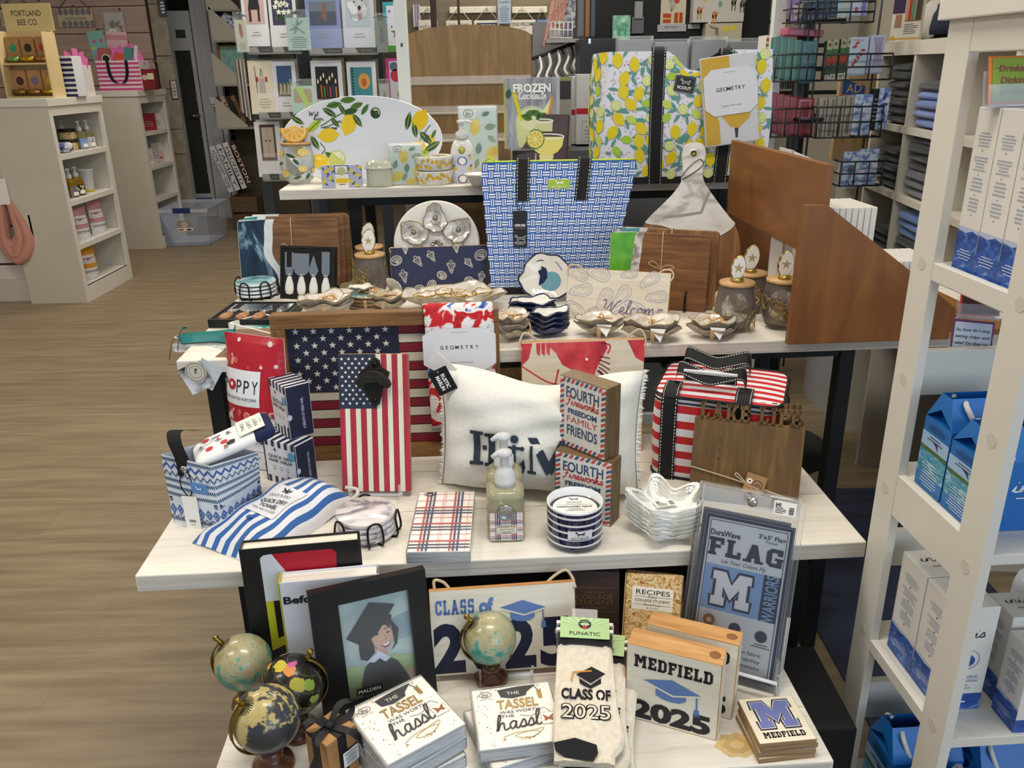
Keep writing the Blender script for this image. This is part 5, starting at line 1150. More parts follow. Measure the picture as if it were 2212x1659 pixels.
board('cutting board with a teal resin end, middle of three leaning together', X @ M.Translation((.012, .024, .006)), w, h*1.02, mat('2f8f86', .1, coat=.5), mat('d5e5e2', .1), .24, 'resin cutting boards', False)
board('cutting board with a pale resin end, rearmost of three leaning together', X @ M.Translation((.026, .048, .008)), w*.99, h*1.04, mat('d9dcdc', .1, coat=.5), mat('e8ecec', .1), .30, 'resin cutting boards', False)
BX, FOAM, BLADE = mat('121214', .5), mat('1d1d1f', .95), mat('b9bdc2', .22, 1)
def knife_set(label, X, w, h, th, handle, group='cheese knife sets'):
 t = thing('cheese_knife_set', label, 'knife set', X, group); e = .006
 mb = MB().box(-w/2, .004, 0, w/2, th, h, BX).box(-w/2, 0, 0, w/2, .004, e, BX).box(-w/2, 0, h-e, w/2, .004, h, BX).box(-w/2, 0, e, -w/2+e, .004, h-e, BX).box(w/2-e, 0, e, w/2, .004, h-e, BX).obj('box', t)
 MB().box(-w/2+e, .0025, e, w/2-e, .0042, h-e, FOAM).obj('foam_insert', t)
 for i, k in enumerate(('fork', 'spreader', 'point', 'narrow')):
  x = -w*.33+w*.225*i; sh = {'fork': [(-.008, .44), (.008, .44), (.012, .56), (.012, .88), (.007, .88), (.007, .60), (-.007, .60), (-.007, .88), (-.012, .88), (-.012, .56)], 'spreader': [(-.006, .44), (.006, .44), (.018, .5), (.022, .6), (.022, .86), (-.022, .86), (-.022, .6), (-.018, .5)],
   'point': [(-.006, .44), (.006, .44), (.014, .54), (.0, .84), (-.014, .54)], 'narrow': [(-.006, .44), (.006, .44), (.011, .52), (.011, .9), (-.011, .9), (-.011, .52)]}[k]
  q = thing_part('knife', t)
  MB().prism([(x+a*w/.15, b*h) for a, b in sh], .0004, .002, BLADE).obj('blade', q)
  mb = MB(); mb.lathe([(0, 0), (.010, .004), (.0125, .018), (.0115, .034), (.0065, .055), (.0045, .06), (0, .061)], handle, 16, M.Translation((x, .002, h*.08)) @ M.Scale(w/.15, 4) @ M.Diagonal((1, .5, h*.36/.061/(w/.15), 1))); mb.obj('handle', q)
  MB().lathe([(.0047, 0), (.0047, h*.035)], STEEL, 12, M.Translation((x, .0015, h*.44))).obj('ferrule', q)
 return t
def thing_part(name, parent):
 o = bpy.data.objects.new(name, None); COL.objects.link(o); o.parent = parent; return o
X, w, h = st4((605, 645), (721, 650), (609, 523), (729, 540), Z3, 'knife', 14)
knife_set('open black box of cheese knives with white ceramic handles, standing upright', X, w, h, .022, mat('ecebe8', .15, coat=.4))
X, w, dp = quadflat((494, 653), (640, 650), (622, 692), (458, 689), Z3+.022)
knife_set('open black box of cheese knives with wooden handles, lying flat', M.Translation((0, 0, 0)) @ X @ M.Translation((0, -dp/2, 0)) @ M.Rotation(rad(-90), 4, 'X') @ M.Rotation(0, 4, 'Y'), w, dp, .022, noisy([(.3, '8a5a38'), (.7, 'b98758')], (1, 1, 5), 30, 3, r=.4))
def caddy(o, r, label, cmat, names, gname):
 t = thing('coaster_caddy', label, 'coaster holder', M.Translation(o))
 for a in (20, 160, 255, 310):
  c, s_ = cos(rad(a)), sin(rad(a)); tx_, ty = -s_*.013, c*.013; R0 = r+.004
  MB().tube(smooth_pts([(R0*c*.3, R0*s_*.3, .003), (R0*c+tx_, R0*s_+ty, .004), (R0*c+tx_, R0*s_+ty, .042), (R0*c, R0*s_, .052), (R0*c-tx_, R0*s_-ty, .042), (R0*c-tx_, R0*s_-ty, .004), (R0*c*.3, R0*s_*.3, .003)], 4), .0022, wire).obj('wire_loop', t)
 cc = None
 for i, lb in enumerate(names):
  X = M.Translation(o+V((.001*(i % 2), 0, .007+.0105*i)))
  if cc is None: cc = solo(MB().lathe([(0, 0), (r*.97, 0), (r, .002), (r, .0072, mat('e3ebee', .2)), (r*.98, .0085, mat('e3ebee', .2)), (r*.97, .0086, cmat), (0, .0086, cmat)], mat('1d2c48', .3), 36), 'round_coaster', lb, 'coaster', X, gname)
  else: copy_thing(cc, X @ M.Rotation(i*1.7, 4, 'Z'), lb)
TEALC = noisy([(.35, '4e93a6'), (.5, '8ec0c8'), (.62, 'e6f0f0')], (1, 1, 1), 9, 3, 1.5, r=.08, coat=.5)
o = P(556, 640, Z3); caddy(o, pxw(o, 42), 'black wire caddy under the round teal coasters', TEALC, [q+' round teal resin coaster in its black wire caddy' for q in ('bottom', 'second lowest', 'second highest', 'topmost')], 'teal resin coasters')
X, w, dp = quadflat((561, 676), (655, 696), (590, 724), (498, 698), Z3+.02); X = M.Translation((0, 0, -.02)) @ X
TW = mat('ecebe7', .2, coat=.3); t = thing('serving_tray', 'white ceramic tray with a teal brushed inside, above the popcorn', 'tray', X)
mb = MB()
for q in ((-w/2, -dp/2, w/2, -dp/2+.006), (-w/2, dp/2-.006, w/2, dp/2), (-w/2, -dp/2, -w/2+.006, dp/2), (w/2-.006, -dp/2, w/2, dp/2)): mb.box(q[0], q[1], 0, q[2], q[3], .021, TW, .0015)
mb.box(-w/2+.004, -dp/2+.004, 0, w/2-.004, dp/2-.004, .008, TW, fm={'z+': noisy([(.42, '2f8a8f'), (.5, '9fcfcb'), (.56, 'e9ece6')], (1, 3, 1), 9, 5, .8, r=.2)})
mb.obj('tray', t)
def paddle(label, tip, end, z, res, edge, nm='serving_paddle'):
 a, b_ = P(*tip, z), P(*end, z); x = (b_-a).normalized(); L = (b_-a).length; X = mtx(a, x, V((-x.y, x.x, 0)), ZZ)
 t = thing(nm, label, 'serving board', X, 'resin-handled paddles'); hw = .017
 out = smooth_pts([(0, 0), (.006, -.014), (.02, -hw), (L*.55, -hw), (L*.8, -.02), (L, -.024), (L*1.02, .0), (L*1.02, .05), (L, .05), (L*.8, .026), (L*.55, hw), (.02, hw), (.006, .014)], 3, True)
 mb = MB().prism([(x_, y_) for x_, y_ in out], -.016, 0, res, b=.004, X=M.Rotation(rad(90), 4, 'X') @ M.Translation((0, 0, 0)) @ M.Diagonal((1, 1, 1, 1)))
 mb.obj('resin_handle', t)
 MB().lathe([(.006, .0), (.009, .0002), (.0105, -.0002)], edge, 18, M.Translation((.018, 0, .0165))).lathe([(0, .0166), (.006, .0166)], mat('5a4a3c'), 16, M.Translation((.018, 0, 0))).obj('hang_hole', t)
 MB().prism([(L*.98, -.02), (L+.10, -.01), (L+.10, .10), (L*.98, .10)], -.016, 0, ACA, X=M.Rotation(rad(90), 4, 'X'), b=.003).obj('board', t)
 MB().tube(smooth_pts([(.02, .0, .017), (.01, -.012, .012), (.004, -.022, -.01), (.002, -.03, -.03)], 4), .0009, mat('333333')).obj('cord', t)
 return t
TEALP = mat('2f8a8c', .08, coat=.6); WHP = noisy([(.45, 'b9babd'), (.52, 'ececea')], (1, 1, 1), 10, 4, 1.5, r=.08, coat=.6)
tp = paddle('serving paddle with a white marbled resin handle overhanging the table edge', (372, 742), (500, 742), Z3+.0005, WHP, TW)
paddle('serving paddle with a teal resin handle, resting on the white-handled one', (384, 724), (506, 716), Z3+.02, TEALP, mat('1d6668'))
q = tp.matrix_world.inverted() @ PY(425, 810, P(380, 780, Z3).y-.006)
T_ = M.Translation(q);
mb = MB().box(-.030, 0, -.04, .030, .0008, .024, noisy([(.4, '1d2230'), (.6, 'dfe2ea')], (1, 1, 1), 16, 5, r=.3), X=M.Rotation(rad(-24), 4, 'Y')); mb.obj('photo_tag', tp, T_ @ M.Translation((-.006, .002, 0)))
mb = MB().box(-.026, 0, -.03, .026, .0008, .03, mat('c3ccd3', .6), X=M.Rotation(rad(32), 4, 'Y')); mb.obj('pale_tag', tp, T_ @ M.Translation((.022, .004, .0)))
mb = MB().prism([(.024*cos(i*PI/14), .024*sin(i*PI/14)) for i in range(28)], -.001, 0, mat('c9c4b6', .4)); d = De(mb, .048, .048, lambda x, z, k: V((x-.024, -.001-.0004*k, z-.024))); d.ring(.5, .5, .44, .02, INK); d.ring(.5, .5, .30, .012, INK); d.scr('ll', .5, .5, .12, .02, INK)
mb.obj('round_tag', tp, T_ @ M.Translation((0, -.002, .008)))
SMK = film('a89c94', .16, .04); GLD2 = mat('b9a25a', .3, .9); LID = wood('b48a58', 'd2ab78', 'x', 12)
def oyster_jar(label, px, py, wpx, lidy, ovy):
 o = P(px, py, Z3); R = pxw(o, wpx); H = hgt(o, lidy); t = thing('lidded_glass', label, 'lidded glass', M.Translation(o), 'oyster-topped glasses')
 mb = MB().lathe([(0, .002), (R*.55, 0), (R*.8, H*.1), (R, H*.35), (R*.98, H*.6), (R*.84, H*.95), (R*.80, H), (R*.77, H), (R*.94, H*.6), (R*.95, H*.35), (R*.72, H*.12), (0, H*.06)], SMK, 28); mb.obj('glass', t)
 mb = MB(); rr = random.Random(int(px))
 for i in range(16):
  a, z = rr.uniform(-PI, PI), H*rr.uniform(.15, .8); rad_ = R*(1.01 if z < H*.65 else .93); n = 14; e = rr.uniform(.5, 1)
  pts = [(rad_*sin(a+R*.34/R*cos(2*PI*k/n)*e), -rad_*cos(a+.34*cos(2*PI*k/n)*e), z+.011*sin(2*PI*k/n)*(1.2-.3*sin(k))) for k in range(n)]
  mb.tube(pts, .0009, GLD2, 5, True)
  mb.add([(rad_*1.004*sin(a+.09*cos(2*PI*k/8)), -rad_*1.004*cos(a+.09*cos(2*PI*k/8)), z+.004*sin(2*PI*k/8)) for k in range(8)], [tuple(range(8))], GLD2)
 mb.obj('gilt_pattern', t)
 MB().lathe([(0, H), (R*.86, H), (R*.86, H+.007), (0, H+.007)], LID, 28).obj('lid', t)
 MB().lathe([(0, 0), (.016, 0), (.014, .008), (0, .01)], GLD2, 16, M.Translation((0, 0, H+.007))).obj('knob_base', t)
 hh = hgt(o+ZZ*(H+.01), ovy)/2; s_ = thing_part('oyster_knob', t); s_.matrix_local = M.Translation((0, 0, H+.012+hh)) @ M.Rotation(rad(8), 4, 'Y')
 n = 22; out = [(hh*.62*cos(2*PI*k/n)*(1+.08*sin(3*k)), hh*1.05*sin(2*PI*k/n)*(1+.04*cos(5*k))) for k in range(n)]
 MB().prism(out, -.002, .004, GLD2, b=.002).obj('gilt_rim', s_)
 mb = MB().prism([(x*.9, z*.92) for x, z in out], -.0035, -.001, mat('f0eee9', .3)); De(mb, .03, .03, lambda x, z, k: V((x-.015, -.0036-.0004*k, z-.015))).star(.5, .5, .42, mat('b3a07c', .5), 1, q=.36, rot=96); mb.obj('shell_face', s_)
 return t
oyster_jar('smoky lidded glass with a shell knob, behind the shell-topped coasters', 805, 632, 37, 553, 497)
oyster_jar('smoky lidded glass half hidden behind another, near the navy shell sign', 803, 606, 35, 536, 483)
oyster_jar('smoky lidded glass with starfish knob, beside the acacia boards', 1584, 712, 43, 614, 555)
oyster_jar('smoky lidded glass with starfish knob, against the wooden rack', 1684, 706, 43, 608, 545)
oyster_jar('smoky lidded glass rearmost by the rack, mostly hidden', 1614, 672, 40, 593, 532)
PRL = noisy([(.35, 'c9c1b6'), (.55, 'e5e0d8'), (.75, 'f2efe9')], (1, 1, 1), 26, 4, .6, r=.14, coat=.5); ROUGH = noisy([(.3, '8d8577'), (.7, 'c3bbac')], (1, 1, 1), 45, 5, .5, r=.45, bump=.4); NVE = mat('14204a', .12, coat=.5); WTE = mat('e9e6df', .12, coat=.5); GRV = mat('8f8a86', .25); RAF = mat('d3b07c', .85); KRT = mat('b98e5e', .8)
def shell_mesh(mb, L, W, D, inner, outer, rim, z=0, seed=1, thick=.003):
 n = 40; ph = seed*1.7
 def rr(a): return 1+.06*sin(3*a+ph)+.045*sin(5*a-ph)+.03*sin(9*a+2*ph)
 def fn(u, v, o, s_):
  a = 2*PI*u; r = rr(a)*v; egg = 1+.18*cos(a); x, y = L/2*r*cos(a), W/2*r*sin(a)*egg; h = D*(v**2.2)*(1+.14*sin(4*a+ph)*v+.1*sin(7*a)*v)
  return V((x*s_, y*s_, z+h+o))
 mb.grid(lambda u, v: fn(u, max(v, .001), thick, 1), n, 8, inner, cu=True)
 mb.grid(lambda u, v: fn(1-u, max(v, .001), 0, 1.0), n, 8, outer, cu=True)
 pts = [fn(i/n, 1, thick/2, 1.0) for i in range(n)]; mb.tube(pts, thick*.62, rim, 6, True)
 return rr
def raffia(t, L, W, z, seed=0, tagm=True, tissue=False, deg=0):
 rr = random.Random(seed); mb = MB()
 for s_ in (-.003, 0, .003): mb.tube(smooth_pts([(s_, -W*.52, z*.15), (s_, -W*.5, z*.75), (s_*2, -W*.2, z*.72), (0, 0, z*.8+.004), (s_*2, W*.25, z*.75), (s_, W*.5, z*.8)], 4), .0011, RAF, 5)
 for i in range(7):
  a = rr.uniform(0, 2*PI); l = rr.uniform(.02, .04); mb.tube(smooth_pts([(0, 0, z*.8+.004), (l*.5*cos(a), l*.5*sin(a), z*.8+.016), (l*cos(a), l*sin(a), z*.8+rr.uniform(.004, .014))], 3), .001, RAF, 5)
 tag(mb.obj('raffia_tie', t), None, None, None, 'stuff')
 if tagm:
  mb = MB().box(-.017, -.012, 0, .017, .012, .0008, KRT); d = De(mb, .034, .024, lambda x, y, k: V((x-.017, y-.012, .0008+.0004*k))); d.di(.5, .55, .17, LAB); d.di(.5, .55, .06, INK, 2)
  mb.obj('kraft_tag', t, M.Translation((L*.10, -.004, z*.86+.006)) @ M.Rotation(rad(deg), 4, 'Z') @ M.Rotation(rad(24), 4, 'X'))
 if tissue: MB().add([(-.006, -W*.5, z*.9), (.03, -W*.44, z*.85), (.018, -W*.56, z*.2)], [(0, 2, 1)], LAB).obj('tissue', t)
def oyster_bundle(label, px, py, wpx, deg, n=2, seed=1, asp=.72, tissue=False):
 o = P(px, py, Z3); L = 2*pxw(o, wpx/2)/1.02; W = L*asp; D = L*.22; t = thing('oyster_dish_set', label, 'oyster dishes', M.Translation(o) @ M.Rotation(rad(deg), 4, 'Z'), 'raffia-tied oyster dishes')
 for i in range(n):
  mb = MB(); shell_mesh(mb, L*(1-.03*i), W*(1-.03*i), D, PRL, ROUGH, mat('a89a7e', .2, .4), .002+.016*i, seed+i); mb.obj('dish', t, M.Rotation(i*.15, 4, 'Z'))
 raffia(t, L, W, .002+.016*(n-1)+D*.9, seed, True, tissue, seed*40); return t
oyster_bundle('raffia-tied oyster dishes just above the flag frame, by the open knife box', 705, 680, 118, 8, 2, 1)
oyster_bundle('raffia-tied oyster dishes beside the shell-topped wooden coasters', 838, 668, 84, -10, 2, 5)
oyster_bundle('raffia-tied oyster dishes squeezed between the towel and the navy oyster stack', 1108, 730, 96, 70, 3, 3, .8)
oyster_bundle('raffia-tied oyster dishes in front of the welcome sign, nearer the navy dishes', 1293, 722, 106, -6, 2, 4, .74, True)
oyster_bundle('raffia-tied oyster dishes below the corner of the welcome sign', 1407, 732, 124, -8, 2, 6, .74, True)
oyster_bundle('raffia-tied oyster dishes standing nearest the wooden rack', 1536, 728, 104, -12, 2, 7, .76, True)
o = P(797, 662, Z3); R = pxw(o, 42); t = thing('wood_coaster_set', 'round wooden coasters tied with raffia and topped by an oyster shell', 'coasters', M.Translation(o))
for i in range(4): MB().lathe([(0, 0), (R, 0), (R, .0075), (R*.98, .0085, mat('c9c3b0')), (0, .0085, noisy([(.45, '6f8a8c'), (.55, 'e6dfc8')], (1, 1, 1), 22, 4, 1, r=.3))], wood('4a3018', '7d5530', 'x', 14), 32, M.Translation((.0015*(i % 2), 0, .0098*i))).obj('coaster', t)
mb = MB(); shell_mesh(mb, R*1.2, R*.8, .012, WTE, ROUGH, mat('d9d4c6'), .041, 2); mb.obj('shell', t, M.Translation((-R*.35, .006, 0)))
raffia(t, R*2, R*1.9, .046, 3, True, False, -15)
mb = MB(); shell_mesh(mb, .055, .035, .012, WTE, ROUGH, mat('d9d4c6'), 0, 4); solo(mb, 'oyster_shell', 'single white oyster shell propped upright before the navy shell sign', 'shell', M.Translation(P(846, 655, Z3)+V((0, .03, .032))) @ M.Rotation(rad(60), 4, 'Y') @ M.Rotation(rad(-70), 4, 'X'))
o = P(981, 668, Z3); L = 2*pxw(o, 108); t = thing('oyster_platter', 'large pearl grey oyster platter tied with raffia, behind the tie-dye towel', 'platter', M.Translation(o) @ M.Rotation(rad(3), 4, 'Z'))
mb = MB(); shell_mesh(mb, L, L*.62, .045, PRL, ROUGH, mat('a2946f', .2, .5), .002, 9); mb.obj('dish', t)
for i, (x, y, a) in enumerate(((-.28, 0, 30), (-.1, .12, 80), (.1, -.05, 10), (.28, .06, 50), (0, -.16, 0))):
 mb = MB(); shell_mesh(mb, L*.24, L*.17, .012, PRL, PRL, GOLD, .03, i+3); mb.obj('well', t, M.Translation((x*L, y*L*.8, 0)) @ M.Rotation(rad(a), 4, 'Z'))
raffia(t, L*.6, L*.4, .045, 11, False)
X, w, h = stand((905, 622), (990, 620), 434, Z3, 14); R = h/2
t = thing('oyster_plate', 'round white plate with gilt oyster wells, propped behind the navy sign', 'plate', X)
B = M.Translation((0, 0, R)) @ M.Rotation(PI/2, 4, 'X')
MB().lathe([(0, 0), (R*.7, 0), (R*.97, .012), (R, .016), (R*.97, .019), (R*.72, .006), (0, .006)], WTE, 48, B).obj('plate', t)
for i in range(6):
 a = rad(62+60*i-30); mb = MB(); shell_mesh(mb, R*.66, R*.50, .008, noisy([(.4, 'a6a29d'), (.6, 'dedad3')], (1, 1, 1), 30, 2, r=.12, coat=.4), PRL, mat('8f7f56', .2, .8), .008, i+2, .002)
 mb.lathe([(0, .013), (.006, .0125), (.009, .009)], mat('8a8070', .1, .4), 12); mb.tube(smooth_pts([(-.022, 0, .013), (-.008, .016, .0125), (.012, .013, .012), (.018, -.004, .013), (.006, -.014, .0125)], 4), .0008, GRV, 5)
 mb.obj('oyster_well', t, B @ M.Translation((R*.60*cos(a), R*.60*sin(a), .004)) @ M.Rotation(a+PI, 4, 'Z'))
mb = MB(); shell_mesh(mb, R*.26, R*.2, .014, STEEL, STEEL, STEEL, .008, 3); mb.obj('sauce_knob', t, B @ M.Translation((0, -.002, 0)))
X, w, h = st4((847, 634), (1056, 626), (845, 533), (1057, 531), Z3, 'shells', 12)
t = thing('hanging_sign', 'navy wooden sign covered with white line-drawn shells', 'sign', X); NS = mat('2b3150', .6); LN = mat('e4dfcf', .6)
mb = MB().box(-w/2, 0, 0, w/2, .012, h, PINE, .001, fm={'y-': NS}); d = De(mb, w, h)
def conch(u, v, r, rot):
 a = d.w/d.h; R_ = rad(rot); T = lambda q: [(u+(x*cos(R_)-y*sin(R_))*r, v+(x*sin(R_)+y*cos(R_))*r*a) for x, y in q]
 d.st(T([(0, -1.2), (-.5, .2), (-.45, .5), (-.25, .55), (-.2, .8), (0, 1), (.2, .8), (.25, .55), (.45, .5), (.5, .2)]), .005, LN, 1, True, 3)
 for q in ([(-.45, .45), (0, .3), (.45, .45)], [(-.25, .6), (0, .5), (.25, .6)], [(0, .25), (.02, -1)], [(-.3, .2), (-.1, -.8)], [(.3, .2), (.1, -.8)]): d.st(T(q), .0035, LN, 1, False, 3)
 for i in range(6): d.st(T([(.45*(1 if i % 2 else -1), .45-.2*i*.5), (.72*(1 if i % 2 else -1), .55-.2*i*.5)]), .004, LN, 1, sm=0)
def clam(u, v, r, rot):
 a = d.w/d.h; R_ = rad(rot); T = lambda q: [(u+(x*cos(R_)-y*sin(R_))*r, v+(x*sin(R_)+y*cos(R_))*r*a) for x, y in q]
 d.st(T([(cos(i*PI/8), .78*sin(i*PI/8)) for i in range(16)]), .006, LN, 1, True, 2); d.st(T([(.8*cos(i*PI/8), .5*sin(i*PI/8)-.12) for i in range(16)]), .0035, LN, 1, True, 2)
 for i in range(9): d.st(T([(.1, -.6), (cos(.25+i*.3), .75*sin(.25+i*.3))]), .003, LN, 1, sm=0)
for q in ((.06, .72, .06, 20), (.93, .78, .065, 30), (.41, .15, .055, 60), (.28, .08, .05, 10), (.80, .22, .05, -15)): clam(*q)
for q in ((.13, .38, .065, 10), (.28, .70, .06, 35), (.42, .80, .06, 30), (.62, .55, .065, 0), (.80, .62, .055, 40), (.16, .95, .04, 0), (.68, .95, .045, 5), (.93, .30, .055, -10), (.05, .2, .04, 20)): conch(*q)
d.st([(.5, .45), (.56, .58), (.64, .5), (.6, .36), (.52, .36), (.5, .45)], .005, LN) if False else clam(.52, .36, .05, -30)
mb.obj('board', t); MB().tube(smooth_pts([(-w*.49, .0, h*.9), (-w*.50, .006, h*.98), (-w*.47, .012, h*1.0), (-w*.44, .013, h*.95)], 4), .002, rope).obj('rope', t)
X, w, h = stand((1062, 637), (1312, 632), 349, Z3, 9); wt = (P(1380, 420, Z3+.3)-P(1042, 420, Z3+.3)).length*1.02
t = thing('tote_bag', 'large blue tote with a white basket-weave print and lime zip', 'tote bag', X); TBL, TWH = mat('2a5fae', .55), mat('e3e9f4', .55); dp = .13; wt = w*1.29
def tf(u, v, k=0):
 hw = (w+(wt-w)*min(1, v*1.1))/2; return V((-hw+2*hw*u+.03*v, -.012*sin(PI*u)*sin(PI*min(v, .9))-.0006*k, v*h))
mb = MB(); mb.grid(lambda u, v: tf(u, v), 14, 12, TBL); mb.grid(lambda u, v: tf(1-u, v)*1.0+V((0, dp*(1-.75*v), 0)), 14, 12, TBL)
for s_ in (0, 1): mb.grid(lambda u, v: tf(s_, v)+V((0, dp*(1-.75*v)*(u if s_ else 1-u), 0)), 3, 12, TBL)
mb.grid(lambda u, v: tf(u, 0)+V((0, dp*v, 0)), 4, 2, mat('121214'))
d = De(mb, 1, 1, lambda x, z, k: tf(x, z, k)); nu, nv = 25, 18
for i in range(nu):
 for j in range(nv):
  u0, v0, du, dv = i/nu, .05+.94*j/nv, 1/nu, .94/nv
  if (i+j) % 2 == 0:
   for q in (.2, .58): d.rc(u0-.06*du, v0+q*dv, u0+du*1.06, v0+(q+.22)*dv, TWH, 1)
  else:
   for q in (.22, .60): d.rc(u0+q*du, v0+.0*dv, u0+(q+.18)*du, v0+dv*1., TWH, 1)
d.rc(.435, .80, .58, .865, mat('9fc032'), 4); d.dog(.51, .842, .03, LAB, 5); d.tx('SCOUT', .51, .813, .014, LAB, 5, .10)
mb.obj('bag_body', t)
mb = MB()
for j in range(6): d2 = None
mb.grid(lambda u, v: tf(u, .0+.055*v, 3), 14, 2, mat('121214', .7)); mb.obj('base_band', t)
MB().tube([tuple(tf(i/20, 1)+V((0, dp*.12, .002))) for i in range(21)], .0035, mat('b9d22e', .5)).tube(smooth_pts([tuple(tf(.02, 1)+V((0, 0, .004))), tuple(tf(.05, 1)+V((0, -.012, .012))), tuple(tf(.08, 1)+V((0, -.02, .002)))], 4), .002, mat('b9d22e', .5)).obj('zip', t)
for u in (.265, .665):
 a, b_ = tf(u, 1.0, 2), tf(u, .71, 2); web('webbing_strap', [tuple(a+V((0, .03, .0))), tuple(a+V((0, .008, .010))), tuple(a+V((0, -.002, .001))), tuple((a+b_)/2+V((0, -.003, 0))), tuple(b_+V((0, -.003, 0)))], .036, (1, 0, 0), t)
MB().tube(smooth_pts([tuple(tf(.23, .73, 8)), tuple(tf(.225, .69, 10)), tuple(tf(.24, .645, 10)), tuple(tf(.265, .68, 10)), tuple(tf(.275, .73, 8))], 4), .001, INK).obj('tag_cord', t)
q = tf(.247, .64, 12); mb = MB().box(-.019, 0, -.098, .019, .0008, 0, mat('121216', .4)); d = De(mb, .038, .098, lambda x, z, k: V((x-.019, -.0004*k, z-.098))); d.tx('OPEN BAR', .5, .60, .07, LAB, 1, .78, b=.02); d.tx('PICNIC COOLER', .5, .52, .04, GREY, 1, .7); d.dog(.5, .24, .40, LAB, 1, .025); d.tx('SCOUT', .5, .12, .07, LAB, 1, .8); d.lines(.1, .9, .04, .08, 1, GREY)
mb.obj('hang_tag', t, M.Translation(q))
X, w, h = stand((1150, 652), (1196, 652), 549, Z3, 20); R = h/2
t = thing('oyster_plate', 'navy-rimmed oyster-shaped plate with a pale blue pool, leaning on the blue tote', 'plate', X); B = M.Translation((.005, 0, R)) @ M.Rotation(PI/2, 4, 'X')
mb = MB(); shell_mesh(mb, R*2.15, R*1.95, .014, WTE, NVE, NVE, 0, 5, .005); mb.obj('plate', t, B)
mb = MB(); fnp = lambda u, v: V(((u-.5)*2*R, (v-.5)*2*R, .0075+.010*(max(abs(u-.5), abs(v-.5))*2)**2)); d = De(mb, 2*R, 2*R, lambda x, y, k: V((x-R, y-R, .006+.0005*k+.014*((x-R)**2+(y-R)**2)/R/R*.6)))
d.di(.62, .42, .22, mat('6fa3b6', .1, coat=.5), 2, .20, rot=30);
for i in range(9): a = i*.7; d.st([(.36+.012*i, .62-.02*i), (.52+.01*i, .70-.045*i)], .035, NVE, 3, sm=0); d.st([(.38+.02*i, .34+.01*i), (.44+.012*i, .74-.01*i)], .02, NVE, 3.5, sm=0)
d.st([(.25, .80), (.4, .86), (.52, .84)], .02, NVE, 3); d.st([(.6, .88), (.75, .8), (.86, .64)], .016, mat('5c79a8'), 3); d.st([(.3, .25), (.45, .12), (.6, .1)], .014, NVE, 3)
mb.obj('glaze_pattern', t, B)
def navy_dishes(px, py, wpx, n, labels, deg, seed):
 o = P(px, py, Z3); L = 2*pxw(o, wpx/2); cc = None
 for i in range(n):
  X = M.Translation(o+V((.001*i, 0, .0125*i))) @ M.Rotation(rad(deg+4*i), 4, 'Z')
  if cc is None:
   mb = MB(); shell_mesh(mb, L, L*.66, L*.20, WTE, NVE, NVE, .001, seed, .004); d = De(mb, L, L*.6, lambda x, y, k: V((x-L/2, y-L*.3, .006+.0006*k+.9*((x-L/2)**2+(y-L*.3)**2)/L)))
   d.st([(.3, .5), (.42, .62), (.52, .58)], .03, NVE, 2); d.st([(.5, .75), (.7, .7), (.8, .5)], .015, mat('86aacb'), 2)
   cc = solo(mb, 'oyster_dish', labels[i], 'oyster dish', X, 'navy oyster dishes')
  else: copy_thing(cc, X, labels[i])
navy_dishes(1150, 690, 98, 3, ['bottom dish of the navy oyster stack touching the oyster plate', 'middle dish of the navy oyster stack touching the oyster plate', 'top dish of the navy oyster stack touching the oyster plate'], -8, 2)
navy_dishes(1185, 724, 88, 4, [q+' navy oyster dish in the taller stack behind the lobster sign' for q in ('lowest', 'second', 'third', 'uppermost')], 12, 4)
X, w, h = st4((1219, 686), (1440, 702), (1234, 572), (1456, 596), Z3, 'welcome', 20)
OYL = mat('b3a9bd', .6); OYW = mat('7a6f93', .6)
def oyster_line(d, u, v, r, rot, k=1, m=OYL, lw=.006):
 a = d.w/d.h; R_ = rad(rot); T = lambda q: [(u+(x*cos(R_)-y*sin(R_))*r, v+(x*sin(R_)+y*cos(R_))*r*a) for x, y in q]
 base = [(-1.2, -.1), (-.8, .35), (-.2, .5), (.5, .65), (1, .45), (1.15, 0), (.9, -.45), (.3, -.6), (-.4, -.45), (-.9, -.35)]
 d.st(T(base), lw*1.3, m, k, True, 4); d.st(T([(x*.72+.1, y*.62) for x, y in base]), lw*.7, m, k, True, 4); d.st(T([(x*.5+.18, y*.38) for x, y in base[2:8]]), lw*.5, m, k, False, 3); d.st(T([(.2, .0), (.35, .1), (.5, 0)]), lw*.5, m, k, False, 3)
def welcome(name, label, X, w, h, text, group, full=True):
 t = thing(name, label, 'sign', X, group); mb = MB().box(-w/2, 0, 0, w/2, .014, h, PINE, .001, fm={'y-': PALE2}); d = De(mb, w, h)
 for q in ((.10, .88, .09, -20), (.30, .90, .10, -15), (.60, .93, .07, 10), (.80, .84, .09, 35), (.14, .56, .10, 10), (.38, .42, .10, 60), (.55, .50, .10, 55), (.88, .52, .09, 5), (.10, .20, .09, -40), (.68, .30, .09, -30), (.27, .16, .06, 20), (.5, .1, .08, 10), (.9, .16, .07, 40)): oyster_line(d, *q)
 text(d); mb.obj('board', t)
 for s_ in (-1, 1): MB().tube(smooth_pts([(s_*w*.5, -.002, h*.84), (s_*w*.52, .004, h*.95), (s_*w*.49, .01, h*1.06), (s_*w*.42, .014, h*1.06), (s_*w*.36, .016, h*.98)], 4), .0022, rope).obj('rope', t)
 return t
welcome('hanging_sign', 'cream wooden welcome sign patterned with mauve oyster outlines', X, w, h, lambda d: d.scr('Welcome', .66, .22, .135, .011, OYW, 2, .60), None)
X, w, h = st4((1312, 660), (1523, 676), (1319, 496), (1540, 512), Z3, 'green', 18)
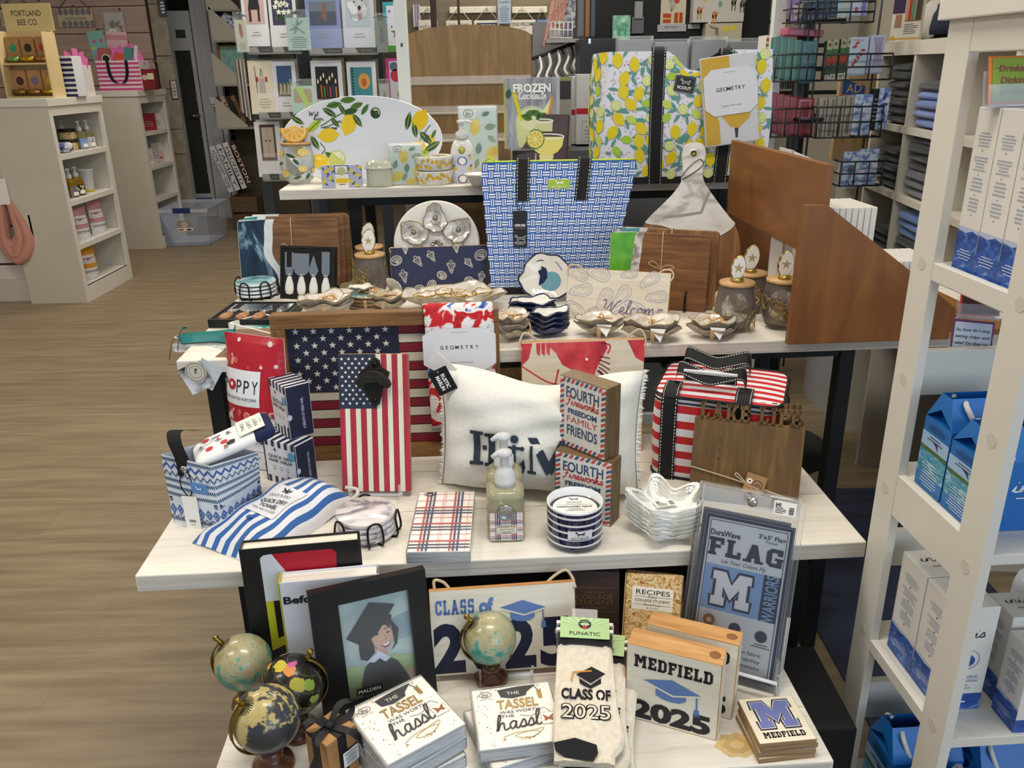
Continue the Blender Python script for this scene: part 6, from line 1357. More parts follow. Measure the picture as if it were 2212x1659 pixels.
GRN = noisy([(.35, '3f9a3a'), (.55, '6fb83c'), (.7, 'a9d83a')], (1, 1, 1), 9, 4, 1.5, r=.08, coat=.5); GRY = noisy([(.4, '8f8480'), (.55, 'd9d4d0')], (1, 1, 1), 40, 4, 1, r=.15, coat=.4)
board('acacia cutting board with a lime green resin end', X, w, h, GRN, GRY, .36, 'resin cutting boards', True, wd=wood('5e3c20', '9a6c3e', 'x', 7, k=12, mid='7c5230'))
board('cutting board with a teal resin end behind the lime green one', X @ M.Translation((.018, .026, .004)), w, h*1.03, mat('4f98a0', .1, coat=.4), GRY, .3, 'resin cutting boards', True, wd=ACAv)
t = thing('wire_easel', 'black wire easel under the lime green cutting board', 'easel', X)
for x in (w*.06, w*.30): MB().tube([(x, -.004, .05), (x, -.016, .045), (x, -.018, .004), (x, .07, .003), (x, .06, h*.5)], .0028, wire).obj('wire_side', t)
MB().tube([(w*.06, .06, .004), (w*.30, .06, .004)], .0028, wire).obj('crossbar', t)
X, w, h = stand((1430, 646), (1535, 648), 308, Z3, 17); cx = 0; R = pxw(X.translation+V((0, .05, .12)), 109); cz = R*.98
t = thing('serving_board', 'round acacia paddle board with a white and grey resin handle', 'serving board', X @ M.Translation((.0, 0, 0)))
MB().prism([(R*cos(2*PI*i/56), cz+R*sin(2*PI*i/56)) for i in range(56)], 0, .017, wood('6a4324', 'a6763f', 'z', 6, k=9, mid='86592f'), b=.002).obj('board', t)
top = h; RS = noisy([(.36, 'b5b2ad'), (.46, 'dcd9d3'), (.60, 'e9e7e3')], (1, 1, 2.4), 7, 3, 1.4, r=.08, coat=.6); lean = lambda q: q
out = smooth_pts([(.006, top), (-.018, top-.006), (-.026, top-.03), (-.022, top-.065), (-.024, top-.10), (-.05, top-.14), (-R*.78, cz+R*.62), (-R*.84, cz+R*.50), (-R*.55, cz+R*.46), (-R*.25, cz+R*.36), (.0, cz+R*.22), (R*.3, cz+R*.16), (R*.62, cz+R*.28), (R*.88, cz+R*.48), (R*.76, cz+R*.64), (.056, top-.135), (.034, top-.10), (.030, top-.065), (.036, top-.03), (.03, top-.006)], 4, True)
mb = MB().prism(out, -.0025, .0185, RS, b=.003); d = De(mb, 1, 1, lambda x, z, k: V((x, -.0026-.0004*k, z))); d.di(.005, top-.028, .009, mat('d8c24a'), 1, .013) if False else None
d._st([(-.07, cz+R*.62), (-.02, cz+R*.66), (.03, cz+R*.72), (.05, top-.13)], .008, mat('9c9a98', .3), 1)
mb.obj('resin_handle', t)
mb = MB().lathe([(.008, 0), (.0125, .0008), (.0145, -.0003)], RS, 20, M.Translation((.005, -.0026, top-.03)) @ M.Rotation(PI/2, 4, 'X')).lathe([(0, .0004), (.0085, .0004)], mat('c2b24e', .6), 18, M.Translation((.005, -.0026, top-.03)) @ M.Rotation(PI/2, 4, 'X')); mb.obj('hang_hole', t)
MB().tube(smooth_pts([(-.024, -.004, top-.09), (-.01, -.008, top-.07), (.02, -.007, top-.045), (.03, -.004, top-.06), (.0, -.006, top-.085), (-.024, -.004, top-.098)], 4), .001, INK).obj('cord', t)
RW = wood('70421c', '94602e', 'z', 4, k=5, mid='7f4f24'); RWy = wood('70421c', '94602e', 'y', 4, k=5, mid='7f4f24')
O = P(1701, 745, Z3); tx_ = V((cos(YAW), sin(YAW), 0)); ty = V((-sin(YAW), cos(YAW), 0)); X = mtx(O, tx_, ty, ZZ); XI = X.inverted()
t = thing('display_rack', 'brown wooden sloped display rack seen from its side', 'rack', X)
def onf(px, py): q = XI @ PN(px, py, O, ty); return (q.x, q.z)
poly = [(0, 0), (XI @ P(2110, 736, Z3)).to_tuple()[0::2], onf(2095, 691), onf(1970, 588), onf(1789, 444), onf(1738, 443)]; poly[1] = (poly[1][0], 0)
MB().prism(poly, 0, .018, RW, b=.002).obj('side_panel', t)
def ons(px, py): q = XI @ PN(px, py, O+tx_*.05, tx_); return q
a, b_, c, e = ons(1750, 345), ons(1580, 303), ons(1588, 471), ons(1732, 543)
y0, y1, zt, zb = .0195, b_.y, (a.z+b_.z)/2, (c.z+e.z)/2
MB().box(.05, y0, zb, .068, y1, zt, RWy, .002).obj('upper_panel', t)
MB().box(.05, y1-.018, 0, .22, y1, zb+.04, RW, .001).obj('back_panel', t)
MB().box(.07, y0, 0.001, .55, y1-.02, .014, RWy).obj('bottom_shelf', t)
RACK = X
wb = mat('e3e0da', .55); wb2 = mat('cfcdc9', .6); cc = None; gx = [(.075, i) for i in range(9)]+[(.27, i) for i in range(7)]
for n_, (x0, i) in enumerate(gx):
 hh = .275 if x0 < .2 else .15; Y = X @ M.Translation((x0+.0145*i, .075, .016))
 which = ('first', 'second', 'third', 'fourth', 'fifth', 'sixth', 'seventh', 'eighth', 'ninth')[i]+(' tall slim white box from the rack panel' if x0 < .2 else ' short slim white box in the row down the rack slope')
 if i == 0:
  cc = solo(MB().box(0, 0, 0, .0125, .14, hh, wb, .0012), 'slim_box', which, 'box', Y, 'slim white boxes in the rack')
 else: copy_thing(cc, Y, which)
mb = MB().prism([(0, 0), (.17, 0), (.17, .14), (.05, .36), (0, .38)], 0, .004, wb).box(0, 0, 0, .004, .09, .38, wb).prism([(0, 0), (.17, 0), (.17, .14), (.05, .36), (0, .38)], .086, .09, wb).box(0, 0, 0, .17, .09, .004, wb)
solo(mb, 'magazine_file', 'white sloping magazine file standing behind the slim white boxes', 'magazine file', X @ M.Translation((.085, .30, .016)))
for i, (c, lb) in enumerate((('8a76b5', 'purple folded gift sleeve in the white magazine file'), ('cf8aa8', 'pink folded gift sleeve leaning out of the magazine file'))):
 solo(MB().box(0, 0, 0, .012, .06, .30-.12*i, mat(c, .5), .003), 'gift_sleeve', lb, 'gift sleeve', X @ M.Translation((.10+.07*i, .318, .022)) @ M.Rotation(rad(8), 4, 'Y'))
# ================================================================ top table
YL, YL2, LFG, LFD, LFT, LIM = mat('e6c41c', .3), mat('f2dc5a', .3), mat('4f7a2e', .3), mat('2c4f2a', .35), mat('5c9a8c', .5), mat('a9c43a', .4)
LY, LYG = mat('e4cf1e', .55), mat('c3d85a', .55)
X, w, h = stand((700, 398), (866, 396), 208, Z4, 16); A_ = pxw(X @ V((0, 0, h/2)), 174); Bv = h/2
t = thing('serving_platter', 'big oval white platter painted with lemons and leaves, standing upright', 'platter', X)
PLT = mat('dfe3ea', .12, coat=.6)
def py_(x, z):
 r = math.hypot(x/A_, (z-Bv)/Bv); return .018-.020*max(0, (r-.55)/.45)**1.3+.0015*sin(9*x*6)*r
mb = MB(); n = 56
mb.grid(lambda u, v: V((A_*max(v, .001)*cos(2*PI*u), py_(A_*v*cos(2*PI*u), Bv+Bv*v*sin(2*PI*u)), Bv+Bv*max(v, .001)*sin(2*PI*u))), n, 12, PLT, cu=True)
mb.grid(lambda u, v: V((A_*max(v, .001)*cos(-2*PI*u), .005+py_(A_*v*cos(-2*PI*u), Bv+Bv*v*sin(-2*PI*u)), Bv+Bv*max(v, .001)*sin(-2*PI*u))), n, 12, PLT, cu=True)
mb.tube([(A_*cos(2*PI*i/n), py_(A_*cos(2*PI*i/n), Bv+Bv*sin(2*PI*i/n))+.0025, Bv+Bv*sin(2*PI*i/n)) for i in range(n)], .0028, PLT, 6, True)
d = De(mb, 2*A_, 2*Bv, lambda x, z, k: V((x-A_, py_(x-A_, z)-.0008-.0004*k, z)))
for u, v, r, o in ((.06, .58, .05, 60), (.285, .575, .058, 5), (.415, .70, .062, 70), (.235, .27, .06, -20), (.865, .72, .062, 55), (.85, .42, .05, 0), (.10, .40, .045, 100), (.93, .50, .03, 60)): lemon(d, u, v, r, o, YL, 2, m2=YL2)
for u, v, r, o, m in ((.10, .74, .045, -30, LFD), (.20, .68, .06, 40, LIM), (.20, .49, .05, -60, LFD), (.30, .83, .05, -30, LFD), (.33, .91, .05, 10, LFG), (.38, .86, .04, -60, LFD), (.47, .90, .045, 20, LFG), (.43, .84, .05, 10, LFD), (.52, .86, .04, 50, LFG), (.47, .74, .05, -55, LFD), (.33, .72, .04, -50, LFD), (.30, .33, .05, -35, LFG), (.79, .72, .055, 75, LFD), (.83, .62, .05, 100, LFD), (.90, .52, .06, -45, LFD), (.94, .42, .06, 30, LFD), (.88, .34, .05, 20, LIM), (.95, .56, .03, 60, LFG), (.03, .47, .035, -40, LFG), (.42, .96, .05, 5, LFG)): leaf(d, u, v, r, o, m, 3, m2=LIM if m is LFD else LFD)
for q in ([(.24, .68), (.33, .78), (.42, .86), (.5, .90)], [(.13, .50), (.14, .62), (.12, .68)], [(.24, .36), (.26, .42), (.23, .49)], [(.24, .66), (.3, .69), (.36, .74)], [(.86, .5), (.9, .6), (.93, .66)]): d.st(q, .006, LFG, 2.5)
citrus(d, .335, .30, .055, mat('c9cf6a', .3), mat('ececd6', .3), mat('d9d9b4', .3), 2, 9); citrus(d, .87, .28, .05, mat('c9cf3a', .3), mat('ececd6', .3), mat('dbd968', .3), 2, 9)
for i, (u, v) in enumerate(((.20, .80), (.23, .755), (.34, .73), (.30, .655), (.29, .615))): d.scr(('Wel', 'hen', 'min', 'ocmonw', 'min')[i], u, v, .022, .004, mat('4a4a4a'), 2, .06+.02*(i == 3))
d.di(.585, .82, .032, mat('23402a'), 2); d.di(.585, .82, .026, mat('b4cfa4'), 2.5); d.pl([(.565, .80), (.57, .84), (.60, .845), (.605, .80), (.595, .80), (.592, .82), (.577, .82), (.575, .80)], mat('23281f'), 3)
mb.obj('platter', t)
o = P(648, 396, Z4); R = pxw(o, 38); H = hgt(o, 312); t = thing('stemless_glass', 'stemless lemon-print glass with a cork lid and orange slice', 'glass', M.Translation(o))
mb = MB().lathe([(0, .003), (R*.5, 0), (R*.8, H*.12), (R, H*.42), (R*.95, H*.7), (R*.80, H), (R*.77, H), (R*.92, H*.7), (R*.96, H*.42), (R*.74, H*.14), (0, H*.07)], film('eef2ec', .10, .03), 30)
d = De(mb, 1, 1, lambda x, z, k: V(((R*(1.0-.28*max(0, z-.5)**1.2-.35*max(0, .35-z)**1.3)+.0012*k)*sin((x-.5)*3.0), -(R*(1.0-.28*max(0, z-.5)**1.2-.35*max(0, .35-z)**1.3)+.0012*k)*cos((x-.5)*3.0), z*H)))
for u, v, r in ((.22, .80, .08), (.70, .83, .10), (.30, .30, .10), (.66, .42, .08), (.9, .35, .07)): citrus(d, u, v, r, YL, mat('efe9c0'), mat('e2b93a'), 1)
for u, v, r, a in ((.45, .75, .12, -30), (.55, .60, .10, -60), (.2, .55, .09, 30), (.55, .2, .09, 20), (.75, .22, .09, 60)): leaf(d, u, v, r, a, LFD, 1)
mb.obj('glass', t)
MB().lathe([(0, H), (R*.84, H), (R*.84, H+.006), (0, H+.006)], wood('a5774a', 'c79a66', 'x', 16), 28).obj('lid', t)
rs = R*.78; ORG = mat('e5a32c', .5); mb = MB().prism([(rs*cos(PI+PI*i/18), rs+rs*sin(PI+PI*i/18)) for i in range(19)], -.007, .007, ORG); d = De(mb, 2*rs, rs, lambda x, z, k: V((x-rs, -.0072-.0004*k, z)))
d.raw([(rs+rs*.88*cos(PI+PI*i/14), rs*.97+rs*.88*sin(PI+PI*i/14)) for i in range(15)], [tuple(range(15))], mat('f3dfa0'), 1)
for i in range(5):
 t0, t1 = PI+PI*(i+.1)/5, PI+PI*(i+.9)/5; d.raw([(rs+.1*rs*cos((t0+t1)/2), rs*.94+.1*rs*sin((t0+t1)/2)), (rs+.78*rs*cos(t0), rs*.94+.78*rs*sin(t0)), (rs+.78*rs*cos(t1), rs*.94+.78*rs*sin(t1))], [(0, 1, 2)], mat('efb54a'), 2)
mb.obj('citrus_knob', t, M.Translation((0, 0, H+.006)))
def lemonprint(d, seed=1, n=9, k=1):
 rr = random.Random(seed)
 for i in range(n):
  u, v = rr.uniform(.1, .9), rr.uniform(.12, .88); lemon(d, u, v, rr.uniform(.06, .09), rr.uniform(0, 180), YL, k+.4)
  for j in range(2): leaf(d, u+rr.uniform(-.12, .12), v+rr.uniform(-.2, .2), .06, rr.uniform(0, 180), (LFD, LFG)[j], k)
X, w, h = stand((697, 407), (783, 405), 357, Z4, 4); X = X @ M.Rotation(rad(4), 4, 'Z'); mb = MB().box(-w/2, 0, 0, w/2, .035, h, mat('aab2cf', .4), .001); d = De(mb, w, h)
for i in range(9): d.lines(.02, .98, .1*i+.04, .1*i+.1, 1, mat('c6cbe0'), .4, .3, seed=i)
rr = random.Random(6)
for u, v in ((.06, .3), (.12, .75), (.22, .45), (.25, .85), (.75, .75), (.72, .3), (.9, .55), (.86, .12), (.95, .9)): lemon(d, u, v, .055, rr.uniform(0, 180), YL, 1.5); leaf(d, u+.05, v-.12, .05, rr.uniform(0, 180), LFD, 1); leaf(d, u-.06, v+.1, .045, rr.uniform(0, 180), LFD, 1)
d.rc(.33, 0, .67, 1, mat('e9e9ea'), 2); d.frame(.33, .62, .67, 1.0, .02, mat('3a4a8a'), 2.3); d.di(.5, .74, .11, mat('c9c98a', .3, .4), 3, .10); d.rc(.35, .10, .65, .5, mat('efe9d6'), 3); d.rc(.35, .22, .65, .42, YL, 3.5); d.lines(.38, .62, .12, .2, 1, INK, 4)
solo(mb, 'soap_box', 'small boxed soap printed with lemons, before the oval platter', 'soap box', X)
o = P(821, 402, Z4); R = pxw(o, 27); H = hgt(o, 348); t = thing('jar_candle', 'small pale ribbed glass candle on the top table', 'candle', M.Translation(o))
CG = mat('e9edd6', .12, tr=.45, ior=1.4); mb = MB().lathe([(0, .004), (R*.96, 0), (R*1.02, .004), (R, .012), (R, H*.72), (R*1.03, H*.74), (R, H*.76), (R, H), (R*.93, H), (R*.92, H*.82), (0, H*.82)], CG, 36)
for z in (.006, H*.73):
 for i in range(26): mb.ball((R*1.02*cos(2*PI*i/26), R*1.02*sin(2*PI*i/26), z), .0028, CG, 6)
mb.obj('jar', t)
NPB = mat('dfe6e6', .35)
def lemon_napkin(label, X, w, h, seed, grp='lemon napkin packets'):
 t = thing('napkin_pack', label, 'napkins', X, grp); mb = MB().box(-w/2, 0, 0, w/2, .03, h, NPB, .002); d = De(mb, w, h)
 d.rc(.01, .01, .99, .985, mat('d4e0d8', .4), .5); rr = random.Random(seed)
 SAG = noisy([(.3, '6f8f7c'), (.7, 'a9bfa4')], (1, 1, 1), 22, 2, r=.4); TLF = noisy([(.3, '3f6660'), (.7, '86a89a')], (1, 1, 1), 22, 2, r=.4)
 for u, v, r, o_ in ((.42, .72, .19, 80), (.85, .34, .20, 60), (.2, .22, .18, 40), (.62, .08, .15, 10)): lemon(d, u, v, r, o_, noisy([(.3, 'd9bd2a'), (.7, 'f0e27a')], (1, 1, 1), 20, 2, r=.35), 1)
 for u, v, r, o_ in ((.82, .72, .17, 10), (.5, .42, .16, 80), (.85, .55, .14, -40), (.15, .52, .15, 70), (.42, .2, .15, 60), (.7, .9, .12, 20)): leaf(d, u, v, r, o_, (SAG, TLF)[int(u*10) % 2], 1.5, .5, LIM)
 d.rc(.05, .84, .45, .96, mat('e9eadf', .4), 2); d.ring(.25, .91, .13, .012, INK, 3, .09); d.tx('ihr', .25, .91, .06, INK, 3, .13)
 mb.obj('paper_napkins', t); MB().box(-w/2-.003, -.003, 0, w/2+.003, .033, h+.004, film('ffffff', .04, .05), .003).obj('shrink_wrap', t)
X, w, h = st4((848, 400), (914, 398), (829, 313), (920, 313), Z4, 'nap', 20, 0); lemon_napkin('lemon napkin packet leaning behind the two lemon ramekins', X, w*1.05, h, 3)
X, w, h = st4((1000, 385), (1072, 383), (996, 231), (1078, 230), Z4, 'nap2', 12, 0); lemon_napkin('tall lemon napkin packet behind the lotion bottle', X, w*1.12, h, 5)
def ramekin(label, z, X0):
 o = P(939, 396, Z4)+ZZ*z; R = pxw(o, 42); H = .042; mb = MB(); SB_ = mat('e6e4da', .25, coat=.4)
 mb.lathe([(0, 0), (R*.86, 0), (R*.92, .003), (R, H*.92), (R, H, SB_), (R*.94, H, SB_), (R*.9, H*.9), (R*.86, .006), (0, .006)], SB_, 40)
 d = De(mb, 1, 1, lambda x, z_, k: V(((R*(.92+.08*z_)+.0005*k)*sin((x-.5)*4.2), -(R*(.92+.08*z_)+.0005*k)*cos((x-.5)*4.2), .003+z_*H*.88))); rr = random.Random(int(z*1000)+2)
 for i in range(26): d2 = (.03+.94*((i*.618) % 1), rr.uniform(.15, .85)); d.di(d2[0], d2[1], .026, mat('e0ac1e', .35), 2, .19) if False else d.pl([(d2[0]+.020*cos(a*PI/5), d2[1]+.15*sin(a*PI/5)) for a in range(10)], mat('dfae1e', .35), 2)
 for i in range(70): u, v, a = rr.random(), rr.uniform(.05, .95), rr.uniform(-1, 1); d.pl([(u, v), (u+.008, v+.05*a+.03), (u+.022, v+.12*a), (u+.010, v+.06*a-.03)], (mat('2c4468', .4), mat('6f8f5a', .4), mat('8ea3c6', .4))[i % 3], 1)
 t = thing('ramekin', label, 'bowl', M.Translation(o), 'lemon ramekins'); mb.obj('bowl', t); return t
ramekin('lower of two stacked white ramekins printed with little lemons', 0, None)
t = ramekin('upper of two stacked white ramekins printed with little lemons', .0435, None)
MB().box(-.004, -.02, 0, .038, -.008, .0016, mat('a5774a', .7)).obj('wooden_tag', t, M.Translation((0, .0, .043)) @ M.Rotation(rad(-6), 4, 'Z'))
o = P(1001, 394, Z4); W_ = pxw(o, 25); H = hgt(o, 300); t = thing('lotion_bottle', 'white pump bottle of lotion with a blue and lemon label', 'lotion bottle', M.Translation(o))
BW = mat('e3e0dc', .3, coat=.3); mb = MB().lathe([(0, 0), (W_*.95, 0), (W_, .004), (W_, H*.62), (W_*.98, H*.74), (W_*.8, H*.90), (W_*.5, H), (0, H)], BW, 32, M.Diagonal((1, .62, 1, 1))); mb.obj('bottle', t)
mb = MB(); d = De(mb, W_*1.9, H*.62, lambda x, z, k: V((x-W_*.95, -.62*W_*(1-((x-W_*.95)/W_)**2)**.5-.0008-.0004*k, z+.004)))
d.patch(.0, 0, 1, 1, mat('cfd5e3'), .4, 10, 2)
for v in (.12, .78): d.ring(.5, v, .2, .05, mat('3d5aa8'), 2, .16); d.di(.5, v, .16, LAB, 2.4)
d.rc(.2, .33, .8, .62, LAB, 3); d.rc(.2, .42, .8, .56, YL, 3.5)
for u, v in ((.85, .9), (.88, .5), (.12, .5), (.9, .2)): lemon(d, u, v, .07, 40, YL, 2); leaf(d, u, v+.1, .08, 30, LFD, 2.4)
mb.obj('label', t)
MB().lathe([(0, 0), (.010, 0), (.011, .002), (0, .0024)], mat('c6c86a', .35, .5), 20, M.Translation((0, -W_*.60, H*.76)) @ M.Rotation(PI/2, 4, 'X')).obj('seal', t)
MB().lathe([(W_*.52, H), (W_*.52, H+.02), (W_*.3, H+.024), (W_*.18, H+.03), (W_*.18, H+.045), (W_*.4, H+.048), (W_*.35, H+.056), (0, H+.058)], PUMP, 20).obj('pump', t)
MB().tube([(0, 0, H+.052), (.02, -.006, H+.053), (.034, -.01, H+.047)], [.005, .0045, .0035], PUMP).obj('nozzle', t)
o = P(1034, 402, Z4); mb = MB().lathe([(0, 0), (.018, 0), (.022, .005), (.042, .034), (.044, .038), (.040, .037), (.02, .01), (0, .007)], mat('dcd8cf', .35), 32); solo(mb, 'bowl', 'small off-white bowl peeping out beside the checked tote', 'bowl', M.Translation(o))
X, w, h = st4((1091, 322), (1209, 320), (1094, 168), (1214, 167), Z4+.093, 'frozen', 10, 0)
SLATE = noisy([(.35, '7d8088'), (.65, 'b5b7bd')], (6, 1, 1), 7, 5, 1, r=.35); DRK = mat('d9d8a8', .3)
def f(d):
 d.tx('FROZEN', .5, .86, .115, LAB, 3, .68, b=.05); d.tx('FROZEN', .505, .857, .12, mat('4a4038'), 2.4, .70, b=.07); d.scr('Cocktails', .5, .735, .055, .022, LAB, 3, .5)
 d.di(.5, .40, .30, mat('c9cfb4', .2), 1, .26); d.di(.5, .42, .26, mat('e3e3b4', .3), 1.5, .19); d.pl([(.25, .02), (.75, .02), (.80, .4), (.20, .4)], mat('d6d79a', .3), 1.2)
 for u, v, o_ in ((.46, .50, 20), (.58, .50, 150), (.66, .46, 30), (.40, .45, 160)): leaf(d, u, v, .11, o_, LFG, 2.5, .55, LFD)
 d.pl([(.13, .82), (.20, .83), (.34, .40), (.28, .40)], mat('e0d21e'), 2); d.pl([(.74, .48), (.84, .48), (.88, .72), (.84, .74)], mat('d9933a'), 2); d.pl([(.66, .50), (.78, .48), (.84, .72)], mat('ece6b0'), 2.3); leaf(d, .08, .78, .09, 80, mat('2c5a3c'), 2, .6)
book('frozen drinks book with a bright yellow spine, behind the margarita book', X, w, h, .018, SLATE, f, mat('e0d41e', .35))
tb = thing('display_easel', 'clear acrylic riser under the two cocktail books', 'easel', X @ M.Translation((0, 0, -.093)))
MB().box(-.07, -.02, 0, .09, .03, .004, ACRY).box(-.07, -.02, .004, -.066, .03, .089, ACRY).box(.086, -.02, .004, .09, .03, .089, ACRY).box(-.07, -.02, .089, .09, .03, .0928, ACRY).obj('riser', tb)
X, w, h = st4((1104, 386), (1220, 389), (1127, 245), (1238, 249), Z4, 'marg', 12, 0)
DKB = noisy([(.3, '33272a'), (.7, '4d3d40')], (1, 1, 1), 8, 2, r=.3); GLS = mat('ece9b0', .25)
def f(d):
 d.pl([(.30, .90), (.80, .90), (.80, .96), (.30, .96)], mat('7d2b48'), 1) if False else None
 d.pl([(.34, .74), (.72, .74), (.72, .90), (.34, .90)], mat('cfd3a0', .25), 1.5); d.ring(.53, .90, .19, .025, mat('e9ece0', .2), 2, .03)
 d.pl([(.34, .66), (.94, .66), (.92, .52), (.84, .43), (.74, .38), (.54, .38), (.42, .44), (.36, .54)], mat('e3d878', .25), 2.4); d.ring(.64, .665, .30, .02, mat('f0f2e6', .2), 3, .04)
 d.pl([(.50, .38), (.78, .38), (.74, .26), (.66, .22), (.60, .22), (.54, .26)], mat('d9d79a', .25), 2.4); d.rc(.615, .05, .65, .22, mat('cfcabc', .2), 2.4); d.rc(.43, .05, .455, .40, mat('b9b4a8', .2), 1.6); d.rc(.34, .04, .56, .055, mat('b9b4a8'), 1.6)
 citrus(d, .42, .62, .17, mat('6f8a2a', .4), mat('efe6a0'), mat('d9bd3a'), 4, 9); d.di(.28, .80, .11, mat('dca92a'), 2)
 for i in range(1): d.tx('MARGARITAS', .5, .20, .10, LAB, 5, .86, b=.04)
book('dark margarita book with a green spine, in front of the frozen drinks book', X, w, h, .016, DKB, f, mat('7d9a2a', .4))
X, w, h = stand((1312, 399), (1648, 392), 109, Z4, 3); dp = .17; LT = mat('e4e6ee', .45); LTP = mat('c98ab4', .5)
t = thing('tote_bag', 'big lemon-print tote bag with black straps on the top table', 'tote bag', X)
def lf(u, v, k=0):
 bulge = -.02*sin(PI*u)*sin(PI*min(v*.9, 1))-.004*sin(6*PI*u)*v; dip = -.055*math.exp(-((u-.55)/.14)**4)*max(0, (v-.8)/.2) if v > .8 else 0
 return V((-w/2+w*u+.01*sin(PI*v)*(1 if u > .5 else -1)*abs(2*u-1), bulge-.0007*k, v*h+dip))
mb = MB(); mb.grid(lambda u, v: lf(u, v), 26, 22, LT); mb.grid(lambda u, v: lf(1-u, v)+V((0, dp, h*.012*v)), 20, 6, mat('17171a', .7))
def gus(u, v, k=0): q = lf(0, v); return q+V((-.03*max(0, sin(PI*u))**.8*(1 if u < .98 else 0)-.0008*k, dp*u, 0))+V((-.012*(u), 0, 0))
mb.grid(lambda u, v: gus(1-u, v), 12, 12, LT); mb.grid(lambda u, v: lf(1, v)+V((.02*sin(PI*u), dp*u, 0)), 8, 10, LT)
mb.grid(lambda u, v: lf(u, .0)+V((0, dp*v, .001)), 4, 2, mat('17171a', .7)); mb.grid(lambda u, v: lf(u, .72)+V((0, dp*v*.98+.004, 0)), 6, 2, mat('17171a', .7))
rr = random.Random(21)
def scatter(d, W_, H_, n, kk=1, asp=1):
 pts = []
 for _ in range(4000):
  p = (rr.uniform(.04, .96), rr.uniform(.07, .97))
  if all(math.hypot((p[0]-q[0])*W_, (p[1]-q[1])*H_) > .035 for q in pts): pts.append(p)
  if len(pts) > n: break
 for i, (u, v) in enumerate(pts):
  r = .0175/W_
  if i % 4 in (0, 1): lemon(d, u, v, r*1.1, rr.choice((60, 80, 100, 130)), LY, 3)
  elif i % 4 == 2: citrus(d, u, v, r*.85, mat('b9cf4a', .5), mat('eff0d2', .5), mat('cfdc6a', .5), 3, 8)
  else: lemon(d, u, v, r*.85, rr.uniform(0, 180), LYG if i % 8 == 3 else mat('a9cc3a', .5), 3)
  for j in range(3): a = rr.uniform(0, 360); leaf(d, u+.030/W_*cos(rad(a)), v+.030/H_*sin(rad(a)), .015/W_, a+rr.uniform(-50, 50), LFT, 2, .3)
 for _ in range(n*5): u, v, a = rr.uniform(.02, .98), rr.uniform(.06, .98), rr.uniform(0, PI); d.st([(u, v), (u+.005/W_*cos(a), v+.005/H_*sin(a))], .002/W_, LTP, 1, sm=0)
d = De(mb, 1, 1, lambda x, z, k: lf(x, z, k)+V((0, -.0012, 0))); d.w, d.h = w, h; d.fn = lambda x, z, k: lf(x/w, z/h, k)+V((0, -.0015, 0)); scatter(d, w, h, 140)
d = De(mb, dp, h); d.fn = lambda x, z, k: gus(x/dp, z/h, k)+V((-.001, 0, 0)); scatter(d, dp, h, 46)
mb.obj('bag_body', t)
mb = MB(); mb.grid(lambda u, v: lf(u, .055*v, 5), 20, 2, mat('17171a', .7)); mb.grid(lambda u, v: gus(1-u, .055*v, 5), 10, 2, mat('17171a', .7)); mb.obj('base_band', t)
for u in (.30, .715):
 web('webbing_strap', [tuple(lf(u, v, 6)+V((0, -.002, 0))) for v in (.0, .2, .4, .6, .8, .985)]+[tuple(lf(u, 1)+V((.006, .02, .014))), tuple(lf(u, 1)+V((.006, .06, -.01)))], .042, (1, 0, 0), t)
px = loc(X, 1478, 182, -.02); mb = MB().box(-.030, 0, -.022, .030, .001, .022, mat('131315', .5)); d = De(mb, .06, .044, lambda x, z, k: V((x-.03, -.0004*k, z-.022))); d.frame(.05, .08, .95, .92, .012, GREY); d.dog(.5, .62, .26, LAB, 1, .02); d.tx('SCOUT', .5, .27, .18, LAB, 1, .7, b=.03)
mb.obj('sewn_label', t, M.Translation((px[0], -.030, px[1])) @ M.Rotation(rad(10), 4, 'Y'))
LTX = X; xl, zt = loc(LTX, 1506, 128, -.04); xr, zt2 = loc(LTX, 1625, 110, -.04); zb = loc(LTX, 1600, 312, -.04)[1]; w2, h2 = math.hypot(xr-xl, zt2-zt), zt2-zb-.01
t = thing('tea_towel', 'folded white and yellow tea towel leaning on the lemon tote', 'towel', LTX @ M.Translation(((xl+xr)/2+.006, -.038, (zt+zt2)/2)) @ M.Rotation(rad(-7), 4, 'Y'))
YT, WT = mat('d9b04a', .9, bump=.6, bs=700), mat('dcdde2', .9, bump=.6, bs=700)
mb = MB().box(-w2/2, -.012, -h2, w2/2, .004, 0, WT, .004); d = De(mb, w2, h2, lambda x, z, k: V((x-w2/2, -.0122-.0004*k, z-h2)))
d.rc(.01, .62, .52, .99, YT); d.pl([(.02, .62), (.10, .62), (.14, .44), (.28, .28), (.28, .02), (.02, .02)], YT); d.pl([(.24, .50), (.88, .50), (.90, .40), (.82, .27), (.62, .17), (.48, .20), (.34, .32)], YT, 1.4); d.pl([(.55, .18), (.62, .18), (.60, .07), (.56, .07)], mat('3a2a3a'), 2)
mb.obj('towel', t); paper_wrap(w2*.97, h2*.52, t, M.Translation((.002, -.0145, -h2*.14-h2*.52)))
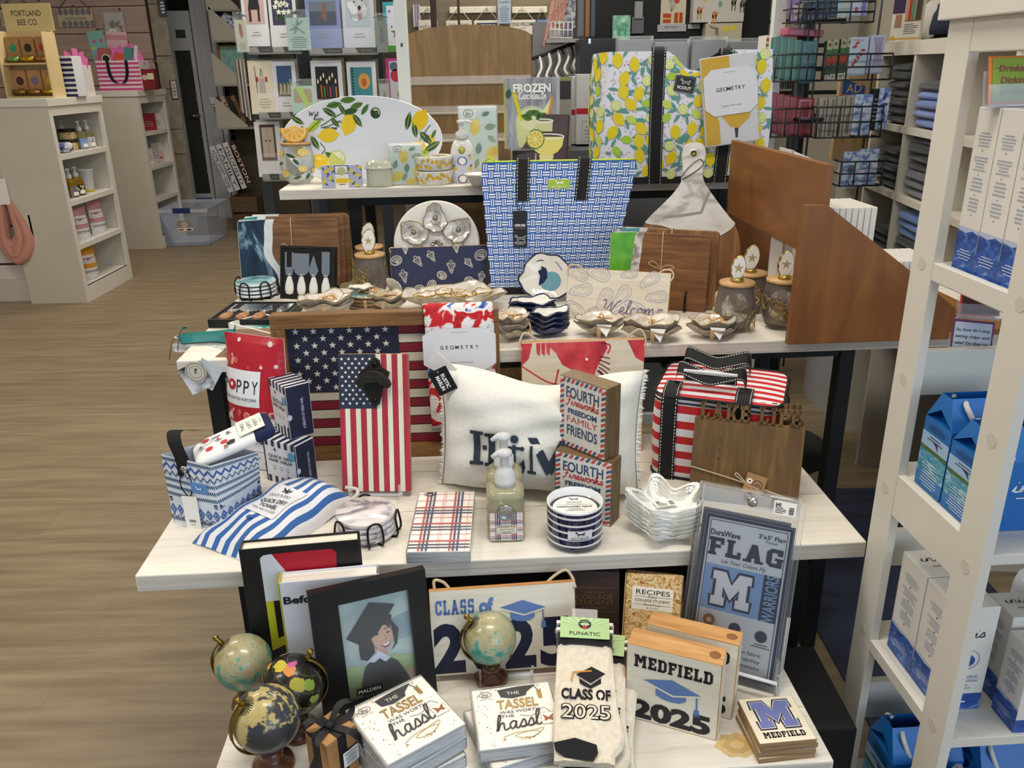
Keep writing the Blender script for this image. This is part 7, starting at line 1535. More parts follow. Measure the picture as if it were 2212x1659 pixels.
# ================================================================ white shelf unit at the right
LW = mat('dcd8ce', .38); LX0, LX1, LY0, LY1 = .70, 1.36, .945, 1.245; LT_ = .016
RT = M.Rotation(YAW, 4, 'Z')
t = thing('shelf_unit', 'tall white open shelf unit at the edge of the photo, stocked with bath gifts', 'shelf unit', RT @ M.Translation((LX0, LY0, 0)))
W_, D_ = LX1-LX0, LY1-LY0
for x in (0, W_-LT_):
 for y in (0, D_-.06):
  q = MB().box(x, y, 0, x+LT_, y+.06, 1.555, LW, .0015)
  for z in (1.21, 1.02, .82, .53): q.lathe([(0, 0), (.0105, 0), (.0105, -.0004)], mat('cfcabf', .4), 20, M.Translation((x-.0005, y+.03, z)) @ M.Rotation(rad(-90), 4, 'Y'), sm=False)
  q.obj('post', t)
MB().box(-.012, -.012, 1.555, W_+.012, D_+.012, 1.583, LW, .002).obj('top_board', t)
for z in (1.205, .855, .525, .19):
 MB().box(.004, .004, z-.017, W_-.004, D_-.004, z, LW, .001).obj('shelf', t)
for z0, z1 in ((1.512, 1.555), (1.19, 1.217), (.785, .86), (.505, .528)):
 for x in (0.001, W_-LT_+.001): MB().box(x, .06, z0, x+LT_-.002, D_-.06, z1, LW, .0012).obj('side_rail', t)
for z0, z1 in ((.985, 1.062), (.655, .725), (.31, .395)): MB().box(LT_, D_-.02, z0, W_-LT_, D_-.004, z1, LW, .0012).obj('guard_rail', t)
LX = RT @ M.Translation((LX0, 0, 0))
INB, WAVE = mat('23305f', .4), noisy([(.3, '16337e'), (.55, '2e5cb0'), (.72, '7f9fd0')], (1, 1, 1.6), 50, 5, 1, r=.35); BOXC = mat('e4e0da', .4); PALEB = mat('9aa4ba', .6)
def tall_box(label, x, y0, y1, z, h, group, wx=.06, logo=True, front=False):
 X = LX @ M.Translation((x, y0, z)); d_ = y1-y0; mb = MB().box(0, 0, 0, wx, d_, h, BOXC, .001)
 d = De(mb, d_, h, lambda y, z_, k: V((-.0005*k, d_-y, z_)))
 d.pl([(0, 0), (1, 0), (1, .27), (.7, .285), (.4, .265), (0, .28)], WAVE, 1); d.pl([(0, .27), (.4, .265), (.7, .285), (1, .27), (1, .295), (0, .30)], mat('b3bfdc', .4), 1)
 for i, v in enumerate((.82, .68, .56, .44)): d.lines(.18, .82, v-.045, v+.045, 5-i//2, PALEB, 1.5, .3, seed=i+1); d.di(.5, v-.063, .02, INB, 2, n=8)
 d.lines(.15, .85, .10, .17, 4, mat('c9d3ea'), 2, .3)
 d2 = De(mb, wx, h, lambda x_, z_, k: V((x_, -.0005*k, z_)))
 d2.rc(0, 0, 1, .16, WAVE, 1); d2.scr('inis', .5, .74, .05, .022, INB, 1.5, .55); d2.ring(.5, .5, .26, .02, PALEB, 1.5); d2.di(.5, .49, .16, WAVE, 2); d2.tx('REVITALISING', .5, .33, .028, mat('5a84bf'), 1.5, .62); d2.tx('BODY LOTION', .5, .29, .028, mat('5a84bf'), 1.5, .62); d2.lines(.3, .7, .2, .26, 2, PALEB, 1.5); d2.lines(.3, .7, .06, .1, 1, LAB, 2)
 d3 = De(mb, wx, d_, lambda x_, y_, k: V((x_, y_, h+.0005*k))); d3.scr('inis', .5, .62, .14, .02, INB, 1.5, .62); d3.lines(.25, .8, .32, .40, 1, GREY, 1.5)
 return solo(mb, 'lotion_box', label, 'box', X, group)
G = 'boxes with blue wave print'
tall_box('tall white wave-printed box on the upper shelf, farthest back of the three', .022, 1.121, 1.172, 1.2055, .235, G)
tall_box('tall white wave-printed box on the upper shelf, middle of the three', .022, 1.067, 1.119, 1.2055, .235, G)
tall_box('tall white wave-printed box on the upper shelf, nearest the close post', .022, 1.012, 1.065, 1.2055, .235, G)
tall_box('short white wave-printed box standing at the back of the lower shelf', .026, 1.095, 1.172, .5255, .195, G, .07)
tall_box('short white wave-printed box half hidden by the close shelf post', .026, 1.010, 1.092, .5255, .195, G, .07)
a = LX.inverted() @ P(2067, 1625, .526)
tall_box('white body lotion box facing the aisle beside the pump bottle', .118, .955, 1.01, .5255, .150, G, .058)
tall_box('white wave-printed box behind the aisle-facing lotion box', .128, 1.02, 1.085, .5255, .165, G, .062)
def pumpb(label, x, y, r, h):
 t = thing('lotion_bottle', label, 'lotion bottle', LX @ M.Translation((x, y, .5255)), 'white pump bottles on the shelf unit')
 mb = MB().lathe([(r*.92, 0), (r, .004), (r, h*.86), (r*.85, h*.97), (r*.4, h)], mat('dfe6f2', .25, coat=.3), 32); d = De(mb, 1, 1, lambda u, z, k: V(((r+.0005*k)*sin((u-.5)*2.4-.4), -(r+.0005*k)*cos((u-.5)*2.4-.4), z*h)))
 d.scr('inis', .5, .68, .07, .03, INB, 1, .5); d.lines(.3, .7, .52, .56, 1, PALEB, 1); d.pl([(.5+.12*cos(i*PI/8), .36+.07*sin(i*PI/8)) for i in range(16)], WAVE, 1); d.lines(.3, .7, .1, .24, 4, mat('5a84bf'), 1, .4)
 mb.obj('bottle', t)
 MB().lathe([(r*.36, h), (r*.36, h+.03), (r*.2, h+.032), (r*.2, h+.045), (0, h+.045)], mat('aeb9bd', .3), 20).obj('collar', t)
 MB().box(-.034, -.01, h+.043, .014, .01, h+.052, mat('e6ebef', .3), .003).obj('pump_head', t)
pumpb('white pump bottle beside the aisle-facing lotion box', .215, .985, .038, .150); pumpb('white pump bottle standing behind the lotion boxes', .235, 1.12, .034, .17); pumpb('white pump bottle at the far end of the lotion boxes', .30, 1.09, .032, .165)
BAGB = noisy([(.3, '0d5fae'), (.7, '2277c4')], (1, 1, 1), 5, 2, r=.4); SEA = noisy([(.3, '1a6d9a'), (.5, '4f9cbc'), (.7, 'b9d9dc')], (1, 1, 3), 40, 5, 1, r=.4); ROPE = mat('d9d6cf', .9, bump=.5, bs=300)
def gift_bag(label, x, y0, y1, z, h, wx, style=0):
 d_ = y1-y0; t = thing('gift_bag', label, 'gift bag', LX @ M.Translation((x, y0, z)), 'blue rope-handled gift bags')
 hh = h*.72; mb = MB().box(0, 0, 0, wx, d_, hh, BAGB)
 mb.add([(0, 0, hh), (wx, 0, hh), (wx, d_, hh), (0, d_, hh), (0, d_*.5, h*.86), (wx*.04, d_*.32, h), (wx*.96, d_*.32, h), (wx, d_*.5, h*.86), (wx*.04, d_*.68, h), (wx*.96, d_*.68, h)],
   [(0, 1, 6, 5), (3, 8, 9, 2), (0, 5, 4), (4, 8, 3), (1, 7, 6), (7, 2, 9), (4, 5, 8), (7, 9, 6)], BAGB)
 d = De(mb, d_, hh, lambda y, z_, k: V((-.0006*k, d_-y, z_)))
 d.rc(0, 0, 1, .55, SEA, 1); d.rc(0, 0, 1, .22, mat('2f74b8', .4), 1.4); d.rc(0, .55, 1, .60, mat('4b6a2a', .5), 1.5); d.rc(0, .60, 1, .80, mat('9fc0e2', .4), 1); d.lines(.15, .85, .84, .94, 3, INB, 2, .3); d.lines(.2, .8, .70, .78, 2, INB, 2, .3); d.pl([(.42, .72), (.6, .72), (.66, .62), (.56, .68)], INB, 2); d.lines(.15, .85, .05, .42, 9, mat('dfe8ee'), 2, .25)
 d2 = De(mb, wx, hh, lambda x_, z_, k: V((x_, -.0006*k, z_)))
 if style == 0: d2.scr('inis', .5, .62, .10, .016, LAB, 1, .36); d2.lines(.3, .7, .46, .50, 1, LAB, 1)
 else: d2.rc(0, .05, 1, .52, SEA, 1); d2.rc(0, .52, 1, .55, mat('4b6a2a'), 1.5); d2.rc(0, 0, 1, .18, mat('2f74b8'), 1.4); d2.tx('SCENTED', .5, .28, .05, LAB, 2, .5, it=.2); d2.lines(.3, .7, .14, .22, 2, LAB, 2)
 mb.obj('bag_body', t)
 for y in (d_*.30, d_*.70): MB().tube(smooth_pts([(wx*.18, y, h*.96), (wx*.16, y-.014*(1 if y < d_/2 else -1), h*.92), (wx*.3, y-.02*(1 if y < d_/2 else -1), h*.72), (wx*.5, y-.022*(1 if y < d_/2 else -1), h*.66), (wx*.7, y-.02*(1 if y < d_/2 else -1), h*.72), (wx*.84, y-.014*(1 if y < d_/2 else -1), h*.92), (wx*.82, y, h*.96)], 4), .0042, ROPE).obj('rope_handle', t)
gift_bag('blue rope-handled gift bag on the middle shelf, far side', .022, 1.096, 1.170, .856, .165, .15)
gift_bag('blue rope-handled gift bag on the middle shelf, near the close post', .022, 1.008, 1.092, .856, .155, .15)
gift_bag('blue rope-handled gift bag on the middle shelf, beyond the close post', .19, .96, 1.05, .856, .16, .16, 1)
gift_bag('blue rope-handled gift bag low down, far side of the bottom shelf', .022, 1.085, 1.175, .1905, .20, .13)
gift_bag('blue rope-handled gift bag low down, second from the far post', .024, .985, 1.075, .1905, .17, .12)
gift_bag('blue rope-handled gift bag low down, deeper inside the bottom shelf', .165, 1.05, 1.15, .1905, .19, .13)
def quip(label, px, py, yd, w, h, deg, tilt, rim, face, linesx, hf, col, strike=None, lift=0):
 q = PN(px, py, RT @ V((0, yd, 0)), RT.to_3x3() @ V((0, 1, 0))); X = M.Translation(q) @ M.Rotation(rad(deg), 4, 'Z') @ M.Rotation(rad(-tilt), 4, 'X')
 t = thing('quip_sign', label, 'sign', X, 'joke signs on the shelf unit')
 mb = MB().box(-w/2, 0, -h/2, w/2, .004, h/2, mat(rim, .4), .0015); d = De(mb, w, h, lambda x, z, k: V((x-w/2, -.0005*k, z-h/2)))
 d.rc(.05, .05, .95, .95, mat(face, .45), 1)
 for i, s_ in enumerate(linesx): d.tx(s_, .5, .86-.72*(i+.5)/len(linesx)+.0, hf, mat(col), 2, min(.82, .065*len(s_)+.1), it=.15, b=.01)
 if strike is not None: d.rc(.12, .86-.72*(strike+.5)/len(linesx)-.008, .9, .86-.72*(strike+.5)/len(linesx)+.008, mat(col), 2.5)
 mb.obj('card', t)
 MB().box(-w/2-.003, -.004, -h/2-.004, w/2+.003, -.002, -h*.1, ACRY).box(-w/2-.003, .006, -h/2-.004, w/2+.003, .008, h*.2, ACRY).box(-w/2-.003, -.004, -h/2-.006, w/2+.003, .012, -h/2-.004, ACRY).obj('clear_holder', t)
quip('green and orange joke sign standing on the tall wave-printed boxes', 2192, 172, 1.14, .078, .062, 12, 12, 'd9803a', '8fa83a', ['Drinking', 'Dinking', 'problem'], .14, '9a3a4a', 0)
quip('red joke sign hung below the upper shelf of the white unit', 2118, 652, 1.268, .06, .045, -14, 20, 'c8493f', '4a1f22', ['eat them', 'separately'], .16, 'a8503a')
quip('purple-framed joke sign about chips hung on the guard rail', 2098, 742, 1.272, .062, .078, -24, 22, '6a3a6a', 'c3cfe4', ['So, how do I stop', 'eating chips and', 'salsa? Do they run', 'out, or do I die,', 'or what?'], .066, '1f4038', 3)
# ================================================================ left side of the shop
CABW = noisy([(.3, 'cdc7b9'), (.7, 'd3cdc0')], (1, 1, 1), 3, 2, r=.55); CABE = mat('dfdcd4', .5); SLOT = mat('3a1d22', .8)
def cabinet(label, corner, top, depth, width, shelves, slat=None):
 """end bookcase: plain panel faces the aisle (-y), open shelves face +x"""
 o = P(*corner, 0); H = hgt(o, top); X = M.Translation(o); t = thing('bookcase', label, 'bookcase', X, 'white bookcases'); f_ = .045
 MB().box(-width, 0, 0, 0, .025, H-.05, CABW, fm={'x+': CABE}).obj('side_panel', t)
 MB().box(-width, depth-.025, 0, 0, depth, H-.05, CABE).obj('side_panel', t)
 MB().box(-width, .025, 0, -width+.02, depth-.025, H-.05, CABE).obj('back_panel', t)
 MB().box(-width-.012, -.012, H-.05, .012, depth+.012, H, CABE, .003).obj('top_board', t)
 MB().box(-.02, .025, 0, 0, depth-.025, .11, CABE).box(-.02, .025, H-.11, 0, depth-.025, H-.05, CABE).box(-.02, .025, .11, 0, .045, H-.11, CABE).box(-.02, depth-.045, .11, 0, depth-.025, H-.11, CABE).obj('face_frame', t)
 for z in [0.11]+shelves: MB().box(-width+.02, .026, z-.03, -.003, depth-.026, z, CABE, .001).obj('shelf', t)
 return o, H, t
O1, H1, c1 = cabinet('white bookcase nearest the aisle, with soaps and popcorn bags on its shelves', (190, 654), 213, .76, .40, [])
sh1 = []
for py in (502, 415, 323):
 sh1.append(PN(*{502: (168, 531), 415: (150, 436), 323: (127, 336)}[py], O1, V((1, 0, 0))).z)
for z in sh1: MB().box(-.38, .026, z-.035, -.003, .734, z, CABE, .001).obj('shelf', c1)
O2, H2, c2 = cabinet('white bookcase farther down the aisle, behind the clear storage bin', (352, 537), 195, .62, .45, [])
sh2 = [PN(x, y, O2, V((1, 0, 0))).z for x, y in ((337, 432), (325, 362), (313, 287))]
for z in sh2: MB().box(-.43, .026, z-.03, -.003, .594, z, CABE, .001).obj('shelf', c2)
sx = O1.x-.40; t = thing('slatwall_bay', 'white slatwall panel with dark grooves beside the nearest bookcase', 'slatwall', M.Translation((sx, O1.y+.10, 0)))
mb = MB().box(-1.3, 0, .16, -.002, .03, H1-.05, CABE)
zz = .26
while zz < 1.05: mb.box(-1.3, -.0015, zz, -.012, 0, zz+.014, SLOT); zz += .135
mb.obj('slat_panel', t); MB().box(-1.3, -.02, 0, -.002, .03, .16, CABW).obj('plinth', t); MB().box(-1.3, -.12, H1-.05, -.002, .03, H1, CABE).obj('top_ledge', t)
q = PY(18, 420, O1.y+.06); t = thing('scarf', 'blush pink scarf looped on a white header card against the slatwall', 'scarf', M.Translation(q)); PK = mat('c98f80', .95, sheen=.2)
mb = MB(); rr = random.Random(4); s_ = pxw(q, 1)
for i in range(9):
 x0, x1, dp_, yy = rr.uniform(-42, -12), rr.uniform(16, 40), rr.uniform(100, 146), -.02-.006*i
 mb.tube(smooth_pts([(s_*-4, yy, -s_*6), (s_*x0*.8, yy, -s_*50), (s_*x0, yy-.01, -s_*dp_*.75), (s_*(x0+x1)/2, yy-.02, -s_*dp_), (s_*x1, yy-.01, -s_*dp_*.72), (s_*x1*.75, yy, -s_*50), (s_*9, yy, -s_*6)], 4), [.012+.020*sin(PI*k/25) for k in range(25)], PK, 8)
mb.tube(smooth_pts([(s_*8, -.02, 0), (s_*30, -.02, -s_*35), (s_*44, -.02, -s_*70), (s_*58, -.02, -s_*92)], 4), [.02]*13, PK); mb.obj('fabric_loop', t)
MB().box(-s_*22, -.085, -s_*18, s_*14, -.07, s_*36, LAB, .002).obj('header_card', t); MB().box(s_*42, -.06, -s_*88, s_*46, -.058, -s_*42, mat('b9ada4')).obj('hang_tag', t)
def osh(px, z, O, inset=.07):
 x = O.x-inset; y = solve(lambda q: proj(V((x, q, z)))[0], px, O.y-.3, O.y+1.5, True); return V((x, min(max(y, O.y+.09), O.y+.69 if O is O1 else O.y+.55), z+.0006))
def bottle(label, px, py, z, hpx, cols, liq='d6b23a', group='foaming soaps on the bookcase', deg=0, hb=None, inset=.09):
 o = osh(px, z, O1, inset); h = pxw(o, hpx)/1.0; hb = h*.62; s = h*.36
 def paint(d):
  rr = random.Random(int(px)); d.rc(0, 0, 1, 1, mat(cols[0]), 1)
  for i in range(14): d.di(rr.uniform(.1, .9), rr.uniform(.08, .92), rr.uniform(.05, .12), mat(cols[1+i % (len(cols)-1)]), 1+.1*i, n=7)
  d.rc(.35, .1, .95, .45, LAB, 4)
 return foamer(label, M.Translation(o) @ M.Rotation(rad(deg), 4, 'Z'), s, hb, 'soap_bottle', group, True, False, mat('#'+liq, .05, tr=.6, ior=1.36), paint)
z = sh1[2]
bottle('blue-labelled foaming soap in front of the black-lidded jars', 178, 309, z, 58, ('8fa0d8', '5fa6d0', '7f9fd6'), 'b8bd8a', deg=60)
bottle('purple-leaf foaming soap nearest the bookcase edge, upper shelf', 194, 305, z, 58, ('d8d2dc', '4a3f66', '7f78a0'), 'b8bd8a', deg=60)
bottle('pale foaming soap at the back of the upper bookcase shelf', 141, 308, z, 60, ('d6d2c4', 'a9a58a'), 'b5b795', deg=60, inset=.25)
o = osh(152, z, O1, .15); r = pxw(o, 17)
def jar(label, o, col):
 t = thing('cream_jar', label, 'jar', M.Translation(o), 'black-lidded cream jars'); mb = MB().lathe([(0, 0), (r, 0), (r, r*.9), (0, r*.9)], mat('d9c28a', .4), 24); d = De(mb, 1, 1, lambda u, z_, k: V(((r+.001)*cos(-1.2+u*2.4), (r+.001)*sin(-1.2+u*2.4), z_*r*.9)))
 for i in range(10): d.pl([(.06+.1*i+.04*cos(a*PI/3), .5+.3*sin(i*2)+.14*sin(a*PI/3)) for a in range(6)], mat(('e0a32a', '4a5a2a', 'efe6c8')[i % 3]), 1)
 mb.obj('jar', t); MB().lathe([(0, r*.9), (r*1.04, r*.9), (r*1.04, r*1.25), (0, r*1.25)], BLACK, 24).obj('lid', t)
jar('lower black-lidded cream jar on the upper bookcase shelf', o, 0); jar('upper black-lidded cream jar stacked on another', o+V((0, 0, r*1.26)), 1)
o = osh(141, z, O1, .06); mb = MB(); soft(mb, .11, .08, .07, noisy([(.42, '4a5a9a'), (.52, 'e3e3e6')], (1, 1, 1), 26, 3, 1)); solo(mb, 'wrapped_soap', 'blue and white wrapped soap lying on the upper bookcase shelf', 'soap', M.Translation(o+V((0, 0, .036))) @ M.Rotation(rad(80), 4, 'Z'))
z = sh1[1]
bottle('peach-print foaming soap on the second bookcase shelf', 157, 418, z, 62, ('5a7a8a', 'd9622a', 'c9d0a9', 'b03a3a'), 'c99a2a', deg=60); bottle('black leaf-print foaming soap on the second bookcase shelf', 171, 413, z, 62, ('2b2a22', 'e3dcb8', 'cfc08a'), 'c9982a', deg=60)
bottle('pale foaming soap at the back of the second bookcase shelf', 146, 420, z, 58, ('d9d9d2', '8aa09a'), 'c9c29a', deg=60, inset=.26)
o = osh(190, z, O1, .12); r = pxw(o, 13); H = pxw(o, 48); mb = MB().lathe([(0, 0), (r, 0), (r*1.06, H*.12, mat('d6c83a')), (r*1.35, H*.94, mat('c9ccd2', .3)), (r*1.42, H, mat('dfe1e4', .3)), (r*1.3, H*.99), (r*.98, .01), (0, .01)], mat('c9ccd2', .3), 28); solo(mb, 'bucket', 'small pale metal bucket with a yellow base band', 'bucket', M.Translation(o))
z = sh1[0]
def pop(label, px, py, hpx, wpx, band, z, deg=74):
 o = osh(px, z, O1, .09); h, w = pxw(o, hpx), pxw(o, wpx)*1.5; return popcorn_bag('popcorn_bag', label, M.Translation(o) @ M.Rotation(rad(deg), 4, 'Z'), w, h, .08, band, 'COTTON CANDY', False, 'small popcorn bags', True)
PKB = mat('c9909a', .4)
pop('pink-topped popcorn bag on the third bookcase shelf, nearest the aisle', 180, 506, 66, 27, PKB, z); pop('pink-topped popcorn bag on the third bookcase shelf, by the far side', 214, 492, 66, 27, PKB, z)
pop('yellow-topped popcorn bag alone on the bottom bookcase shelf', 198, 598, 68, 27, mat('d99a2a', .4), .111)
def boxes(label, cat, name, px, py, z, wpx, hpx, c, deg=70, art=None, group=None):
 o = V((PY(px, 190, O2.y+.12).x, O2.y+.12, H2)) if z == H2 else osh(px, z, O2, .10); w, h = pxw(o, wpx), pxw(o, hpx); mb = MB().box(-w/2, 0, 0, w/2, w*.7, h, mat(c, .4), .002); d = De(mb, w, h)
 (art or (lambda d: d.lines(.15, .85, .2, .6, 3, GREY)))(d); return solo(mb, name, label, cat, M.Translation(o) @ M.Rotation(rad(deg), 4, 'Z'), group)
boxes('red gift box on the upper shelf of the farther bookcase', 'box', 'gift_box', 322, 280, sh2[2], 40, 34, '9a2028', 55); boxes('pale gift box beside the red one on the farther bookcase', 'box', 'gift_box', 345, 276, sh2[2], 34, 32, 'dcd6d4', 55)
for i, (x, y, h, c, lb) in enumerate(((328, 354, 34, 'e6e0dc', 'slim white carton on the middle shelf of the farther bookcase'), (338, 350, 42, 'c9c4c4', 'grey-capped carton on the middle shelf of the farther bookcase'), (350, 347, 22, 'd9b9b4', 'short carton with red dots on the farther bookcase'), (362, 342, 40, 'e3dedb', 'white carton closest to the mirror on the farther bookcase'))):
 boxes(lb, 'box', 'carton', x, y, sh2[1], 14, h, c, 60, (lambda d: [d.di(.3+.2*j, .4, .12, mat('a3282f'), 1) for j in range(3)]) if i == 2 else None)
q = P(62, 212, H1+.0); q = V((O1.x-.33, O1.y+.30, H1)); t_ = pxw(q, 1)
t = thing('lip_balm_display', 'honeycomb cardboard display of lip balms on the nearest bookcase', 'counter display', M.Translation(V((PY(72, 205, O1.y+.22).x, O1.y+.22, H1)))); w, h = .30, .42
CRD = mat('d6bf8c', .7); mb = MB().prism([(-w/2, 0), (w/2, 0), (w/2, h), (-w/2, h)], .10, .13, CRD).box(-w/2-.008, -.04, 0, -w/2, .13, h, CRD).box(w/2, -.04, 0, w/2+.008, .13, h*.98, CRD).box(-w/2, -.04, 0, w/2, .10, .012, CRD).box(-w/2, -.02, h*.5, w/2, .10, h*.5+.012, CRD)
d = De(mb, .17, h, lambda y, z_, k: V((-w/2-.008-.0006*k, .13-y, z_))); rr = random.Random(5)
for i in range(46): d.di(rr.uniform(.1, .9), rr.uniform(.03, .97), .06, INK, 1, n=6)
d = De(mb, .05, h, lambda x, z_, k: V((-w/2-.004+x-.025, -.0405-.0006*k, z_)))
mb.obj('stand', t)
mb = MB().box(-w/2-.005, .12, h, w/2+.02, .126, h+.17, mat('e3cf94', .6), .004); d = De(mb, w, .17, lambda x, z_, k: V((x-w/2, .12-.0006*k, h+z_))); d.tx('PORTLAND', .5, .66, .22, INK, 1, .66); d.tx('BEE CO.', .5, .34, .22, INK, 1, .46); mb.obj('header_sign', t)
for r_ in (0, 1):
 for c in range(3):
  kd = thing_part('lip_balm', t); zz = .014+h*.49*r_; x = -w/2+.05+.1*c
  mb = MB().box(x-.046, .055, zz, x+.046, .098, zz+.165, KR); d = De(mb, .092, .165, lambda X_, z_, k: V((x-.046+X_, .055-.0006*k, zz+z_))); col = ('4a2a2a', '7a6a8a', 'b9a52a', '2a9a78', '2a241c', 'b8322f')[3*r_+c]
  d.di(.5, .58, .28, mat('#'+col), 1, .30, n=8 if r_ else 18); d.lines(.2, .8, .25, .3, 1, mat('#'+col), 1); mb.obj('card', kd)
  MB().tube([(x-.04, .02, zz+.025), (x+.045, .02, zz+.025)], .016, mat(('9a7a3a', 'b98a5a', 'd2b82a', '7aa25a', 'c9a23a', 'c98a4a')[3*r_+c], .25, .7), 12).obj('tube', kd)
def bag(label, name, px, py, Y, wpx, hpx, depth, base, art, zbase, deg=0, handle=None, tissue=None, group=None, topk=1.0):
 q = PY(px, py, Y); w, h = pxw(q, wpx), pxw(q, hpx); o = V((q.x, Y, zbase)); t = thing(name, label, 'gift bag', M.Translation(o) @ M.Rotation(rad(deg), 4, 'Z'), group)
 mb = MB().box(-w/2, 0, 0, w/2, depth, h, base, .003, taper=(topk, topk)); art(De(mb, w, h), De(mb, depth, h, lambda y, z, k: V((-w/2-.0006*k, depth-y, z)))); mb.obj('bag_body', t)
 if handle: web('handle', [(-w*.22, -.004, h), (-w*.20, -.006, h*.55), (-w*.10, -.01, h*.28), (w*.1, -.01, h*.26), (w*.2, -.006, h*.55), (w*.22, -.004, h)] if handle == 'hang' else [(-w*.2, depth*.4, h), (-w*.15, depth*.4, h*1.3), (w*.15, depth*.4, h*1.3), (w*.2, depth*.4, h)], .028 if handle == 'hang' else .006, (1, 0, 0) if handle == 'hang' else (0, 1, 0), t, BLACK if handle == 'hang' else LAB, False)
 if tissue:
  mb = MB(); rr = random.Random(int(px)); tp = mat('d66aa8', .7)
  for i in range(7): x = -w/2+w*(i+.5)/7; mb.add([(x-w*.12, depth*.3, h*.9), (x+w*.12, depth*.5, h*.9), (x+w*rr.uniform(-.1, .2), depth*.5, h*(1.12+rr.uniform(0, tissue))), (x-w*rr.uniform(0, .2), depth*.35, h*(1.1+rr.uniform(0, tissue)))], [(0, 1, 2, 3)], tp)
  tag(mb.obj('tissue_paper', t), None, None, None, 'stuff')
 return t, w, h, o
def stripes(c, n):
 def f(d, d2):
  for i in range(n): d.rc(0, (i+.0)/n, 1, (i+.55)/n, mat(c, .6), 1); d2.rc(0, (i+.35)/n, 1, (i+.9)/n, mat(c, .6), 1)
 return f
bag('navy and white striped bag beside the lip balm display', 'gift_bag', 147, 205, O1.y+.38, 44, 82, .14, mat('dfe1e8', .6), stripes('1d2458', 8), H1, 0)
bag('plain white gift bag with pink tissue and a navy ribbon', 'gift_bag', 160, 165, O1.y+.62, 46, 62, .12, mat('ded6d4', .6), lambda d, d2: (d.st([(.3, .9), (.5, .5), (.7, .1)], .1, mat('2a2f66'), 1), d.st([(.2, .8), (.45, .95), (.55, .6)], .1, mat('2a2f66'), 1.5)), H1, 0, 'loop', .5)
PKS = mat('e9dfe4', .6)
tb_, w, h, o = bag('pink and white striped tote overflowing with pampering gifts', 'gift_bag', 262, 190, O2.y+.10, 92, 60, .22, PKS, stripes('cc4f8c', 7), H2, 0, 'hang', .55)
def packed(label, px, py, wpx, hpx, c, art=None, rot=0, name='gift_packet', Y=O2.y+.2):
 q = PY(px, py, Y); w, h = pxw(q, wpx), pxw(q, hpx); mb = MB().box(-w/2, 0, 0, w/2, .02, h, mat(c, .35), .004);
 if art: art(De(mb, w, h))
 return solo(mb, name, label, 'gift packet', M.Translation(q) @ M.Rotation(rad(rot), 4, 'Y'), 'gifts packed in the pink tote')
packed('teal and pink snack packet sticking up from the pink tote', 222, 138, 34, 66, '7fb0ae', lambda d: [d.di(.2+.15*i, .5+.2*sin(i*2), .1, mat(('d6d05a', 'c9506a', 'e3e0e0')[i % 3]), 1) for i in range(5)], -6)
packed('round-labelled bath jar packet in the pink tote', 228, 140, 26, 34, 'a8625e', lambda d: (d.di(.6, .35, .3, INK, 1), d.ring(.6, .35, .33, .06, LAB, 1.5)), 4, Y=O2.y+.17)
packed('clear-topped pink packet at the back of the pink tote', 258, 138, 44, 64, 'd8b3bd', lambda d: (d.rc(0, .75, 1, .9, mat('c98a9a'), 1), d.rc(.1, .05, .9, .45, mat('d9c9d2'), 1)), 3, Y=O2.y+.24)
packed('orange-red packet in the pink tote', 258, 136, 22, 20, 'd6533a', None, 10, Y=O2.y+.16); packed('green striped packet in the pink tote', 276, 134, 18, 30, '3f7a78', lambda d: [d.rc(.15*i, 0, .15*i+.06, 1, mat('6fa0a8'), 1) for i in range(6)], 14, Y=O2.y+.16)
packed('white pen-like packet with a blue top in the pink tote', 292, 130, 7, 30, 'd9dde4', None, 12, Y=O2.y+.18)
q = PY(322, 190, O2.y+.12)
boxes('dark red candy box beside the pink tote', 'box', 'gift_box', 322, 190, H2, 28, 42, '7a1f24', 0, lambda d: (d.rc(.5, .5, 1, .8, mat('d9cdb0'), 1), d.di(.3, .6, .2, mat('cbb9a2'), 1)))
def wall_sign(label, pl, pr, pt, pb, textf, face, cord=True, Y=YS-.016, name='hanging_sign', grp='welcome signs on the partition wall'):
 a, b_ = PY(pl, pb, Y), PY(pr, pb, Y); w = b_.x-a.x; h = PY(pl, pt, Y).z-a.z; X = M.Translation(((a.x+b_.x)/2, Y, (a.z+b_.z)/2)); t = thing(name, label, 'sign', X, grp)
 mb = MB().box(-w/2, 0, 0, w/2, .014, h, PINE, .001, fm={'y-': face}); d = De(mb, w, h); textf(d); mb.obj('board', t)
 if cord: MB().tube([(-w*.46, .007, h*.96), (0, .009, h+w*.42), (w*.46, .007, h*.96)], .004, mat('7d6858')).obj('cord', t)
 return t
def oys(d):
 for q in ((.2, .8, .14, 10), (.6, .85, .13, -10), (.15, .45, .13, 5), (.5, .5, .13, 60), (.85, .5, .13, 5), (.3, .2, .12, 60)): oyster_line(d, *q, 1, mat('a9a0a0'), .012)
wall_sign('pale oyster welcome sign on the shiplap wall behind the lip balm display', 5, 82, 20, 58, lambda d: (oys(d), d.scr('Welcome', .66, .14, .12, .014, mat('7d7690'), 2, .5)), PALE2)
def shl(d):
 for i in range(12): d.di(.1+.16*(i % 6)+(.06 if i > 5 else 0), .82 if i < 6 else .17, .07, mat('8a8790'), 1, .09)
 d.rc(.02, .34, .98, .66, mat('d9d0a8'), 2); d.tx('welcome', .5, .5, .2, mat('6a6a6a'), 3, .6)
wall_sign('shell-bordered welcome sign hanging on the shiplap wall', 128, 205, 19, 58, shl, mat('d6cba6', .6))
q = PY(251, 76, YS-.02); t = thing('hanging_packet', 'clear packet of red-green ornaments hung above the pink tote', 'packet', M.Translation(q)); s_ = pxw(q, 1)
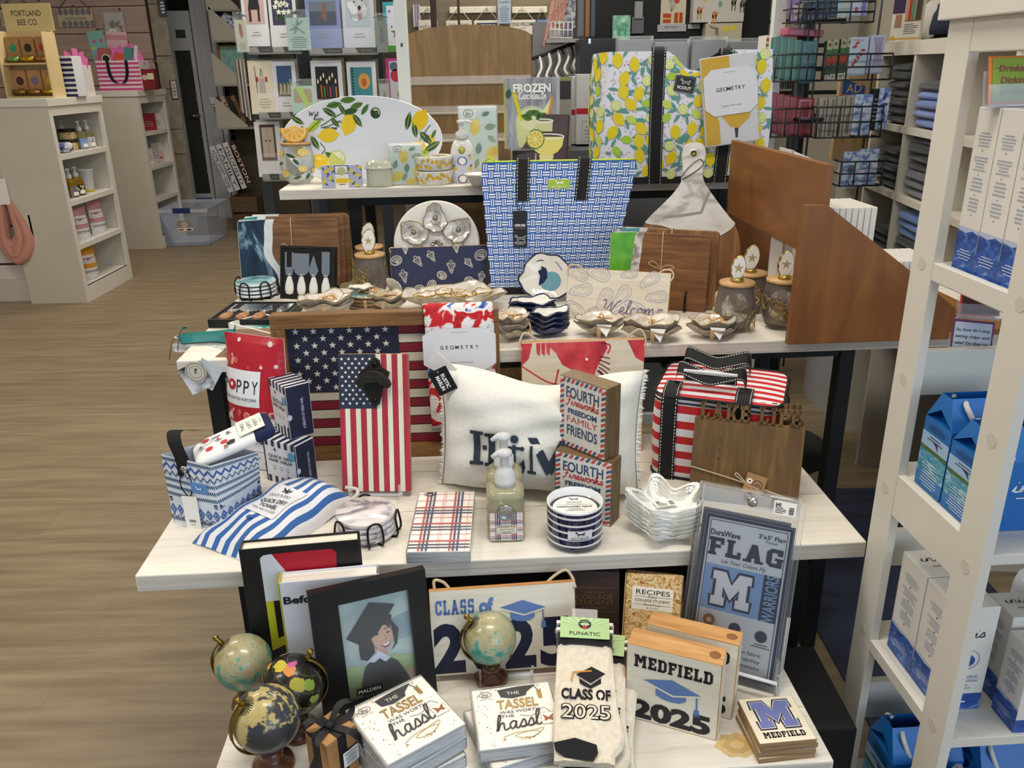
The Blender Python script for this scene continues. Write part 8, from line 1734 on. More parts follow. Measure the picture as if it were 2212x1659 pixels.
mb = MB().box(-20*s_, 0, 0, 22*s_, .004, 44*s_, mat('c3bdb8', .4)); d = De(mb, 42*s_, 44*s_, lambda x, z, k: V((x-20*s_, -.0008*k, z))); rr = random.Random(3)
for i in range(14): d.di(rr.uniform(.25, .9), rr.uniform(.15, .6), rr.uniform(.06, .12), mat(('8a2a2c', '4a4038', '6f5a48', '9a3a3a')[i % 4]), 1+.1*i, n=6)
d.rc(.15, -.05, .55, .28, LAB, 4); d.star(.35, .12, .1, mat('8a3038'), 5, 6, .5)
mb.obj('packet', t); MB().box(-20.5*s_, -.006, -.002, 22.5*s_, -.0045, 46*s_, film('ffffff', .1, .05)).obj('clear_bag', t)
a, b_, c = P(362, 533, 0), P(453, 531, 0), P(480, 508, 0); x = (b_-a).normalized(); w, dp = (b_-a).length, (c-b_).length; H = hgt(a, 452)
t = thing('storage_bin', 'clear plastic storage bin with blue handles on the floor', 'storage bin', mtx((a+b_)/2, x, V((-x.y, x.x, 0)), ZZ)); BIN = film('c9d3ea', .22, .12); FR = mat('d4dbea', .3, tr=.3)
w0, w1, d1 = w*.5, w*.57, dp+.06
mb = MB(); vs = [(-w0, 0, .004), (w0, 0, .004), (w0, dp, .004), (-w0, dp, .004), (-w1, -.03, H), (w1, -.03, H), (w1, d1, H), (-w1, d1, H)]
mb.add(vs, [(0, 1, 5, 4), (1, 2, 6, 5), (2, 3, 7, 6), (3, 0, 4, 7), (3, 2, 1, 0)], BIN); mb.obj('tub', t)
MB().box(-w1-.012, -.042, H-.03, w1+.012, -.03, H, FR).box(-w1-.012, d1, H-.03, w1+.012, d1+.012, H, FR).box(-w1-.012, -.03, H-.03, -w1, d1, H, FR).box(w1, -.03, H-.03, w1+.012, d1, H, FR).obj('rim', t)
for y in (-.052, d1+.004): MB().box(-.08, y, H-.035, .08, y+.022, H+.012, mat('2b3570', .4), .008).obj('handle', t)
mb = MB().box(-.07, -.0008, 0, .07, 0, .10, LAB); d = De(mb, .14, .10, lambda x_, z, k: V((x_-.07, -.0009-.0004*k, z))); d.rc(0, .3, 1, 1, mat('9a968c'), 1); d.di(.5, .6, .22, mat('c9beb4'), 2); d.rc(.05, .05, .4, .2, mat('c8604a'), 1); d.rc(.6, .05, .9, .2, INK, 1)
mb.obj('paper_label', t, M.Translation((0, -.0145, H*.42)) @ M.Rotation(rad(4), 4, 'X'))
WD = mat('d9dbe2', .4); YD = 9.3
def fr(pl, pb, pr, pt, Y):
 a, b_ = PY(pl, pb, Y), PY(pr, pb, Y); return a, b_.x-a.x, PY((pl+pr)/2, pt, Y).z-a.z
xa, xb = PY(345, 300, YS).x, PY(372, 300, YS).x
TL = noisy([(.3, '8f8878'), (.7, 'aaa494')], (1, 1, 1), 14, 5, r=.6); mb = MB(); z = 0; i = 0
while z < CEIL:
 hh = (.30, .46, .24, .38)[i % 4]; mb.box(xa+.10, YS-.012, z, xb+.13, YS, min(z+hh, CEIL)-.006, TL, .002); z += hh; i += 1
struct('trim_1', mb)
a = PY(395, 500, YD); x0, x1 = PY(417, 440, YD).x, PY(466, 440, YD).x
t = MB(); fw = .04
t.box(x0, YD, .02, x0+fw, YD+.04, 2.12, WD, .003).box(x1-fw, YD, .02, x1, YD+.04, 2.12, WD, .003).box(x0+fw, YD, .02, x1-fw, YD+.04, .27, WD, .003).box(x0+fw, YD, 1.74, x1-fw, YD+.04, 2.12, WD, .003)
dr = struct('door_1', t)
gp = MB().box(x0+fw, YD+.014, .27, x1-fw, YD+.024, 1.80, film('aab0ac', .04, .03)); gp.obj('glass_pane', dr)
q = PY(446, 250, YD-.05); mb = MB().lathe([(0, 0), (.024, 0), (.024, .01), (.009, .014), (.009, .045)], STEEL, 16, M.Translation((x1-.05, YD, q.z)) @ M.Rotation(PI/2, 4, 'X')).tube([(x1-.05, YD-.045, q.z), (x1-.14, YD-.05, q.z)], .010, STEEL); mb.obj('door_handle', dr)
mb = MB().box(x0+.09, YD-.002, 1.86, x0+.19, YD, 1.94, mat('4a4a4c')); mb.obj('notice', dr)
mb = MB()
for k, (p, q) in enumerate(((0, .05), (.055, .17), (.18, .23))): mb.box(x1+.02+p, YD-.02-.012*(k == 1), 0, x1+.02+q, YD+.05, 2.3, WD, .004)
struct('trim_2', mb)
struct('wall_side', MB().box(x1+.25, YD+.3, 0, x1+1.4, YD+.4, CEIL, mat('4a4438', .8)))
for px, py, pw, ph, lb in ((352, 36, 16, 36, 'small blue framed print on the tile strip'), (378, 214, 14, 38, 'small white framed print low on the tile strip')):
 q = PY(px, py, YS-.03); s_ = pxw(q, 1); mb = MB().box(-pw*s_/2, 0, 0, pw*s_/2, .018, ph*s_, wood('5a3a22', '7a5230', 'z'), .001); d = De(mb, pw*s_, ph*s_); d.rc(.25, .04, 1, .96, mat('4a5a72' if pw == 16 else 'd9d4d4'), 1); d.lines(.35, .9, .15, .85, 4, LAB if pw == 16 else GREY, 2, .5); solo(mb, 'framed_print', lb, 'framed print', M.Translation(q), 'small prints on the tile strip')
YB2 = 8.6; xs0 = PY(488, 200, YB2).x+.02
BRK = mat('b9b6aa', .5)
t = thing('bracket_shelving', 'narrow shelving with grey triangular end brackets beyond the door trim', 'shelving', M.Translation((xs0, YB2, 0)))
for i, pyb in enumerate((20, 87, 183, 276)):
 q = PY(470+i*8, pyb, YB2); MB().prism([(0, q.z), (.30, q.z), (.30, q.z+.02), (0, q.z+.30)], -.004, 0, BRK, X=M.Translation((PY(453+i*6 if i else 446, pyb, YB2).x-xs0, 0, 0))).obj('bracket', t); MB().box(PY(453+i*6 if i else 446, pyb, YB2).x-xs0, 0, q.z-.015, .42, .35, q.z, mat('a8a598', .5)).obj('shelf', t)
MB().box(-.1, .36, 0, .6, .38, 2.4, mat('4f493c', .8)).obj('back_panel', t)
q = PY(500, 86, YB2+.12); s_ = pxw(q, 1); mb = MB(); soft(mb, 74*s_, 48*s_, .12, mat('dfe1e6', .9)); d = De(mb, 1, 1, lambda x, z, k: V((x, z, .062)))
X = M.Translation(q+V((0, 0, .11))) @ M.Rotation(rad(75), 4, 'X') @ M.Rotation(rad(-28), 4, 'Z'); t = thing('throw_pillow', 'white pillow with a blue hydrangea print on the bracket shelving', 'pillow', X); mb.obj('cover', t)
mb = MB();
for i in range(26): a, r_ = i*2.4, .011*math.sqrt(i); mb.lathe([(0, .006), (.012, .003), (.016, 0)], mat(('7f90c8', 'a9b4dc', '5f74b4')[i % 3], .8), 6, M.Translation((.05+r_*cos(a)*2.0, r_*sin(a)*2.0, .062)))
mb.obj('flower_print', t); MB().box(-.16, .02, .05, -.09, .10, .056, mat('1f2430')).obj('maker_tag', t)
q = PY(505, 178, YB2+.2); a, w, h = fr(478, 183, 536, 98, YB2+.15); mb = MB().box(-w/2, 0, 0, w/2, .03, h, wood('7a5a34', '9a7848', 'z'), .002); d = De(mb, w, h); d.rc(.12, .08, .95, .96, noisy([(.3, '5f9f98'), (.7, 'a3cfc4')], (3, 1, 1), 12, 4)); solo(mb, 'framed_art', 'wood-framed pale teal art standing on the bracket shelving', 'framed art', M.Translation((a.x+w/2, YB2+.15, PY(480, 183, YB2).z+.001)))
for i, (c1, tx1, lb) in enumerate((('d9dce4', 'HOME SWEET HOME', 'white word plank leaning lowest in the wooden crate'), ('d9dce4', 'FAMILY', 'white word plank with large letters leaning in the crate'), ('e2e2e6', 'MEDFIELD', 'white word plank with a red mark leaning in the crate'), ('4a2a1e', 'BOSTON', 'dark brown word plank leaning in the crate'))):
 q = PY(500+14*i, 415-4*i, YB2+.02*i); w, h = pxw(q, 11), pxw(q, 100); mb = MB().box(-w/2, 0, 0, w/2, .012, h, mat(c1, .6), .001); d = De(mb, w, h); d.tx(tx1, .5, .5, .08, LAB if i == 3 else INK, 1, .9*h/w*.9, rot=-90); solo(mb, 'word_plank', lb, 'sign', M.Translation(q) @ M.Rotation(rad(-17), 4, 'Y'), 'word planks in the crate')
for i in range(5):
 q = PY(484+11*i, 268-1*i, YB2+.02+.02*i); w, h = pxw(q, 9), pxw(q, 58); mb = MB().box(-w/2, 0, 0, w/2, .02, h, mat(('c9ccd2', '3a2c26', 'c3a89a', '2c2622', '8a6a4a')[i], .6), .001); De(mb, w, h).tx('FAITH', .5, .5, .3, INK if i != 1 else LAB, 1, 3.5, rot=-90); solo(mb, 'word_plank', ('grey-white', 'dark', 'pale pinkish', 'near-black', 'tan')[i]+' word plank leaning in the row above the crate', 'sign', M.Translation(q) @ M.Rotation(rad(-20), 4, 'Y'), 'word planks on the shelf')
a, w, h = fr(499, 450, 556, 412, YB2-.05); t = thing('wooden_crate', 'slatted wooden crate on the floor holding word planks', 'crate', M.Translation((a.x+w/2, YB2-.05, 0))); CRT = wood('4a3a28', '6f5a40', 'x'); h = .34
for y in (0, .28):
 for z in (0, .175): MB().box(-w/2, y, z, w/2, y+.015, z+.155, CRT, .002).obj('slat', t)
for x in (-w/2, w/2-.015): MB().box(x, .016, 0, x+.015, .279, .33, CRT, .002).obj('end_panel', t)
MB().box(-w/2+.015, .015, 0, w/2-.015, .28, .012, CRT).obj('base', t)
for i, pz in enumerate((.45, .85, 1.25, 1.62)):  # shelves added behind the pane in place of the reflection in its glass
 solo(MB().prism([(0, pz), (.26, pz), (.26, pz+.26)], 0, .006, BRK, X=M.Translation((x0+.02, YD+.5, 0))).box(x0+.02, YD+.5, pz-.015, x0+.3, YD+.98, pz, BRK), 'reflected_shelf', ('lowest', 'second lowest', 'second highest', 'highest')[i]+' grey bracketed shelf standing in for the door glass reflection', 'shelf', None, 'shelves added as the door glass reflection')
struct('reflection_backdrop', MB().box(x0-.3, YD+.98, 0, x1+.4, YD+1.0, CEIL, mat('3f3a30', .8)))  # dark backing added behind the shelves that stand for the reflection
# ================================================================ behind the display
def fp(pl, pt, pr, pb, Y, tilt=0):
 """frontal panel from photo columns/rows at distance Y -> matrix (base centre), w, h"""
 a, b_ = PY(pl, pb, Y), PY(pr, pb, Y); zt = PY((pl+pr)/2, pt, Y).z; zb = (a.z+b_.z)/2
 return M.Translation(((a.x+b_.x)/2, Y, zb)) @ M.Rotation(rad(-tilt), 4, 'X'), b_.x-a.x, zt-zb
def slab(name, label, cat, box, Y, c, art=None, th=.006, tilt=0, group=None, b=0, r=.45, rot=0):
 X, w, h = fp(*box, Y, tilt); mb = MB().box(-w/2, 0, 0, w/2, th, h, mat(c, r) if isinstance(c, str) else c, b)
 if art: art(De(mb, w, h))
 return solo(mb, name, label, cat, X @ M.Rotation(rad(rot), 4, 'Y'), group)
struct('wall_center', MB().box(PY(868, 300, 6.2).x, 6.2, 0, PY(1240, 300, 6.2).x, 6.3, CEIL, noisy([(.3, '6b6252'), (.7, '7a705e')], (1, 14, 14), 3, 3, r=.7)))
dkp = mat('17181a', .6)
struct('wall_dark', MB().box(PY(1225, 300, 4.7).x, 4.7, 0, PY(1640, 300, 4.7).x, 4.8, 2.3, dkp))
q = PY(1342, 60, 4.69); s_ = pxw(q, 1); struct('window_2', MB().box(q.x-20*s_, 4.66, q.z-24*s_, q.x+18*s_, 4.69, q.z+24*s_, noisy([(.35, '3f8f6a'), (.55, '8fd0ac'), (.7, 'dff5ea')], (1, 1, 1), 30, 5, r=.3)))
slt = MB(); x0, x1 = PY(1600, 100, 5.2).x, PY(1985, 100, 5.2).x; slt.box(x0, 5.2, 0, x1, 5.28, CEIL, mat('c9c4b8', .6)); z = 1.2
while z < 2.4: slt.box(x0, 5.197, z, x0+.6, 5.2, z+.022, dkp); z += .13
struct('wall_slatted', slt)
t = thing('post_frame', 'white freestanding frame whose two posts rise behind the top table', 'display frame', M.Translation((0, 3.12, 0))); PW_ = mat('d7dcd9', .35)
xa, xb = PY(868, 100, 3.12).x, PY(1680, 100, 3.12).x
for x in (xa, xb):
 mb = MB().box(x-.021, 0, 0, x+.021, .04, 2.35, PW_, .002)
 for z in (.4, .8, 1.2, 1.58, 1.9): mb.box(x-.004, -.001, z, x+.004, 0, z+.012, mat('4a4a4a'))
 mb.obj('post', t)
for z in (.12,): MB().box(xa+.021, .005, z, xb-.021, .035, z+.04, PW_).obj('crossbar', t)
for x in (xa, xb): MB().box(x-.02, -.2, 0, x+.02, -.001, .03, PW_).box(x-.02, .041, 0, x+.02, .28, .03, PW_).obj('foot', t)
AR_ = wood('6a5232', '8f7248', 'z', 6, k=7, mid='7c6240'); Y = 3.36
X, w, h = fp(890, 180, 1149, 310, Y); top = PY(1015, 53, Y).z; sidez = PY(1015, 80, Y).z
t = thing('card_display', 'empty arched wooden card display with clear shelf lips', 'display stand', M.Translation((X.translation.x, Y, 0)))
MB().prism([(-w/2, 0), (w/2, 0)]+[(w/2*cos(PI*i/18), sidez+(top-sidez)*sin(PI*i/18)) for i in range(19)], 0, .018, AR_).obj('back_panel', t)
for i, (pt, pb) in enumerate(((182, 240), (246, 300), (306, 360))):
 zt, zb = PY(1015, pt, Y-.05*(i+1)).z, PY(1015, pb, Y-.05*(i+1)).z
 MB().box(-w/2+.004, -.05*(i+1), zb, w/2-.004, -.05*(i+1)+.012, zt, AR_).obj('tier_panel', t)
 MB().box(-w/2+.004, -.05*(i+1)-.012, zt+.002, w/2-.004, -.05*(i+1)-.009, zt+.03, ACRY).box(-w/2+.004, -.05*(i+1)-.009, zt, w/2-.004, -.05*i-.001, zt+.006, mat('b3a88f', .4)).obj('clear_lip', t)
for x in (-w/2, w/2-.018): MB().box(x, -.28, 0, x+.018, -.0005, .55, AR_).obj('side_panel', t)
RKG = mat('3d444a', .45, .3); YR = 3.45; cx_ = PY(666, 150, YR+.14).x
t = thing('card_rack', 'dark grey greeting card rack with clear pockets', 'card rack', M.Translation((cx_, YR+.14, 0)))
MB().lathe([(.045, .05), (.045, 2.3)], RKG, 8, sm=False).obj('pole', t); MB().lathe([(.30, 0), (.30, .03), (.05, .06), (0, .06)], RKG, 32).obj('base', t)
for px in (545, 815): q = PY(px, 150, YR+.10); MB().box(q.x-cx_-.022, -.03, .35, q.x-cx_+.022, -.01, 2.3, RKG).obj('upright', t)
GS, DS = mat('9a9b98', .4), mat('4b4d4c', .4)
def pocket(box, txt, Yk=YR-.03):
 X, w, h = fp(*box, Yk); X = t.matrix_world.inverted() @ X
 mb = MB().box(-w/2, 0, 0, w/2, .002, h*.22, GS).box(-w/2, .002, h*.22, w/2, .0035, h, film('ffffff', .03, .05)).box(-w/2, .002, -.006, w/2, .06, 0, GS); d = De(mb, w, h)
 for i in range(2): d.pl([(.24+.5*i, 0), (.5+.5*i, 0), (.5+.5*i, .22), (.20+.5*i, .22)], DS, 1); d.tx(txt, .37+.5*i, .10, .07, GREY, 2, .17)
 mb.obj('card_pocket', t, X)
for bx, tx_, yk in (((535, 60, 645, 113), 'WEDDING', YR-.04), ((668, 62, 812, 115), 'BIRTHDAY', YR-.06), ((560, 200, 655, 254), 'ANNIVERSARY', YR-.04), ((672, 212, 818, 262), 'BIRTHDAY', YR-.06), ((568, 330, 640, 388), 'ANNIVERSARY', YR-.04)): pocket(bx, tx_, yk)
CW_ = 'dcdcdf'; GC = 'greeting cards on the grey rack'
def inset(c, extra=None, a=.12, b=.38, c2=.88, d2=.93):
 def f(d):
  d.rc(a, b, c2, d2, c if not isinstance(c, str) else mat(c, .5), 1); d.lines(.3, .7, .16, .26, 2, GREY, 1, .3)
  if extra: extra(d)
 return f
def f_cat(d): d.pl([(.25, .62), (.72, .62), (.68, .80), (.80, .98), (.62, .88), (.42, .88), (.22, .98), (.33, .80)], INK, 2); d.rc(.27, .42, .36, .62, INK, 2); d.rc(.62, .42, .70, .62, INK, 2); d.di(.6, .85, .05, mat('d98a4a'), 3)
def f_flow(d):
 for i in range(9): d.star(.25+.06*i, .68+.09*sin(i*2.2), .11, mat('e9ead2'), 2, 5, .55); leaf(d, .3+.05*i, .5+.04*sin(i), .13, 60+15*i, mat('3f5f44'), 1.6)
def f_beach(d): d.rc(.12, .38, .88, .60, mat('4a5160'), 1.5); d.rc(.12, .76, .88, .84, mat('6f86a0'), 1.5); d.pl([(.46, .5), (.50, .74), (.58, .76), (.62, .62), (.60, .44)], mat('7a5a50'), 2)
def f_dog(d):
 rr = random.Random(2)
 for i in range(26): d.di(.5+.26*cos(i*2.4)*rr.random(), .68+.2*sin(i*2.4)*rr.random(), .12, mat(('b9bec2', 'cfd3d4', 'a7adb3')[i % 3], .9), 2+.05*i)
 d.di(.56, .66, .05, INK, 5, .07); d.pl([(.5, .56), (.62, .56), (.60, .49), (.54, .48)], mat('a0757c'), 5); d.di(.40, .76, .025, INK, 5); d.di(.66, .78, .025, INK, 5)
def f_chairs(d): d.rc(.2, .36, .84, .60, mat('4f4a40'), 1.5); [d.pl([(.26+.16*i, .4), (.38+.16*i, .4), (.40+.16*i, .56), (.30+.16*i, .62)], mat('b0a88a'), 2) for i in range(4)]
def f_cand(d):
 for i, c in enumerate(('2a2a4a', 'c06a2a', '4f8a3a', '5a2f5a', 'c04a2a', '2f3f7a', 'c07a2a')): d.rc(.18+.095*i, .38, .23+.095*i, .56+.03*(i % 2), mat(c), 2); d.di(.205+.095*i, .65+.05*(i % 3), .025, mat('f3e8c4'), 2.4, .075, n=10)
def f_sun(d):
 for i in range(10): d.rc(.16, .42+.05*i, .22, .45+.05*i, INK, 2)
 d.di(.58, .66, .20, mat('d9a24a'), 2, .26); d.di(.58, .64, .09, mat('c2602a'), 2.5, .14)
def f_table(d): d.pl([(.38, .40), (.62, .40), (.60, .68), (.40, .68)], mat('b9aea8'), 2); d.rc(.28, .60, .36, .70, mat('a83038'), 2); d.rc(.64, .60, .72, .70, mat('a83038'), 2); [d.st([(.28-.04*k, .9), (.30, .38)], .012, INK, 2, sm=0) for k in (0, 1)]; d.st([(.45, .7), (.5, .85), (.55, .7)], .02, INK, 2); d.lines(.3, .8, .1, .3, 4, GREY, 2, .25)
def f_shut(d): d.rc(.2, .3, .8, .95, mat('4a3420'), 2); d.rc(.27, .36, .495, .90, mat('b9a596'), 2.4); d.rc(.505, .36, .73, .90, mat('b9a596'), 2.4); [d.di(.42+.16*i, .66, .035, INK, 3) for i in (0, 1)]
cards = (((530, -30, 584, 100), YR, CW_, inset('c9a9a0', f_cat), 'white wedding card showing a black and white cat leg picture'), ((588, -30, 646, 104), YR, CW_, inset('3a3a55', f_flow), 'white wedding card with white flowers against dark blue'),
 ((666, -30, 740, 104), YR-.02, '7d88b4', inset('67707d', f_beach, b=.50), 'blue birthday card with a beach picture'), ((744, -30, 812, 104), YR-.02, 'b9bfca', inset('a7b4bf', f_dog, b=.36), 'birthday card with a shaggy white dog portrait'),
 ((545, 130, 600, 246), YR, 'e3d6bd', f_table, 'cream anniversary card with a drawn table and chairs'), ((596, 132, 646, 250), YR-.005, CW_, inset('37507c', f_chairs, .2, .36, .84, .92), 'white anniversary card with a blue lake and chairs'),
 ((680, 130, 746, 258), YR-.02, CW_, inset('17110e', f_cand, .14, .34, .86, .90), 'white birthday card with seven lit candles on black'), ((756, 132, 818, 258), YR-.02, CW_, inset('3f8a94', f_sun, .12, .30, .86, .90), 'white birthday card with a sunburst on turquoise'),
 ((560, 263, 614, 382), YR, CW_, f_shut, 'white anniversary card with wooden shutters and heart cut-outs'))
for bx, Yk, c, art, lb in cards:
 for j in range(3):
  if j == 0: slab('greeting_card', lb, 'greeting card', bx, Yk, c, art, .004, 4, GC)
 slab('envelope', 'envelope tucked behind the '+lb.split(' with ')[0].split(' showing ')[0]+', near column '+('one', 'two', 'three', 'four', 'five', 'six', 'seven', 'eight', 'nine')[cards.index((bx, Yk, c, art, lb))], 'envelope', (bx[0]+4, bx[1]-5, bx[2]+5, bx[3]-4), Yk+.02, ('8d8a6c', '5f6258', 'a8a69a')[cards.index((bx, Yk, c, art, lb)) % 3], None, .01, 4, 'envelopes on the grey rack')
def f_dfly(d):
 TEA = mat('5a7f86'); d.st([(.3, .80), (.5, .66), (.8, .50)], .03, TEA, 2, sm=0)
 for a, u, v in ((75, .50, .86), (35, .62, .83), (200, .30, .66), (240, .40, .60)): leaf(d, u, v, .2, a, mat('7fa39c'), 1.5, .28, TEA)
 d.lines(.1, .9, .05, .42, 6, mat('6f7f80'), 1, .4)
def hung(label, bx, Yk, c, art, group='clear packets hung on hooks'):
 X, w, h = fp(*bx, Yk); t = thing('hanging_packet', label, 'packet', X, group); mb = MB().box(-w/2, 0, 0, w/2, .006, h*.8, mat(c, .35)); art(De(mb, w, h*.8)); mb.obj('card', t)
 MB().box(-w/2-.003, -.002, -.003, w/2+.003, -.001, h, film('e8f4f0', .08, .05)).obj('clear_bag', t)
 MB().prism([(-.03, h*.88), (.03, h*.88), (0, h*.97)], .0, .002, INK).obj('hanger', t); MB().tube([(0, .001, h*.94), (0, -.02, h*.95), (0, -.02, h*.98)], .002, STEEL).tube([(0, .001, h*.94), (0, .08, h*.94)], .002, STEEL).obj('hook', t)
hung('dragonfly verse packet hung on the card rack pole', (624, 20, 672, 108), YR-.12, 'c3d4cb', f_dfly); hung('sunny pale packet hung lower on the card rack pole', (634, 170, 682, 246), YR-.12, 'c9e0d0', lambda d: (d.rc(.1, .4, .9, .9, mat('c9a27a'), 1), d.pl([(.2, .95), (.5, .95), (.9, .1), (.7, .1)], mat('d8ee7a'), 2)))
hung('slim cream packet with a red bird hung left of the card rack', (514, 25, 538, 112), YR-.06, 'e2d6ba', lambda d: (d.pl([(.35, .9), (.6, .85), (.65, .55), (.5, .4), (.35, .6)], mat('b0343a'), 1), d.lines(.15, .85, .05, .3, 5, GREY, 1)))
hung('slim grey packet hung right of the card rack, upper', (816, 28, 838, 112), YR-.06, '7d8278', lambda d: d.pl([(.3, .3), (.7, .3), (.6, .8), (.4, .8)], mat('3f4a5a'), 1)); hung('slim white packet hung right of the card rack, lower', (822, 170, 842, 225), YR-.06, 'b9b4b0', lambda d: d.pl([(.3, .3), (.7, .3), (.5, .7)], mat('6a6a5a'), 1))
for i in range(6): slab('bookmark', ('first', 'second', 'third', 'fourth', 'fifth', 'sixth')[i]+' dark edged bookmark on the hook left of the cream card', 'bookmark', (520+4*i, 128, 523+4*i, 240+4*i), YR-.02+.01*i, ('6a5f58', 'b9aea6', '4a423e', 'c9c2ba', '7a6f66', 'd3ccc4')[i], None, .002, 0, 'bookmarks on the rack hook')
YC = YR+.05
slab('greeting_card', 'white card with a glittery gold star beside the white post', 'greeting card', (840, 12, 872, 112), YC, 'd6d9e6', lambda d: (d.star(.6, .42, .4, mat('a5834a', .3, .5), 1), d.rc(.5, .72, 1, .9, mat('1a1f3a'), 1), d.rc(0, 0, 1, .14, mat('4f9a3f'), 1), d.star(.2, .88, .12, mat('2f6f8a'), 1), d.di(.3, .55, .05, INK, 1)), .004, 0, GC)
slab('greeting_card', 'turquoise-backed card peeping above the gold star card', 'greeting card', (832, 4, 862, 100), YC+.02, '3f9fb0', None, .004, 0, GC); slab('greeting_card', 'magenta-edged card with patterned balloons beside the white post', 'greeting card', (838, 126, 874, 222), YC, 'c23a8a', lambda d: (d.rc(.2, 0, 1, .94, mat('c9c9d6'), 1), d.di(.6, .62, .35, mat('b8304a'), 2), d.di(.5, .82, .25, mat('5a6f84'), 2), d.di(.8, .2, .2, mat('b58a2a'), 2)), .004, 0, GC)
YW = 6.17
for i, (a, b_) in enumerate(((900, 932), (971, 1072), (1106, 1182))): slab('peg_rail', ('short', 'middle', 'farther')[i]+' white peg rail screwed to the taupe wall', 'peg rail', (a, 14, b_, 28), YW, 'd9d5c6', lambda d: [d.di(u, .5, .02 if b_-a > 50 else .06, mat('6f93b4'), 1) for u in (.2, .8)], .02, 0, 'peg rails on the taupe wall', .004)
def ws(label, bx, c, art):
 X, w, h = fp(*bx, YW-.03); t = thing('hanging_sign', label, 'sign', X, 'small signs on the taupe wall'); mb = MB().box(-w/2, 0, 0, w/2, .02, h, mat(c, .5), .002); art(De(mb, w, h)); mb.obj('board', t)
 MB().tube([(-w*.42, .012, h), (0, .02, h+.085), (w*.42, .012, h)], .003, rope).obj('cord', t)
ws('dogs welcome sign hanging on the taupe wall', (1102, 43, 1157, 75), 'd8d5cc', lambda d: (d.tx('DOGS WELCOME', .5, .72, .24, mat('55534c'), 1, .86, b=.03), d.lines(.3, .7, .4, .5, 1, GREY)))
ws('white sign with a navy nameplate hanging on the taupe wall', (1025, 44, 1080, 80), 'dcdad0', lambda d: (d.rc(.1, .5, .9, .85, mat('1d2650'), 1), d.tx('MEDFIELD', .5, .68, .2, LAB, 2, .68)))
ws('plain white word sign hanging on the taupe wall', (965, 44, 1020, 80), 'd6d2c6', lambda d: d.tx('WELCOME', .5, .72, .2, mat('5a5850'), 1, .8)); ws('small blue sign hanging at the end of the taupe wall', (1160, 43, 1184, 74), '6f8cc0', lambda d: d.di(.5, .5, .2, LAB)); ws('white shell welcome sign near the white post', (905, 43, 946, 76), 'd6d2c6', lambda d: d.tx('welcome', .5, .6, .3, mat('6a6860'), 1, .9))
slab('price_list', 'tall pale price list hung between the peg rails', 'notice', (1076, -20, 1104, 51), YW-.05, '9fb0c4', lambda d: (d.tx('CLASSIC', .5, .66, .07, INK, 1, .8), [d.lines(.1, .9, .05, .55, 9, mat('5f7088'), 1, .3)]), .004)
slab('paddle', 'dark brown wooden paddle standing behind the arched display', 'paddle', (931, -20, 944, 60), 5.2, '3f2a22', None, .03, 0, None, .008); slab('wooden_stick', 'thin dark wooden stick rising behind the arched display', 'stick', (989, -20, 994, 56), 5.1, '4a2f22', None, .02)
for i in range(5): slab('striped_book', ('first', 'second', 'third', 'fourth', 'fifth')[i]+' slim lilac striped notebook beside the white post', 'notebook', (894+3*i, 10, 896.4+3*i, 58), 6.15, ('d9dce8', '9a93b0', 'b9b3c9', '8a84a0', 'c3bfd0')[i], None, .05, 0, 'lilac notebooks')
YK = 4.3
for i in range(5): slab('patterned_strip', ('first', 'second', 'third', 'fourth', 'fifth')[i]+' pink patterned gift strip hanging in the fan', 'gift strip', (1172+8*i, -20, 1180+8*i, 100-8*i), YK+.01*i, noisy([(.4, 'b06a5a'), (.5, 'c9a090'), (.6, 'a0705f')], (1, 1, 1), 60, 3), None, .004, 0, 'pink gift strips', rot=12)
slab('patterned_wrap', 'grey botanical wrap roll beside the pink strips', 'gift wrap', (1214, -20, 1244, 62), YK+.08, noisy([(.45, '5f6672'), (.55, 'b9bcc4')], (1, 1, 1), 40, 4), None, .03, 0, None, .01)
X, w, h = fp(1190, 48, 1236, 82, YK-.1); t = thing('wire_basket', 'white wire basket of leaflets on the rack', 'basket', X); ww2 = mat('d3d3d3', .35)
for z in (0, h*.5, h): MB().tube([(-w/2, 0, z), (w/2, 0, z), (w/2, .12, z), (-w/2, .12, z)], .004, ww2, 6, True).obj('wire_hoop', t)
for i in range(6): MB().tube([(-w/2+w*i/5, 0, h), (-w/2+w*i/5, 0, 0), (-w/2+w*i/5, .12, 0)], .003, ww2, 5).obj('wire', t)
slab('leaflet', 'mauve leaflet leaning in the white wire basket', 'leaflet', (1214, 44, 1236, 82), YK-.04, '5f5674', None, .006, 8)
slab('leaflet', 'pale leaflet stack behind the white wire basket', 'leaflet', (1186, 60, 1218, 96), YK-.02, 'b9b5b2', lambda d: d.lines(.1, .9, .3, .9, 6, GREY), .02)
slab('rack_shelf', 'grey shelf ledge carrying the leaflet basket', 'shelf', (1180, 84, 1252, 92), YK-.13, '8f9090', None, .2);
def counter(label, pl, pr, py, Y0, Y1):
 z = PY((pl+pr)/2, py, (Y0+Y1)/2).z; xa_, xb_ = PY(pl, py, Y0).x, PY(pr, py, Y0).x
 solo(MB().box(xa_, Y0, 0, xb_, Y1, z, mat('55565a', .6), .003), 'display_counter', label, 'counter')
counter('grey counter carrying the white cartons with red bands', 1150, 1322, 314, 3.58, 4.02)
counter('grey counter carrying the clear card boxes', 1326, 1640, 182, 3.52, 3.66)
struct('column_1', MB().box(PY(1150, 100, 4.65).x, 4.55, 0, PY(1262, 100, 4.65).x, 4.65, 1.72, mat('85868a', .5)))
X, w, h = fp(1150, 118, 1262, 126, YK-.15); t = thing('bracelet_bar', 'black bar with white hooks and bracelets hanging from it', 'jewellery bar', X); MB().tube([(-w/2, 0, 0), (w/2, .15, .08)], .008, dkp).obj('bar', t)
